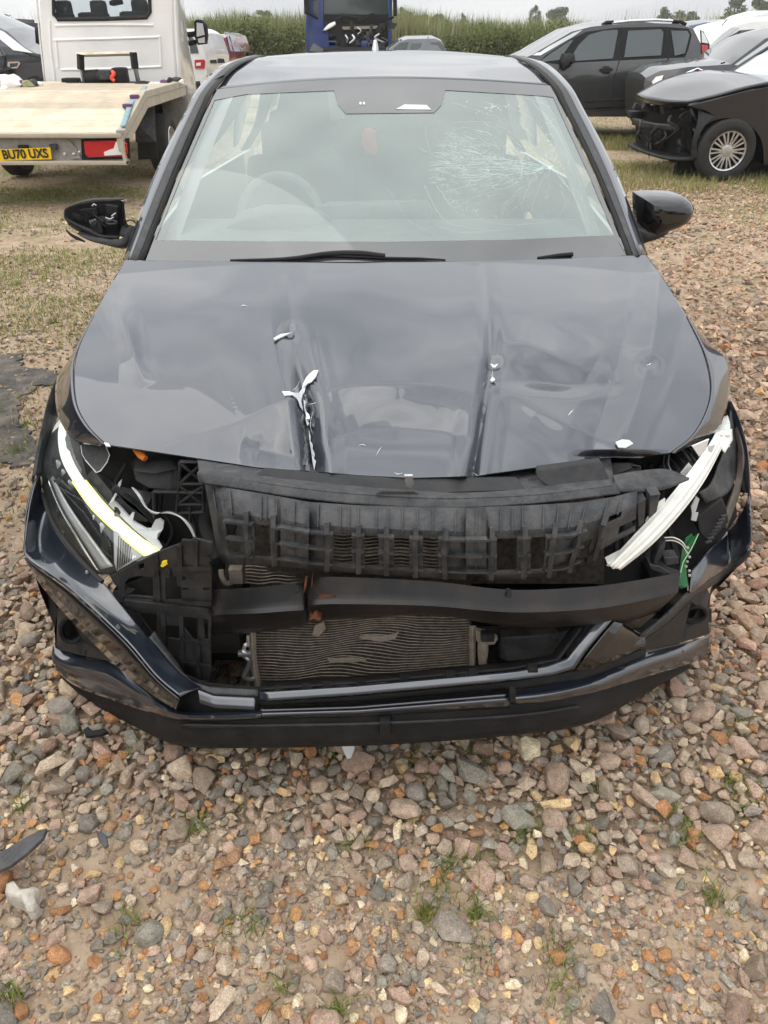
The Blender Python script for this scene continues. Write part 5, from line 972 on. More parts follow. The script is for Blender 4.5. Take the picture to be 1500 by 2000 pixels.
# ================= background vehicles =================
U = UFREE
M_win = mat('grey_tinted_window', (.045, .058, .058), .08, coat=1.); M_win.node_tree.nodes['Principled BSDF'].inputs['Coat IOR'].default_value = 1.55
M_wsc = mat('painted_sky_windscreen', (.46, .49, .48), .15, coat=1.); M_wsc.node_tree.nodes['Principled BSDF'].inputs['Coat IOR'].default_value = 2.6  # pale base colour stands in for sky mirrored in the glass
M_tail = mat('red_lamp', (.45, .01, .015), .15, coat=.6); M_lampw = mat('clear_lamp', (.75, .74, .72), .2, coat=.5)
M_under = mat('underside', (.012, .012, .012), .8)
def wheel(parent, c, r, w=.2, rim=.62, spokes=0, ax='y', side=-1, world=True):
    """tyre, rim and spokes; c = centre of the outer face, axis along y (facing -Y) or x"""
    def T(d, a, q): return (c[0]+q*math.cos(a), c[1]+d, c[2]+q*math.sin(a)) if ax == 'y' else (c[0]-side*d, c[1]+q*math.cos(a), c[2]+q*math.sin(a))
    bm = bmesh.new(); n = 40; prof = [(.015, r*rim), (.0, r*(rim+.06)), (-.006, r*.82), (.012, r*.95), (.04, r), (w-.04, r), (w, r*.9), (w, r*rim)]
    rings = [[bm.verts.new(T(d, a, q)) for a in np.linspace(0, 2*math.pi, n, endpoint=False)] for d, q in prof]
    for A, B in zip(rings[:-1], rings[1:]):
        for i in range(n): bm.faces.new((A[i], A[(i+1) % n], B[(i+1) % n], B[i]))
    wo = frombm('wheel', bm, M_rub, parent, world=world)
    bm = bmesh.new(); prof = [(.012, r*rim), (.004, r*(rim-.02)), (.02, r*(rim-.06)), (.09, r*(rim-.1))]
    rings = [[bm.verts.new(T(d, a, q)) for a in np.linspace(0, 2*math.pi, n, endpoint=False)] for d, q in prof]
    for A, B in zip(rings[:-1], rings[1:]):
        for i in range(n): bm.faces.new((A[i], A[(i+1) % n], B[(i+1) % n], B[i]))
    bm.faces.new(rings[-1]); frombm('rim', bm, M_steel if not spokes else M_plas, wo, world=world)
    for k in range(spokes):
        a = 2*math.pi*(k//2)/(spokes/2)+(.13 if k % 2 else -.13); bm = bmesh.new()
        vs = []
        for q, hw, d in ((r*.12, .012, .02), (r*.36, .0085, .012), (r*(rim-.015), .010, .01)):
            for s in (-1, 1):
                for dd in (0, .02): vs.append(bm.verts.new(T(d+dd, a+s*hw/q, q)))
        for i in (0, 4):
            for f in ((0, 4, 6, 2), (1, 3, 7, 5), (0, 1, 5, 4), (2, 6, 7, 3)): bm.faces.new([vs[i+j] for j in f])
        frombm('spoke', bm, M_steel, wo, world=world)
    if spokes:
        bm = bmesh.new(); rg = [[bm.verts.new(T(d, a, q)) for a in np.linspace(0, 2*math.pi, 20, endpoint=False)] for d, q in ((.03, r*.2), (.008, r*.18), (.002, r*.05))]
        for A, B in zip(rg[:-1], rg[1:]):
            for i in range(20): bm.faces.new((A[i], A[(i+1) % 20], B[(i+1) % 20], B[i]))
        bm.faces.new(rg[-1]); frombm('hub', bm, M_steel, wo, world=world)
        bm = bmesh.new(); rg = [[bm.verts.new(T(d, a, q)) for a in np.linspace(0, 2*math.pi, n, endpoint=False)] for d, q in ((.012, r*rim), (.0, r*(rim-.01)), (.005, r*(rim-.05)), (.02, r*(rim-.06)))]
        for A, B in zip(rg[:-1], rg[1:]):
            for i in range(n): bm.faces.new((A[i], A[(i+1) % n], B[(i+1) % n], B[i]))
        frombm('rim_lip', bm, M_steel, wo, world=world)
    return wo
class Veh:
    """vehicle seen from the side: silhouette swept across its width, sides curved, panes and seams laid on it"""
    def __init__(s, name, label, cat, sil, Y0, Wd, paint_, belt=.95, tum=.34, round_=.07, endr=.22, wheels=(), rad=.31, group=None):
        s.Y0, s.Wd, s.belt, s.tum, s.endr = Y0, Wd, belt, tum, endr
        P = [U(a, b_, Y0) for a, b_ in sil]; s.x0 = min(q[0] for q in P); s.x1 = max(q[0] for q in P)
        s.o = thing(name, label, cat, ((s.x0+s.x1)/2, Y0+Wd/2, 0), group=group)
        bm = bmesh.new(); f = bm.faces.new([bm.verts.new((q[0], 0, q[2])) for q in P])
        e = bmesh.ops.extrude_face_region(bm, geom=[f]); bmesh.ops.translate(bm, vec=(0, Wd, 0), verts=[g for g in e['geom'] if isinstance(g, bmesh.types.BMVert)])
        bmesh.ops.recalc_face_normals(bm, faces=bm.faces)
        for z in np.arange(.25, 2.6, .14): bmesh.ops.bisect_plane(bm, geom=bm.verts[:]+bm.edges[:]+bm.faces[:], plane_co=(0, 0, z), plane_no=(0, 0, 1))
        for x in (s.x0+.12, s.x0+.3, s.x0+.55, s.x1-.55, s.x1-.3, s.x1-.12): bmesh.ops.bisect_plane(bm, geom=bm.verts[:]+bm.edges[:]+bm.faces[:], plane_co=(x, 0, 0), plane_no=(1, 0, 0))
        for yy in (Wd*.2, Wd*.5, Wd*.8): bmesh.ops.bisect_plane(bm, geom=bm.verts[:]+bm.edges[:]+bm.faces[:], plane_co=(0, yy, 0), plane_no=(0, 1, 0))
        for v in bm.verts:
            k = (v.co.y-Wd/2)/(Wd/2); ins = s.inset(v.co.x, v.co.z); crown = .05*(1-k*k) if v.co.z > belt-.1 else 0
            v.co = (v.co.x, Y0+Wd/2+k*(Wd/2-ins), v.co.z+crown)
        s.body = frombm('body', bm, paint_, s.o, ang=38, bevel=round_)
        for px in wheels:
            X = U(px, 200, Y0)[0]
            wheel(s.o, (X, Y0-.005, rad), rad, spokes=0); wheel(s.o, (X, Y0+Wd-.2, rad), rad)
    def inset(s, x, z):
        i = s.tum*max(0, z-s.belt)+.05*max(0, .6-z)
        d = min(x-s.x0, s.x1-x); return i+s.endr*max(0, 1-d/.6)**2
    def S(s, px, py, off=.006):
        Y = s.Y0
        for _ in range(5):
            P = U(px, py, Y); Y = s.Y0+s.inset(P[0], P[2])-off
        return U(px, py, Y)
    def pan(s, name, poly, m, off=.006, th=.004, parent=None):
        bm = bmesh.new(); panelbm(bm, [s.S(a, b_, off) for a, b_ in poly], (), (0, th, 0)); return frombm(name, bm, m, parent or s.o)
    def line(s, name, pts, r, m, off=.0): return tube(name, [s.S(a, b_, off) for a, b_ in pts], r, m, s.o, n=6)

# ---- grey people carrier on the right ----
v = Veh('people_carrier', 'dark grey people carrier with silver roof rails parked behind the black wreck', 'car',
  [(985, 228), (982, 180), (988, 140), (1005, 122), (1042, 107), (1060, 96), (1120, 62), (1160, 52), (1200, 48), (1270, 45), (1335, 47), (1362, 56), (1378, 90), (1384, 128), (1381, 150), (1385, 185), (1383, 228)], 12.4, 1.75, M_pdark, .98, .30, .06, wheels=(1040, 1330))
v.pan('window_surround', [(1052, 121), (1066, 108), (1110, 79), (1145, 62), (1205, 54), (1295, 52), (1345, 56), (1351, 68), (1345, 95), (1338, 112), (1120, 122), (1096, 126)], M_matte, .004)
for q in ([(1056, 119), (1075, 105), (1114, 79), (1120, 78), (1092, 117), (1060, 121)], [(1115, 113), (1130, 88), (1150, 68), (1178, 60), (1206, 58), (1207, 62), (1197, 114), (1125, 119)], [(1219, 112), (1227, 60), (1291, 57), (1296, 64), (1291, 108)], [(1311, 60), (1342, 60), (1347, 68), (1338, 104), (1318, 109)]): v.pan('window', q, M_win, .014)
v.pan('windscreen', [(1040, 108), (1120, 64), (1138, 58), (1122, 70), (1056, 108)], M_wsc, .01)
v.pan('sill_trim', [(1000, 228), (1130, 212), (1245, 206), (1380, 206), (1380, 228)], M_matte, .014)
for q in ([(1217, 54), (1212, 112), (1200, 150), (1195, 212)], [(1301, 54), (1306, 112), (1296, 150), (1280, 205)], [(1096, 124), (1085, 150), (1090, 205)], [(1140, 198), (1195, 195), (1245, 191)]): v.line('panel_seam', q, .008, M_under, .004)
for px, py in ((1184, 138), (1276, 132)):
    v.pan('door_handle', [(px-13, py-2), (px-8, py-5), (px+12, py-5), (px+14, py-1), (px+8, py+2), (px-8, py+3)], M_matte, .03, .03)
    v.pan('handle_cup', [(px-6, py-9), (px+6, py-9), (px+9, py), (px+6, py+7), (px-6, py+7), (px-9, py)], M_plas, .004)
v.line('roof_rail', [(1195, 45), (1230, 41), (1280, 39), (1318, 41)], .022, M_steel, -.12); v.line('roof_rail', [(1176, 49), (1184, 44), (1198, 43)], .026, M_matte, -.12); v.line('roof_rail', [(1314, 41), (1330, 43), (1340, 48)], .026, M_matte, -.12)
mm_ = pillow('door_mirror', [v.S(a, b_, .12) for a, b_ in ((1097, 112), (1100, 105), (1112, 103), (1122, 106), (1123, 116), (1121, 124), (1108, 126), (1110, 134), (1100, 135), (1095, 124))], M_matte, v.o, depth=.1, back=.1)
v.pan('tail_lamp', [(1370, 60), (1376, 66), (1384, 85), (1371, 83)], M_lampw, .01, .05); v.pan('tail_lamp', [(1370, 87), (1383, 88), (1383, 106), (1372, 107)], M_tail, .01, .05); v.pan('tail_lamp_surround', [(1367, 58), (1375, 62), (1386, 86), (1386, 108), (1370, 112)], M_matte, .004)

# ---- dark car between ----
v = Veh('dark_saloon', 'dark grey car with a scratched lamp wedged behind the black wreck', 'car', [(1276, 240), (1272, 170), (1276, 155), (1300, 140), (1350, 131), (1400, 128), (1432, 126), (1505, 76), (1560, 60), (1750, 58), (1850, 110), (1860, 240)], 10.45, 1.65, M_pdark, .92, .34, .05, .35)
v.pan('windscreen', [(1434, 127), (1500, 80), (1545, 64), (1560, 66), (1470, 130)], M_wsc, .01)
v.pan('headlamp', [(1274, 160), (1282, 150), (1296, 147), (1290, 162), (1276, 166)], M_lampw, .02, .05)
for q in ([(1340, 143), (1352, 138), (1362, 134), (1372, 138)], [(1336, 147), (1350, 142), (1368, 142), (1382, 140)]): v.line('scratched_trim', q, .012, M_chrome, .02)
v.line('wiper', [(1408, 124), (1416, 122)], .01, M_matte, .02)

# ---- white van, dark van, high white van ----
v = Veh('white_van', 'white panel van with dark side window behind the grey people carrier', 'van', [(1322, 190), (1320, 130), (1345, 112), (1378, 104), (1386, 90), (1412, 64), (1430, 51), (1470, 42), (1540, 37), (1800, 38), (1800, 190)], 15, 1.9, M_white, 1.15, .16, .08, .2, wheels=(1375, 1640))
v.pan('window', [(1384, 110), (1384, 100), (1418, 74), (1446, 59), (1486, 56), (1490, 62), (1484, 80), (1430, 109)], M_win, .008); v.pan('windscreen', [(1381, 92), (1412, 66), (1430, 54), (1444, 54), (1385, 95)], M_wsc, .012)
pillow('door_mirror', [v.S(a, b_, .1) for a, b_ in ((1408, 100), (1412, 92), (1426, 88), (1430, 92), (1430, 106), (1410, 107))], M_matte, v.o, depth=.1, back=.1)
v.line('aerial', [(1410, 50), (1420, 38)], .008, M_under, -.3); v.line('window_post', [(1444, 60), (1436, 108)], .015, M_plas, .014)
v = Veh('dark_van', 'blue grey van roof showing behind the white van', 'van', [(1340, 140), (1340, 52), (1380, 44), (1460, 41), (1720, 40), (1720, 140)], 19, 1.9, mat('blue_grey_paint', (.09, .11, .15), .4, .3, coat=.8), 1.2, .16, .08)
v.pan('window', [(1367, 55), (1390, 52), (1392, 62), (1380, 68), (1368, 66)], M_win, .01)
v = Veh('high_roof_van', 'white high roof van farthest right behind the other vans', 'van', [(1448, 120), (1452, 60), (1462, 38), (1478, 30), (1500, 24), (1760, 18), (1760, 120)], 23, 2.0, M_white, 1.4, .12, .1)
v.pan('roof_step', [(1460, 42), (1466, 36), (1520, 34), (1520, 41)], M_lampw, .02, .02)

# ---- black car with its front stripped ----
B = thing('stripped_black_car', 'black car with its front bumper missing and silver alloy wheel', 'car', (4.7, 9.3, 0))
loft('bonnet', [[(1345, 203, 8.62), (1400, 191, 8.56), (1455, 176, 8.5), (1530, 160, 8.5)], [(1300, 202, 8.85), (1375, 180, 8.85), (1440, 164, 8.85), (1530, 152, 8.9)], [(1262, 196, 9.2), (1330, 168, 9.25), (1400, 152, 9.3), (1500, 148, 9.3)], [(1243, 188, 9.6), (1300, 158, 9.75), (1365, 143, 9.85), (1440, 144, 9.85)]], M_black, B, nu=24, nv=18, flip=True, solid=.03)
loft('bonnet', [[(1345, 203, 8.62), (1300, 202, 8.85), (1262, 196, 9.2), (1243, 188, 9.6)], [(1345, 207, 8.66), (1300, 207, 8.89), (1262, 201, 9.24), (1243, 193, 9.64)]], M_black, B, nu=16, nv=3)
cxw, cyw = 1421, 297
fen = [(1345, 207), (1400, 193), (1455, 178), (1500, 170), (1500, 322), (1492, 322)]+[(cxw+70*math.cos(a), cyw-66*math.sin(a)) for a in np.linspace(0, 2.6, 16)]+[(1368, 252), (1396, 226), (1378, 216)]
panel('front_wing', [(a, b_, 8.47+max(0, (1400-a))*.001) for a, b_ in fen], M_black, B, push=(0, .12, 0), bevel=.02)
loft('wheel_arch', [[(cxw+70*math.cos(a), cyw-66*math.sin(a), 8.475) for a in np.linspace(-.2, 3.3, 12)], [(cxw+69*math.cos(a), cyw-65*math.sin(a), 8.8) for a in np.linspace(-.2, 3.3, 12)]], M_under, B, nu=24, nv=3)
box('wheel_house', U(1440, 280, 8.95), (1.4, .1, .9), M_under, B)
cW = U(cxw, cyw, 8.42); wheel(B, (cW[0], 8.42, .335), .335, .22, .64, spokes=20)
cW2 = U(1421, 290, 9.9); wheel(B, (cW[0], 9.95, .335), .335, .22, .64)
loft('windscreen', [[(1418, 147, 9.85), (1455, 155, 9.25), (1530, 172, 8.62)], [(1470, 112, 10.0), (1530, 92, 9.5), (1600, 92, 8.8)]], M_wsc, B, nu=14, nv=6)
tube('windscreen_pillar', [U(1418, 147, 9.86), U(1455, 122, 9.95), U(1502, 92, 10.05)], .022, M_black, B)
loft('scuttle', [[(1400, 147, 9.82), (1450, 155, 9.2), (1530, 168, 8.6)], [(1418, 146, 9.88), (1462, 152, 9.3), (1530, 162, 8.7)]], M_plas2, B, nu=10, nv=3)
tube('wiper', [U(1412, 142, 9.6), U(1424, 147, 9.4), U(1428, 149, 9.3)], .018, M_matte, B); tube('wiper', [U(1458, 156, 9.0), U(1480, 158, 8.8)], .012, M_matte, B)
r2_ = np.random.default_rng(5)
for k in range(46):
    px, py = r2_.uniform(1240, 1362), r2_.uniform(206, 296); Yk = 9.55-(px-1240)*.006+r2_.uniform(0, .3)
    box('engine_bay_part', U(px, py, Yk), (r2_.uniform(.04, .16), r2_.uniform(.06, .2), r2_.uniform(.03, .14)), [M_matte, M_plas, M_plas2, M_beam][k % 4], B, rot=Matrix.Rotation(r2_.uniform(-.4, .4), 3, 'Y'), bevel=.012)
for k in range(14):
    px, py = r2_.uniform(1245, 1355), r2_.uniform(210, 280); Yk = 9.3-(px-1240)*.006
    tube('engine_bay_hose', [U(px, py, Yk), U(px+r2_.normal()*10, py+12, Yk-.05), U(px+r2_.normal()*14, py+26, Yk)], r2_.uniform(.008, .02), [M_matte, M_plas2, M_plas][k % 3], B, smoothp=10)
loft('radiator_support', [[(1240, 206, 9.75), (1290, 212, 9.3), (1350, 214, 8.8)], [(1242, 290, 9.75), (1290, 302, 9.3), (1352, 306, 8.8)]], M_matte, B, nu=10, nv=4)
loft('crash_bar', [[(1240, 230, 9.5), (1285, 240, 9.1), (1330, 242, 8.85)], [(1240, 243, 9.48), (1285, 254, 9.08), (1330, 256, 8.83)]], M_beam, B, nu=10, nv=4, solid=.05)
loft('undertray', [[(1226, 281, 9.6), (1262, 296, 9.0), (1310, 308, 8.65), (1372, 308, 8.5)], [(1232, 276, 9.7), (1270, 290, 9.2), (1320, 300, 8.9), (1372, 300, 8.7)]], M_plas, B, nu=16, nv=4, solid=.03)
loft('arch_liner', [[(1364, 215, 8.55), (1362, 240, 8.5), (1352, 275, 8.48), (1350, 308, 8.48)], [(1395, 226, 8.48), (1375, 248, 8.47), (1362, 275, 8.46), (1362, 308, 8.46)]], M_plas, B, nu=12, nv=4)
v = Veh('rear_body', '', '', [(1494, 322), (1494, 178), (1560, 168), (1640, 100), (1680, 86), (1900, 84), (1990, 118), (2080, 160), (2092, 240), (2085, 322)], 8.6, 1.5, M_black, 1.0, .3, .06, .15)
v.pan('side_window', [(1590, 165), (1660, 104), (1760, 95), (1760, 160)], M_win); v.pan('side_window', [(1775, 160), (1775, 95), (1880, 96), (1960, 150)], M_win); wheel(v.o, (U(1960, 300, 8.45)[0], 8.45, .335), .335, .22, .64)
for c_ in list(v.o.children): c_.parent = B; c_.matrix_parent_inverse = Matrix.Translation(-Vector(B.location))
bpy.data.objects.remove(v.o)

# ---- grey hatch behind the navy car's roof ----
v = Veh('grey_hatchback', 'pale grey hatchback seen over the roof of the navy car', 'car', [(752, 145), (754, 104), (762, 94), (778, 82), (796, 76), (850, 75), (864, 81), (872, 98), (880, 112), (880, 145)], 17.5, 3.6, M_grey, 1.0, .2, .06, .1)
v.pan('rear_window', [(803, 85), (858, 82), (866, 88), (871, 99), (800, 99)], M_win, .012); v.pan('side_window', [(768, 95), (781, 84), (798, 82), (794, 96), (770, 99)], M_win, .012); v.line('aerial', [(836, 76), (836, 72)], .012, M_under, -.3)
# ---- white hatch and red suv behind the recovery truck ----
def sidewin(v, sil, polys, m=M_win, name='side_window'):
    """panes on the right-hand flank of a car seen from behind: (y, z) points on the silhouette's right edge"""
    P = sorted([(U(a_, b2, v.Y0)[2], U(a_, b2, v.Y0)[0]) for a_, b2 in sil]); zz = [q[0] for q in P]; xx = [q[1] for q in P]
    for q in polys:
        bm = bmesh.new(); panelbm(bm, [(float(np.interp(z, zz, xx))+.012, v.Y0+y, z) for y, z in q], (), (-.004, 0, 0)); frombm(name, bm, m, v.o)
rs = [(386, 72), (396, 98), (402, 116), (404, 195)]
v = Veh('white_hatchback', 'white hatchback with red tail lamp just right of the recovery truck cab', 'car', [(300, 195), (300, 74), (318, 64), (372, 62)]+rs, 13.6, 2.3, M_white, 1.0, .02, .05, .05, wheels=(), rad=.3)
v.pan('tail_lamp', [(380, 117), (399, 116), (401, 122), (399, 134), (381, 134)], M_tail, .02, .06); v.pan('tail_lamp_clear', [(383, 123), (392, 122), (392, 128), (383, 129)], M_lampw, .026, .06); v.pan('rear_window', [(340, 68), (372, 67), (384, 86), (388, 104), (340, 106)], M_win, .012)
sidewin(v, rs, [[(.35, 1.02), (.95, 1.0), (.95, 1.3), (.55, 1.32)], [(1.05, 1.0), (1.75, .98), (1.55, 1.26), (1.05, 1.3)]])
sidewin(v, rs, [[(.0, .6), (.1, .6), (.1, .85), (.0, .85)]], M_tail, 'tail_lamp')
rs = [(438, 74), (444, 90), (448, 106), (449, 150)]
v = Veh('red_crossover', 'red crossover with pale roof and dark glass behind the white hatchback', 'car', [(398, 150), (399, 84), (408, 73), (430, 70)]+rs, 17.6, 3.0, M_red, 1.0, .02, .04, .05)
v.pan('roof_panel', [(402, 80), (410, 73), (430, 70), (438, 75), (430, 75), (412, 77)], M_lampw, .014); v.pan('rear_window', [(405, 82), (434, 79), (441, 104), (405, 106)], M_win, .014)
sidewin(v, rs, [[(.15, 1.12), (.45, 1.1), (.45, 1.42), (.25, 1.44)], [(.6, 1.1), (1.4, 1.08), (1.35, 1.38), (.6, 1.42)], [(1.5, 1.08), (2.5, 1.06), (2.1, 1.32), (1.5, 1.38)]]); sidewin(v, rs, [[(.0, 1.47), (2.4, 1.4), (2.4, 1.36), (.0, 1.42)]], M_lampw, 'roof_rail')
for a, b_ in ((433, 108), (487, 107)): pillow('door_mirror', [U(a+8*math.cos(k), b_+7*math.sin(k), 17.2 if a < 450 else 19.6) for k in np.linspace(0, 6.28, 12, endpoint=False)], M_matte, v.o, depth=.08, back=.08)

# ---- blue truck tractor with its front panel gone ----
T = thing('blue_truck', 'blue truck tractor unit with its front grille panel missing', 'truck', U(686, 150, 25)*np.array((1, 1, 0)))
Yb = 24.0
def tb(nm, poly, m, Y=Yb, th=.05, bev=0): return panel(nm, [(a, b_, Y) for a, b_ in poly], m, T, push=(0, th, 0), bevel=bev)
tb('cab', [(596, 118), (596, -40), (612, -80), (766, -80), (770, -40), (764, 30), (764, 118)], M_blue, Yb+.12, 2.2, .08)
tb('windscreen', [(636, -60), (752, -60), (759, 28), (632, 28)], M_win, Yb+.04, .06); tb('windscreen_band', [(632, 29), (760, 29), (762, 42), (634, 42)], M_matte, Yb+.02, .1)
tb('engine_opening', [(640, 44), (760, 42), (764, 98), (640, 98)], M_under, Yb+.06, .05)
tb('front_pillar', [(606, -60), (634, -60), (631, 40), (640, 98), (604, 100)], M_blue, Yb-.02, .14, .03); tb('front_pillar', [(754, -60), (768, -60), (764, 100), (757, 100), (759, 30)], M_blue, Yb-.02, .14, .03)
tb('side_window', [(611, -20), (621, -22), (622, 30), (612, 25)], M_win, Yb-.035, .02)
for (a, b_, w, h) in ((598, 8, 12, 40), (771, 14, 9, 36)): tb('truck_mirror', [(a-w/2, b_-h), (a+w/2, b_-h), (a+w/2, b_+h/2), (a-w/2+2, b_+h/2)], M_matte, Yb-.3, .2, .03)
tube('mirror_arm', [U(768, 34, Yb-.2), U(760, 36, Yb)], .03, M_matte, T); tube('mirror_arm', [U(602, 26, Yb-.2), U(620, 36, Yb)], .03, M_matte, T)
tube('wiper', [U(655, 40, Yb-.02), U(672, 30, Yb-.02), U(698, 34, Yb-.02)], .02, M_under, T); tube('wiper', [U(708, 40, Yb-.02), U(726, 26, Yb-.02), U(742, 30, Yb-.02)], .02, M_under, T)
loft('torn_panel', [[(632, 60, Yb-.05), (642, 48, Yb-.05), (655, 43, Yb-.05)], [(636, 60, Yb-.1), (648, 54, Yb-.1), (656, 48, Yb-.1)]], M_lampw, T, nu=8, nv=3, solid=.03)
tb('torn_panel', [(755, 42), (776, 46), (770, 56), (758, 60)], M_navy, Yb-.1, .05); tb('broken_corner', [(604, 100), (612, 84), (622, 90), (632, 96), (630, 102)], M_grey, Yb-.2, .2)
tb('front_corner', [(606, 96), (640, 60), (644, 100)], M_blue, Yb-.06, .1)
tb('radiator_frame', [(668, 52), (738, 50), (736, 56), (670, 58)], M_alu, Yb, .05); tb('radiator_block', [(682, 64), (714, 62), (716, 92), (684, 92)], M_plas, Yb, .1)
r3_ = np.random.default_rng(9)
for k in range(26): px, py = r3_.uniform(646, 756), r3_.uniform(48, 96); box('engine_part', U(px, py, Yb+.02), (r3_.uniform(.08, .3), .12, r3_.uniform(.06, .25)), [M_matte, M_plas2, M_plas, M_blue, M_beam][k % 5], T, bevel=.02)
for k in range(10): px, py = r3_.uniform(655, 745), r3_.uniform(52, 80); tube('engine_hose', [U(px, py, Yb-.02), U(px+r3_.normal()*8, py+8, Yb-.06), U(px+r3_.normal()*10, py+18, Yb)], r3_.uniform(.015, .035), [M_steel, M_matte, M_plas2][k % 3], T, smoothp=10)
box('bumper', U(686, 104, Yb), (2.4, .3, .3), M_plas, T, bevel=.04)
for s in (-1.0, .95):
    c = U(686, 150, Yb+1.2); wheel(T, (c[0]+s, c[1], .5), .5, .3, .55, ax='x', side=1 if s > 0 else -1)

# ---- recovery truck ----
F = thing('recovery_truck', 'white flatbed recovery truck with pale planked ramp bed and yellow number plate', 'truck', (-3.6, 8.8, 0))
XR, XL = -2.51, -4.72; PR = [(6.82, .685), (7.84, .975), (9.66, .975)]
M_plank = mat('pale_bed_boards', (.60, .50, .37), .6, var=.16, vs=5, dust=.3, dcol=(.34, .27, .2), ds=7); M_rail = mat('bed_rail_aluminium', (.52, .47, .38), .45, .5, var=.1, vs=4, dust=.4, dcol=(.25, .22, .18), ds=8); M_tin = mat('dull_galvanised', (.34, .33, .31), .5, .5, dust=.4, dcol=(.2, .17, .14))
t = M_plank.node_tree; b = t.nodes['Principled BSDF']; oi = N(t, 'ShaderNodeObjectInfo'); mr0 = N(t, 'ShaderNodeMapRange'); mr0.inputs['To Min'].default_value = .78; mr0.inputs['To Max'].default_value = 1.12; t.links.new(oi.outputs['Random'], mr0.inputs['Value']); src = b.inputs['Base Color'].links[0].from_socket; mu = N(t, 'ShaderNodeMixRGB', _blend_type='MULTIPLY'); mu.inputs[0].default_value = 1; t.links.new(src, mu.inputs[1]); t.links.new(mr0.outputs[0], mu.inputs[2]); t.links.new(mu.outputs[0], b.inputs['Base Color'])
def deck(Y): return float(np.interp(Y, [q[0] for q in PR], [q[1] for q in PR]))
ys = list(np.linspace(6.86, 7.84, 8))+list(np.linspace(7.84, 9.66, 13))[1:]
for a, b_ in zip(ys[:-1], ys[1:]):
    za, zb = deck(a), deck(b_); y0, y1_ = a+.007, b_-.007; bm = bmesh.new(); vs = [bm.verts.new(q) for q in ((XL+.06, y0, za), (XR-.06, y0, za), (XR-.06, y1_, zb), (XL+.06, y1_, zb), (XL+.06, y0, za-.03), (XR-.06, y0, za-.03), (XR-.06, y1_, zb-.03), (XL+.06, y1_, zb-.03))]
    for q in ((0, 1, 2, 3), (7, 6, 5, 4), (0, 4, 5, 1), (1, 5, 6, 2), (2, 6, 7, 3), (3, 7, 4, 0)): bm.faces.new([vs[i] for i in q])
    frombm('plank', bm, M_plank, F, smooth=False)
for X, s in ((XR, 1), (XL, -1)):
    bm = bmesh.new(); panelbm(bm, [(X, y, z+.012) for y, z in PR]+[(X, y, z-.15) for y, z in PR[::-1]], (), (-s*.065, 0, 0)); frombm('side_rail', bm, M_rail, F, bevel=.006)
    bm = bmesh.new(); panelbm(bm, [(X+s*.004, y, z-.05) for y, z in PR]+[(X+s*.004, y, z-.06) for y, z in PR[::-1]], (), (-s*.01, 0, 0)); frombm('rail_groove', bm, M_tin, F)
box('rear_edge', (-3.615, 6.83, .675), (2.2, .05, .04), M_rail, F, bevel=.006)
box('rear_apron', (-3.615, 6.90, .55), (2.18, .03, .24), M_tin, F); box('rear_lower_edge', (-3.615, 6.85, .435), (2.2, .10, .035), M_rail, F, bevel=.006); box('apron_end', (-2.53, 6.86, .55), (.03, .1, .25), M_rail, F)
def rp3(px, py, Y=6.86): return U(px, py, Y)
lampo = [(163, 276), (240, 274), (247, 280), (249, 300), (245, 306), (172, 308), (166, 302)]
tl_ = panel('tail_lamp', [(a, b_, 6.84) for a, b_ in lampo], M_tail, F, push=(0, .05, 0), bevel=.01)
panel('lamp_clear', [(226, 277, 6.832), (236, 276, 6.832), (233, 290, 6.832), (240, 302, 6.832), (204, 304, 6.832), (203, 297, 6.832), (215, 292, 6.832), (222, 290, 6.832)], M_lampw, tl_, push=(0, .02, 0))
panel('lamp_surround', [(158, 272, 6.87), (252, 270, 6.87), (254, 310, 6.87), (160, 312, 6.87)], M_matte, F, push=(0, .02, 0))
PLt = panel('number_plate', [(-2, 292, 6.83), (98, 288, 6.83), (101, 311, 6.83), (-1, 314, 6.83)], mat('plate_yellow', (.80, .52, .01), .35), F, push=(0, .01, 0))
cu = bpy.data.curves.new('plate_letters', 'FONT'); cu.body = 'BU70 UXS'; cu.align_x = 'CENTER'; cu.align_y = 'CENTER'; cu.size = .155; cu.extrude = .001; cu.offset = .004
tmp = bpy.data.objects.new('tmp', cu); me = bpy.data.meshes.new_from_object(tmp); bpy.data.objects.remove(tmp)
cpl = U(49, 301.5, 6.824); ex = U(98, 299.5, 6.824)-U(0, 303, 6.824); wd = max(q.co.x for q in me.vertices)-min(q.co.x for q in me.vertices)
k = np.linalg.norm(ex)*.90/wd; ang_ = math.atan2(ex[2], ex[0])
for q in me.vertices:
    x, y = q.co.x*k, q.co.y*k*1.1; q.co = (cpl[0]+x*math.cos(ang_)-y*math.sin(ang_), cpl[1]-q.co.z, cpl[2]+x*math.sin(ang_)+y*math.cos(ang_))
fin('plate_letters', me, mat('plate_black', (.01, .01, .012), .5), PLt, smooth=False)
panel('lamp_bracket', [(128, 276, 6.86), (134, 275, 6.84), (140, 310, 6.86), (158, 309, 6.87), (150, 290, 6.88), (135, 288, 6.88)], M_tin, F, push=(0, .02, 0)); box('plate_lamp', U(45, 286, 6.86), (.09, .04, .025), M_matte, F, bevel=.005); box('tow_eye', U(50, 321, 6.9), (.08, .08, .08), M_matte, F, bevel=.02); box('reflector_block', U(105, 287, 6.86), (.07, .03, .05), M_plas2, F)
for px in (126, 144, 155):
    pillow('bolt', [U(px+3*math.cos(a), 301+3*math.sin(a)-4*(px == 155), 6.855) for a in np.linspace(0, 6.28, 10, endpoint=False)], M_steel, F, depth=.006, back=.01)
for X in (-2.58, -4.42): wheel(F, (X, 8.95, .34), .34, .23, .6, ax='x', side=1)
for X in (-2.95, -4.6): wheel(F, (X, 11.9, .34), .34, .23, .6, ax='x', side=1)
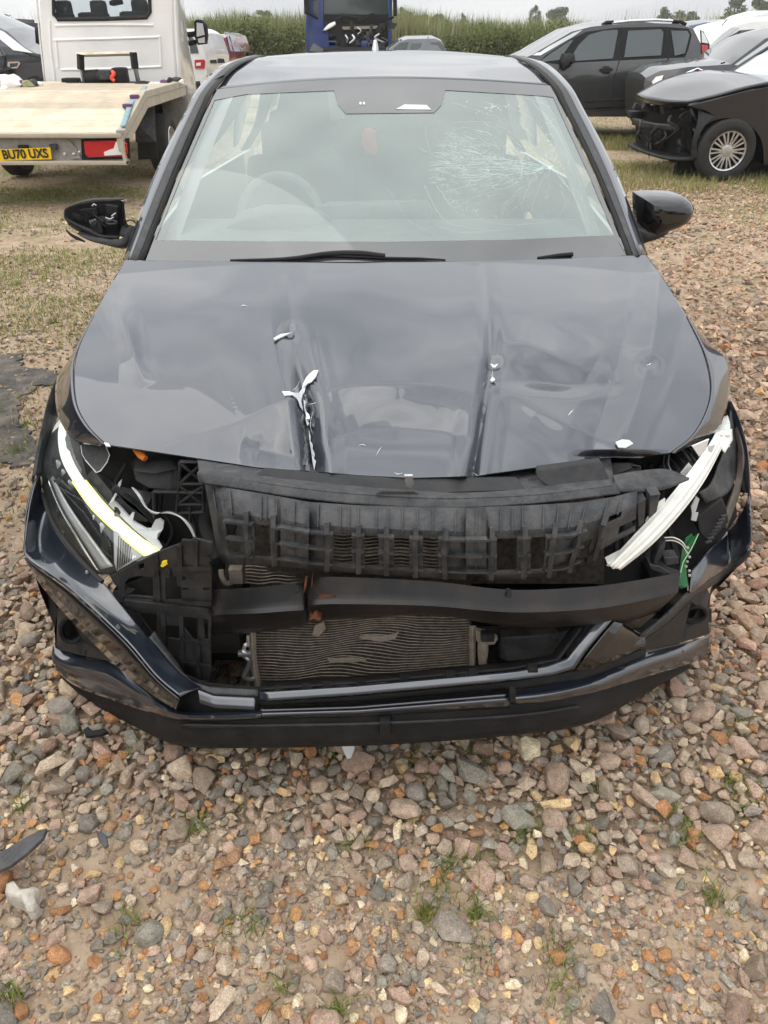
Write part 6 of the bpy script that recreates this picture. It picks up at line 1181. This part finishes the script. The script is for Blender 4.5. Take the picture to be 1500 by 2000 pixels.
panel('mudguard', [(263, 240, 8.5), (285, 205, 8.7), (300, 205, 8.75), (305, 277, 8.55), (265, 278, 8.5)], M_plas2, F, push=(0, .03, 0)); panel('mudflap', [(268, 278, 8.48), (305, 277, 8.48), (308, 310, 8.48), (270, 312, 8.48)], M_rub, F, push=(0, .02, 0))
box('chassis', (-3.5, 9.6, .6), (.9, 5.0, .18), M_under, F); box('tool_box', (-2.75, 10.4, .62), (.4, .7, .4), M_tin, F, bevel=.02); box('side_bar', (-2.56, 9.9, .62), (.03, .06, .6), M_tin, F)
# cab
cabY = 9.85
cr0 = [(74, -60), (76, 60), (88, 168)]; 
panel('cab_rear_wall', [(70, -70, cabY), (334, -70, cabY), (338, 60, cabY), (346, 168, cabY), (90, 170, cabY), (78, 60, cabY)], M_white, F, push=(0, .05, 0), bevel=.02, holes=[[(103, -66, cabY), (290, -66, cabY), (293, 24, cabY), (286, 34, cabY), (112, 38, cabY), (105, 30, cabY)]])
panel('cab_rear_window', [(101, -68, cabY+.02), (292, -68, cabY+.02), (295, 26, cabY+.02), (287, 36, cabY+.02), (110, 40, cabY+.02), (103, 31, cabY+.02)], M_lens, F, push=(0, .006, 0))
bm = bmesh.new(); tubebm(bm, [U(*q, cabY-.004) for q in ((103, -66), (105, 30), (112, 38), (200, 37), (286, 34), (293, 24), (290, -66))], .022, 8); frombm('window_seal', bm, M_rub, F)
for q in (((108, 50), (200, 48), (300, 49)), ((110, 80), (112, 78), (200, 76), (300, 73), (312, 76), (315, 130)), ((120, 136), (200, 135), (316, 130)), ((97, 40), (100, 100), (108, 160)), ((110, 82), (114, 132))): tube('pressed_rib', [U(a, b_, cabY+.004) for a, b_ in q], .018, M_white, F, n=8, smoothp=16)
loft('cab_side', [[(334, -70, cabY+.02), (338, 60, cabY+.02), (346, 168, cabY+.02)], [(345, -70, cabY+.1), (350, 60, cabY+.1), (357, 190, cabY+.1)], [(350, -70, 10.8), (364, 60, 10.8), (372, 185, 10.8)], [(350, -70, 11.4), (368, 80, 11.5), (386, 178, 11.5)], [(348, -70, 11.8), (364, 100, 12.2), (378, 170, 12.2)]], M_white, F, nu=14, nv=24, solid=.02)
loft('cab_side', [[(70, -70, cabY+.02), (78, 60, cabY+.02), (90, 168, cabY+.02)], [(66, -70, 11.6), (80, 60, 11.8), (95, 160, 12.0)]], M_white, F, nu=8, nv=4, solid=.02)
box('cab_front', (-3.8, 12.1, 1.0), (1.6, .8, .8), M_white, F, bevel=.1); box('cab_roof', (-3.55, 10.9, 2.75), (1.8, 1.9, .1), M_white, F, bevel=.05); box('cab_floor', (-3.6, 10.9, .8), (1.6, 2.0, .12), M_under, F)
panel('cab_windscreen', [(95, -60, 11.7), (345, -60, 11.7), (345, 70, 11.9), (105, 70, 11.9)], M_lens, F)
panel('door_window', [(336, -50, 10.5), (345, -50, 11.2), (360, 60, 11.4), (366, 88, 11.5), (350, 70, 10.6)], M_win, F, push=(.02, 0, 0))
panel('door_pillar', [(341, -60, 11.0), (346, -60, 11.3), (364, 90, 11.6), (358, 88, 11.2), (348, 20, 11.0)], M_matte, F, push=(.02, 0, 0)); panel('sill_trim', [(372, 160, 11.2), (392, 165, 11.7), (388, 182, 11.7), (376, 205, 11.2)], M_matte, F, push=(.02, 0, 0))
box('door_handle', U(354, 106, 10.6), (.05, .14, .06), M_matte, F, bevel=.015)
mr_ = pillow('door_mirror', [U(*q, 11.3) for q in ((379, 42), (384, 38), (394, 39), (402, 48), (404, 70), (402, 86), (386, 88), (380, 72))], M_matte, F, depth=.04, back=.12); panel('mirror_glass', [(384, 44, 11.25), (396, 46, 11.25), (400, 68, 11.25), (384, 72, 11.25)], M_chrome, mr_, push=(0, .004, 0)); panel('mirror_glass', [(386, 76, 11.25), (400, 72, 11.25), (400, 84, 11.25), (388, 84, 11.25)], M_chrome, mr_, push=(0, .004, 0))
tube('mirror_arm', [U(382, 66, 11.35), U(366, 68, 11.4)], .035, M_matte, F); tube('mirror_arm', [U(382, 82, 11.35), U(366, 86, 11.4)], .03, M_matte, F); pillow('door_mirror', [U(*q, 11.6) for q in ((68, 54), (74, 50), (78, 62), (78, 88), (70, 84))], M_matte, F, depth=.04, back=.1)
for (a, b_) in ((122, 6), (190, 6), (270, 4)):
    s_ = box('cab_seat', U(a, b_+62, 10.6), (.42, .14, .5), M_seat, F, bevel=.06); box('headrest', U(a+4, b_+16, 10.62), (.22, .1, .24), M_seat, s_, bevel=.05)
pillow('cab_mirror', [U(a, b_, 11.9) for a, b_ in ((213, 3), (222, -3), (238, -2), (241, 8), (222, 12), (214, 10))], M_matte, F, depth=.02)
# winch frame
def bar(nm, p, q, r, m): return tube(nm, [U(*p), U(*q)], r, m, F, n=4)
bar('winch_post', (157, 106, 9.4), (158, 136, 9.4), .045, M_matte); bar('winch_post', (260, 102, 9.4), (264, 134, 9.4), .045, M_matte); bar('winch_leg', (160, 134, 9.42), (166, 166, 9.5), .028, M_tin); bar('winch_leg', (264, 132, 9.42), (271, 163, 9.5), .028, M_tin); bar('winch_crossbar', (150, 107, 9.42), (265, 104, 9.42), .026, M_rail)
WN = thing('winch', 'black electric winch with red hook on the truck bed', 'winch', U(210, 163, 9.45)); tube('drum', [U(172, 153, 9.42), U(248, 149, 9.42)], .075, M_plas, WN, n=14); tube('motor', [U(170, 155, 9.44), U(194, 153, 9.44)], .10, M_matte, WN, n=14); box('gear_case', U(236, 150, 9.42), (.16, .2, .2), M_matte, WN, bevel=.03); tube('hook', [U(219, 140, 9.32), U(223, 144, 9.3), U(218, 152, 9.3), U(224, 158, 9.3)], .022, mat('red_hook', (.75, .08, .03), .4), WN, smoothp=14); box('winch_base', U(212, 163, 9.45), (.95, .3, .03), M_matte, WN); box('rope_block', U(205, 146, 9.34), (.14, .04, .1), M_plas2, WN, bevel=.01)
box('control_box', U(140, 161, 9.5), (.2, .16, .1), M_matte, F, bevel=.02)
# ratchet straps and clutter on the bed
def strap(label, pts, m, w=.05):
    P3 = np.array([U(*q) for q in pts]); A = cr(P3, 24); o = gridmesh('ratchet_strap', np.stack([A-np.array((w/2, 0, 0)), A+np.array((w/2, 0, 0))]), m, None, solid=.008); return tag(o, label, 'strap')
M_strap = mat('blue_webbing', (.22, .34, .38), .8, var=.2, vs=40); M_purp = mat('purple_webbing', (.12, .05, .12), .8); M_olive = mat('olive_webbing', (.25, .24, .12), .85, var=.3)
st_ = strap('faded blue ratchet strap lying along the right edge of the ramp bed', [(284, 168, 8.3), (272, 184, 7.85), (256, 200, 7.5), (248, 222, 7.2), (240, 246, 6.92)], M_strap)
for (a, b_, Yv, m) in ((263, 189, 7.66, M_purp), (249, 207, 7.4, M_purp), (237, 256, 6.84, M_steel)): box('buckle', U(a, b_, Yv), (.09, .07, .04), m, st_, bevel=.012)
r4_ = np.random.default_rng(3)
def clump(label, cat, spots):
    o = thing('strap_bundle', label, cat, U(*spots[0][:3]))
    for (a, b_, Yv, s_, m) in spots:
        n = 10; ph = r4_.uniform(0, 6.28, 3); pillow('strap_roll', [U(a, b_, Yv)+np.array((s_*(1+.2*math.sin(3*t_+ph[0]))*math.cos(t_), 0, s_*.75*(1+.2*math.sin(2*t_+ph[1]))*math.sin(t_))) for t_ in np.linspace(0, 6.28, n, endpoint=False)], m, o, depth=s_*.7, back=s_*.5)
clump('heap of rolled straps and buckles at the front right corner of the truck bed', 'straps', [(278, 168, 9.2, .09, M_matte), (294, 167, 9.2, .05, M_lampw), (306, 166, 9.3, .05, M_wplas), (322, 163, 9.4, .06, M_purp), (334, 160, 9.4, .06, M_matte), (345, 157, 9.4, .06, M_plas2), (352, 160, 9.4, .05, M_wplas), (314, 168, 9.2, .04, M_steel), (300, 171, 9.2, .03, M_steel), (338, 164, 9.3, .04, M_olive)])
clump('heap of pale cloth and straps on the left side of the truck bed', 'straps', [(20, 165, 8.6, .14, M_lampw), (2, 160, 8.6, .12, M_lampw), (40, 168, 8.6, .07, M_purp), (52, 168, 8.6, .07, M_olive), (64, 164, 8.7, .06, M_plas2), (8, 176, 8.3, .05, M_wplas), (76, 166, 8.8, .05, M_wplas)])

# ---- vehicles at the left edge ----
v = Veh('dark_pickup', 'charcoal pickup with chrome wing vent at the left edge', 'pickup', [(-420, 175), (-420, 62), (-380, 30), (-160, 26), (-60, 30), (10, 62), (46, 92), (70, 104), (110, 112), (180, 122), (210, 135), (214, 175)], 14.8, 1.85, mat('charcoal_blue_paint', (.035, .04, .052), .4, .3, coat=1.), 1.15, .3, .06, wheels=(75, -330), rad=.38)
v.pan('windscreen', [(-58, 34), (8, 62), (48, 94), (66, 104), (26, 98), (-20, 60)], M_wsc, .03); v.pan('side_window', [(-140, 88), (-130, 40), (-80, 38), (-20, 70), (6, 96), (12, 108), (-10, 112)], M_win, .012)
cv_ = v.pan('wing_vent', [(15, 121), (36, 120), (40, 124), (34, 133), (17, 135), (14, 130)], M_chrome, .03, .03); v.pan('vent_slot', [(19, 124), (35, 123), (33, 130), (19, 132)], M_plas2, .036, .03, cv_)
v.line('bonnet_seam', [(42, 100), (60, 108), (84, 114)], .012, M_under, .01); v.line('door_seam', [(-2, 92), (10, 112), (6, 150)], .012, M_under, .01)
v.pan('wheel_arch', [(46, 176), (48, 160), (58, 150), (72, 148), (88, 156), (94, 176)], M_under, .012)
pillow('door_mirror', [v.S(a, b_, .15) for a, b_ in ((-6, 134), (4, 130), (16, 136), (21, 148), (14, 152), (-4, 150))], M_matte, v.o, depth=.08, back=.1)
v = Veh('white_car', 'white car roof showing above the charcoal pickup', 'car', [(20, 130), (24, 80), (34, 70), (56, 64), (100, 62), (140, 70), (150, 130)], 19, 3.8, M_white, 1.1, .25, .05); v.pan('window', [(30, 82), (40, 73), (70, 68), (72, 84)], M_win, .012)
v = Veh('black_estate_car', 'black estate car with roof load behind the charcoal pickup', 'car', [(-120, 120), (-120, 60), (-60, 48), (10, 46), (60, 44), (100, 48), (120, 120)], 23, 3.8, M_black, 1.1, .2, .06); v.line('roof_load', [(0, 47), (30, 43), (66, 45)], .09, M_plas2, -.4)

# ---- dark van parked beside the photographer, seen only mirrored in the navy paint ----
V2 = thing('parked_van', 'dark blue van parked left of the photographer, mirrored in the navy car wing', 'van', (-3.7, -.2, 0))
loft('body', [[(-2.75, y, .35) for y in (-2.8, -1, 1, 1.9, 2.1)], [(-2.7, y, .9) for y in (-2.8, -1, 1, 1.95, 2.2)], [(-2.75, y, 1.2) for y in (-2.8, -1, 1, 1.8, 2.0)], [(-2.95, y, 2.0) for y in (-2.8, -1, .6, 1.0, 1.2)], [(-3.7, y, 2.1) for y in (-2.8, -1, .6, 1.0, 1.2)], [(-4.5, y, 2.0) for y in (-2.8, -1, .6, 1.0, 1.2)], [(-4.6, y, .35) for y in (-2.8, -1, 1, 1.9, 2.1)]], M_black, V2, pix=False, nu=20, nv=30)
for y0, y1_ in ((-2.4, -1.5), (-1.35, -.45), (-.3, .6)): panel('window', [(-2.735, y0, 1.25), (-2.735, y1_, 1.25), (-2.93, y1_, 1.85), (-2.93, y0, 1.85)], M_win, V2, Y='3d', push=(-.01, 0, 0))
for y0 in (-1.8, 1.3): wheel(V2, (-2.72, y0, .33), .33, .22, .62, ax='x', side=1); wheel(V2, (-4.4, y0, .33), .33, .22, .62, ax='x', side=1)

# ================= plants and debris =================
def reedrange(n, x0, x1_, y0, y1_):
    x, y = rng.uniform(x0, x1_, n), rng.uniform(y0, y1_, n); return np.column_stack([x, y, np.zeros(n)])
def hh(P, lo, hi): return lo+(hi-lo)*(.35*vnoise(P[:, 0], P[:, 1]*3, 3.5, 51)+.35*vnoise(P[:, 0], P[:, 1], 1.1, 52)+.3*rng.random(len(P)))
P1 = reedrange(56000, -34, 36, 36, 42); h1 = hh(P1, 1.2, 2.55)*(.82+.36*vnoise(P1[:, 0], P1[:, 1]*0, 6., 57))
k1 = vnoise(P1[:, 0], P1[:, 1], 5., 53)
def c1(n):
    a = np.array((.085, .125, .035)); b_ = np.array((.24, .28, .10)); y = np.array((.46, .42, .25))
    yel = np.clip((k1-.35)*1.6, 0, 1)*np.where((P1[:, 0] > .5) & (P1[:, 0] < 8), 1., .45)
    c = a+(b_-a)*rng.random((n, 1)); return np.clip(c*(1-yel[:, None]*.8)+y*yel[:, None]*.8*rng.uniform(.6, 1.1, (n, 1)), .01, 1)
reeds = blades('reed_bank', P1, lambda n: h1, lambda n: rng.uniform(.012, .034, n), c1, .22)
tag(reeds, 'tall green and straw coloured reeds along the edge of the yard', 'reeds', kind='stuff')
P2 = reedrange(1100, -34, 36, 36, 37); P2[:, 2] = 0; h2 = hh(P2, 1.9, 2.7)
plume = blades('reed_plumes', P2, lambda n: h2, lambda n: rng.uniform(.01, .02, n), gcols((.34, .29, .17), (.5, .45, .3)), .15)
tag(plume, 'pale seed heads standing above the reeds', 'reeds', kind='stuff')
def leafcloud(name, cens, n, size, cols, parent, seed=1):
    r = np.random.default_rng(seed); C = np.array([c[:3] for c in cens]); S_ = np.array([c[3:6] for c in cens]); i = r.integers(len(C), size=n)
    d = r.normal(size=(n, 3)); d /= np.linalg.norm(d, axis=1)[:, None]; rad = r.random(n)**(1/2.2)
    P = C[i]+d*S_[i]*rad[:, None]; a = r.normal(size=(n, 3)); a /= np.linalg.norm(a, axis=1)[:, None]; b_ = np.cross(a, r.normal(size=(n, 3))); b_ /= np.linalg.norm(b_, axis=1)[:, None]
    s = (size*r.uniform(.5, 1.2, n))[:, None]; V = np.stack([P-a*s, P+b_*s*.5, P+a*s, P-b_*s*.5], 1).reshape(-1, 3)
    m = bpy.data.meshes.new(name); m.vertices.add(n*4); m.loops.add(n*4); m.polygons.add(n); m.vertices.foreach_set('co', V.astype(np.float32).ravel()); m.loops.foreach_set('vertex_index', np.arange(n*4, dtype=np.int32)); m.polygons.foreach_set('loop_start', np.arange(0, n*4, 4, dtype=np.int32)); m.update(calc_edges=True)
    cl_ = np.array(cols[0])+(np.array(cols[1])-np.array(cols[0]))*r.random((n, 1)); at = m.color_attributes.new('col', 'FLOAT_COLOR', 'POINT'); at.data.foreach_set('color', np.repeat(np.concatenate([cl_, np.ones((n, 1))], 1), 4, 0).astype(np.float32).ravel())
    m.materials.append(M_leafv); o = bpy.data.objects.new(name, m); link(o, parent, world=True); return o
M_bark = mat('bark', (.08, .06, .045), .9, var=.3)
def tree(label, px, pytop, Yd, wpx, seed, cols=((.06, .08, .035), (.15, .17, .08)), kind='tree', base=0.):
    top = U(px, pytop, Yd); h = top[2]; wdt = wpx/FOC*(Yd*.86)/2; r = np.random.default_rng(seed); o = thing(kind, label, 'tree', (top[0], Yd, 0), group='trees beyond the reeds')
    tube('trunk', [(top[0], Yd, 0), (top[0]+wdt*.1, Yd, h*.4), (top[0], Yd, h*.8)], [h*.03, h*.02, h*.008], M_bark, o, n=7, smoothp=6)
    cens = []
    for k in range(16):
        z = r.uniform(.25, .92); wr = wdt*(1-abs(z-.5)*1.1); cens.append((top[0]+r.uniform(-1, 1)*wr*.75, Yd+r.uniform(-1, 1)*wr*.7, h*z, wdt*r.uniform(.22, .42), wdt*.35, h*r.uniform(.08, .13)))
    for k in range(4): a = cens[k*3]; tube('limb', [(top[0], Yd, h*.35), ((top[0]+a[0])/2, Yd, (h*.4+a[2])/2), a[:3]], [h*.014, h*.005], M_bark, o, n=5)
    leafcloud('crown', cens, 2600, max(.1, wdt*.085), cols, o, seed)
for a in (('small dark tree just right of the blue truck', 793, 10, 150, 40, 1), ('low bushy tree near the blue truck', 828, 28, 160, 56, 2), ('small tree second right of the blue truck', 858, 26, 160, 46, 12), ('narrow dark tree standing alone above the reeds', 905, 24, 170, 18, 3), ('dark pointed tree left of the people carrier roof', 1048, 8, 150, 30, 4), ('wide round tree above the people carrier windscreen', 1092, 12, 150, 56, 5), ('dark tree above the people carrier roof', 1306, 9, 150, 40, 6), ('broad pale tree above the people carrier rear', 1346, 16, 155, 58, 7),
          ('low bush left of the tall tree at right', 1412, 36, 150, 50, 8), ('tall dark tree at the right edge behind the vans', 1446, -16, 140, 62, 9), ('large tree cut by the right edge of view', 1498, -6, 150, 80, 10), ('low tree above the reeds left of the blue truck', 515, 20, 150, 46, 13)): tree(*a)
# leafy scrub in front of the reeds
def scrub(label, px, py, Yd, w, h, seed):
    c = U(px, py, Yd); r = np.random.default_rng(seed); o = thing('shrub', label, 'shrub', (c[0], Yd, 0), group='shrubs in front of the reeds'); cens = [(c[0]+r.uniform(-.5, .5)*w, Yd+r.uniform(-.3, .3), h*r.uniform(.25, .8), w*.25, .4, h*.25) for _ in range(10)]
    tube('stem', [(c[0], Yd, 0), (c[0]+.1, Yd, h*.7)], [.04, .015], M_bark, o, n=6); leafcloud('foliage', cens, 2600, .075, ((.07, .09, .028), (.18, .20, .075)), o, seed)
for a in (('dark leafy shrub left of the recovery truck cab', 40, 60, 33, 3.2, 1.9, 21), ('leafy shrub right of the red crossover', 470, 60, 34, 3.4, 1.9, 22), ('leafy shrub between the crossover and the blue truck', 545, 60, 34, 3.4, 1.8, 23), ('leafy shrub right of the pale grey hatchback', 900, 70, 34, 3.2, 1.6, 24), ('dark leafy shrub above the navy car roof corner', 985, 70, 34, 3.6, 1.7, 25), ('dark leafy shrub left of the people carrier', 1040, 70, 34, 3.6, 1.8, 26), ('leafy shrub above the people carrier bonnet', 1110, 60, 34, 3.4, 1.9, 27), ('leafy shrub left of the blue truck mirror', 590, 60, 34, 2.6, 1.6, 28)): scrub(*a)

# unseen trees added behind the camera to darken reflections in the paintwork
cens = [(x+rng.uniform(-1, 1), -15+rng.uniform(-2, 2), rng.uniform(.6, 3.6), rng.uniform(1., 1.9), 1.2, rng.uniform(.7, 1.4)) for x in np.linspace(-34, 34, 70)]
tag(leafcloud('reflection_tree_line', cens, 16000, .32, ((.05, .07, .025), (.13, .15, .06)), None, 77), 'unseen line of leafy trees added behind the camera for dark reflections', 'trees', kind='stuff')
# ---- debris on the ground ----
def flatpiece(name, label, cat, pts, z, th, m, bev=.002, rough=0):
    P_ = np.array([UZ(a, b_, z+dz) for a, b_, dz in pts])
    if rough: P_ = even(np.concatenate([P_, P_[:1]]), 120)[:-1]; P_[:, :2] += rng.normal(size=(119, 2))*rough; P_[:, 2] = gz(P_[:, 0], P_[:, 1])+.012
    bm = bmesh.new(); panelbm(bm, list(P_), (), (0, 0, -th)); o = frombm(name, bm, m, None, bevel=bev); return tag(o, label, cat)
M_shard = mat('grey_black_plastic', (.05, .052, .056), .5, dust=.6, dcol=(.2, .18, .16), ds=20, bump=.3)
flatpiece('plastic_shard', 'long dark grey plastic shard lying on dirt at the left edge', 'debris', [(-10, 1672, .03), (40, 1640, .045), (78, 1620, .04), (92, 1617, .035), (84, 1636, .04), (56, 1662, .05), (20, 1690, .04), (-10, 1703, .03)], .022, .012, M_shard)
flatpiece('plastic_shard', 'small black plastic sliver below the long shard', 'debris', [(188, 1626, .02), (197, 1622, .025), (208, 1632, .025), (212, 1650, .02), (204, 1656, .02), (195, 1644, .025)], .022, .008, M_shard)
flatpiece('plastic_shard', 'broken black plastic clip on the stones below the bumper corner', 'debris', [(162, 1424, .04), (172, 1418, .045), (180, 1426, .045), (204, 1422, .045), (212, 1428, .04), (196, 1433, .045), (176, 1437, .045), (166, 1436, .04)], .022, .012, M_matte)
flatpiece('plastic_shard', 'thin dark sliver among small pebbles near the bottom', 'debris', [(366, 1835, .015), (371, 1822, .02), (376, 1826, .02), (372, 1842, .015), (364, 1852, .015)], .022, .006, M_shard)
flatpiece('plastic_sliver', 'frosted white plastic sliver standing under the front lip', 'debris', [(664, 1450, .07), (694, 1450, .07), (692, 1462, .05), (686, 1478, .03), (678, 1480, .03), (670, 1464, .05)], .022, .006, M_trans)
bn = [(12, 1728), (26, 1722), (38, 1738), (56, 1738), (70, 1734), (78, 1738), (70, 1752), (74, 1768), (66, 1780), (54, 1782), (46, 1768), (34, 1760), (20, 1756), (10, 1746)]
o = pillow('bone_fragment', [UZ(a, b_, .035) for a, b_ in bn], mat('weathered_bone', (.50, .46, .39), .8, var=.15, vs=60, bump=.6, bs=90), None, depth=(0, 0, .018), back=.03, cen=UZ(48, 1754, .035)); tag(o, 'pale weathered bone shaped fragment at the lower left', 'debris')
mt_ = mat('worn_rubber_mat', (.05, .048, .047), .85, var=.35, vs=12, bump=.6, bs=40, dust=.9, dcol=(.26, .21, .165), ds=7)
flatpiece('rubber_mat', 'worn black rubber matting half buried at the left of the car', 'mat', [(-20, 688, .012), (40, 690, .012), (44, 716, .012), (110, 722, .014), (112, 748, .014), (70, 752, .012), (60, 768, .012), (36, 772, .012), (30, 800, .012), (40, 836, .012), (66, 846, .012), (76, 900, .012), (60, 912, .012), (-20, 905, .012)], 0, .014, mt_, rough=.012)

# ---- overcast haze over the whole yard ----
bm = bmesh.new(); boxbm(bm, (0, 100, 4.2), (560, 500, 10.4)); hz = frombm('haze', bm, None, None, smooth=False); tag(hz, 'thin pale haze in the overcast air', 'haze', kind='stuff')
mh = bpy.data.materials.new('thin_haze'); mh.use_nodes = True; t = mh.node_tree; t.nodes.remove(t.nodes['Principled BSDF'])
pv = N(t, 'ShaderNodeVolumePrincipled', Density=.0008); pv.inputs['Color'].default_value = (.93, .95, .96, 1); t.links.new(pv.outputs[0], t.nodes['Material Output'].inputs['Volume']); hz.data.materials.append(mh)
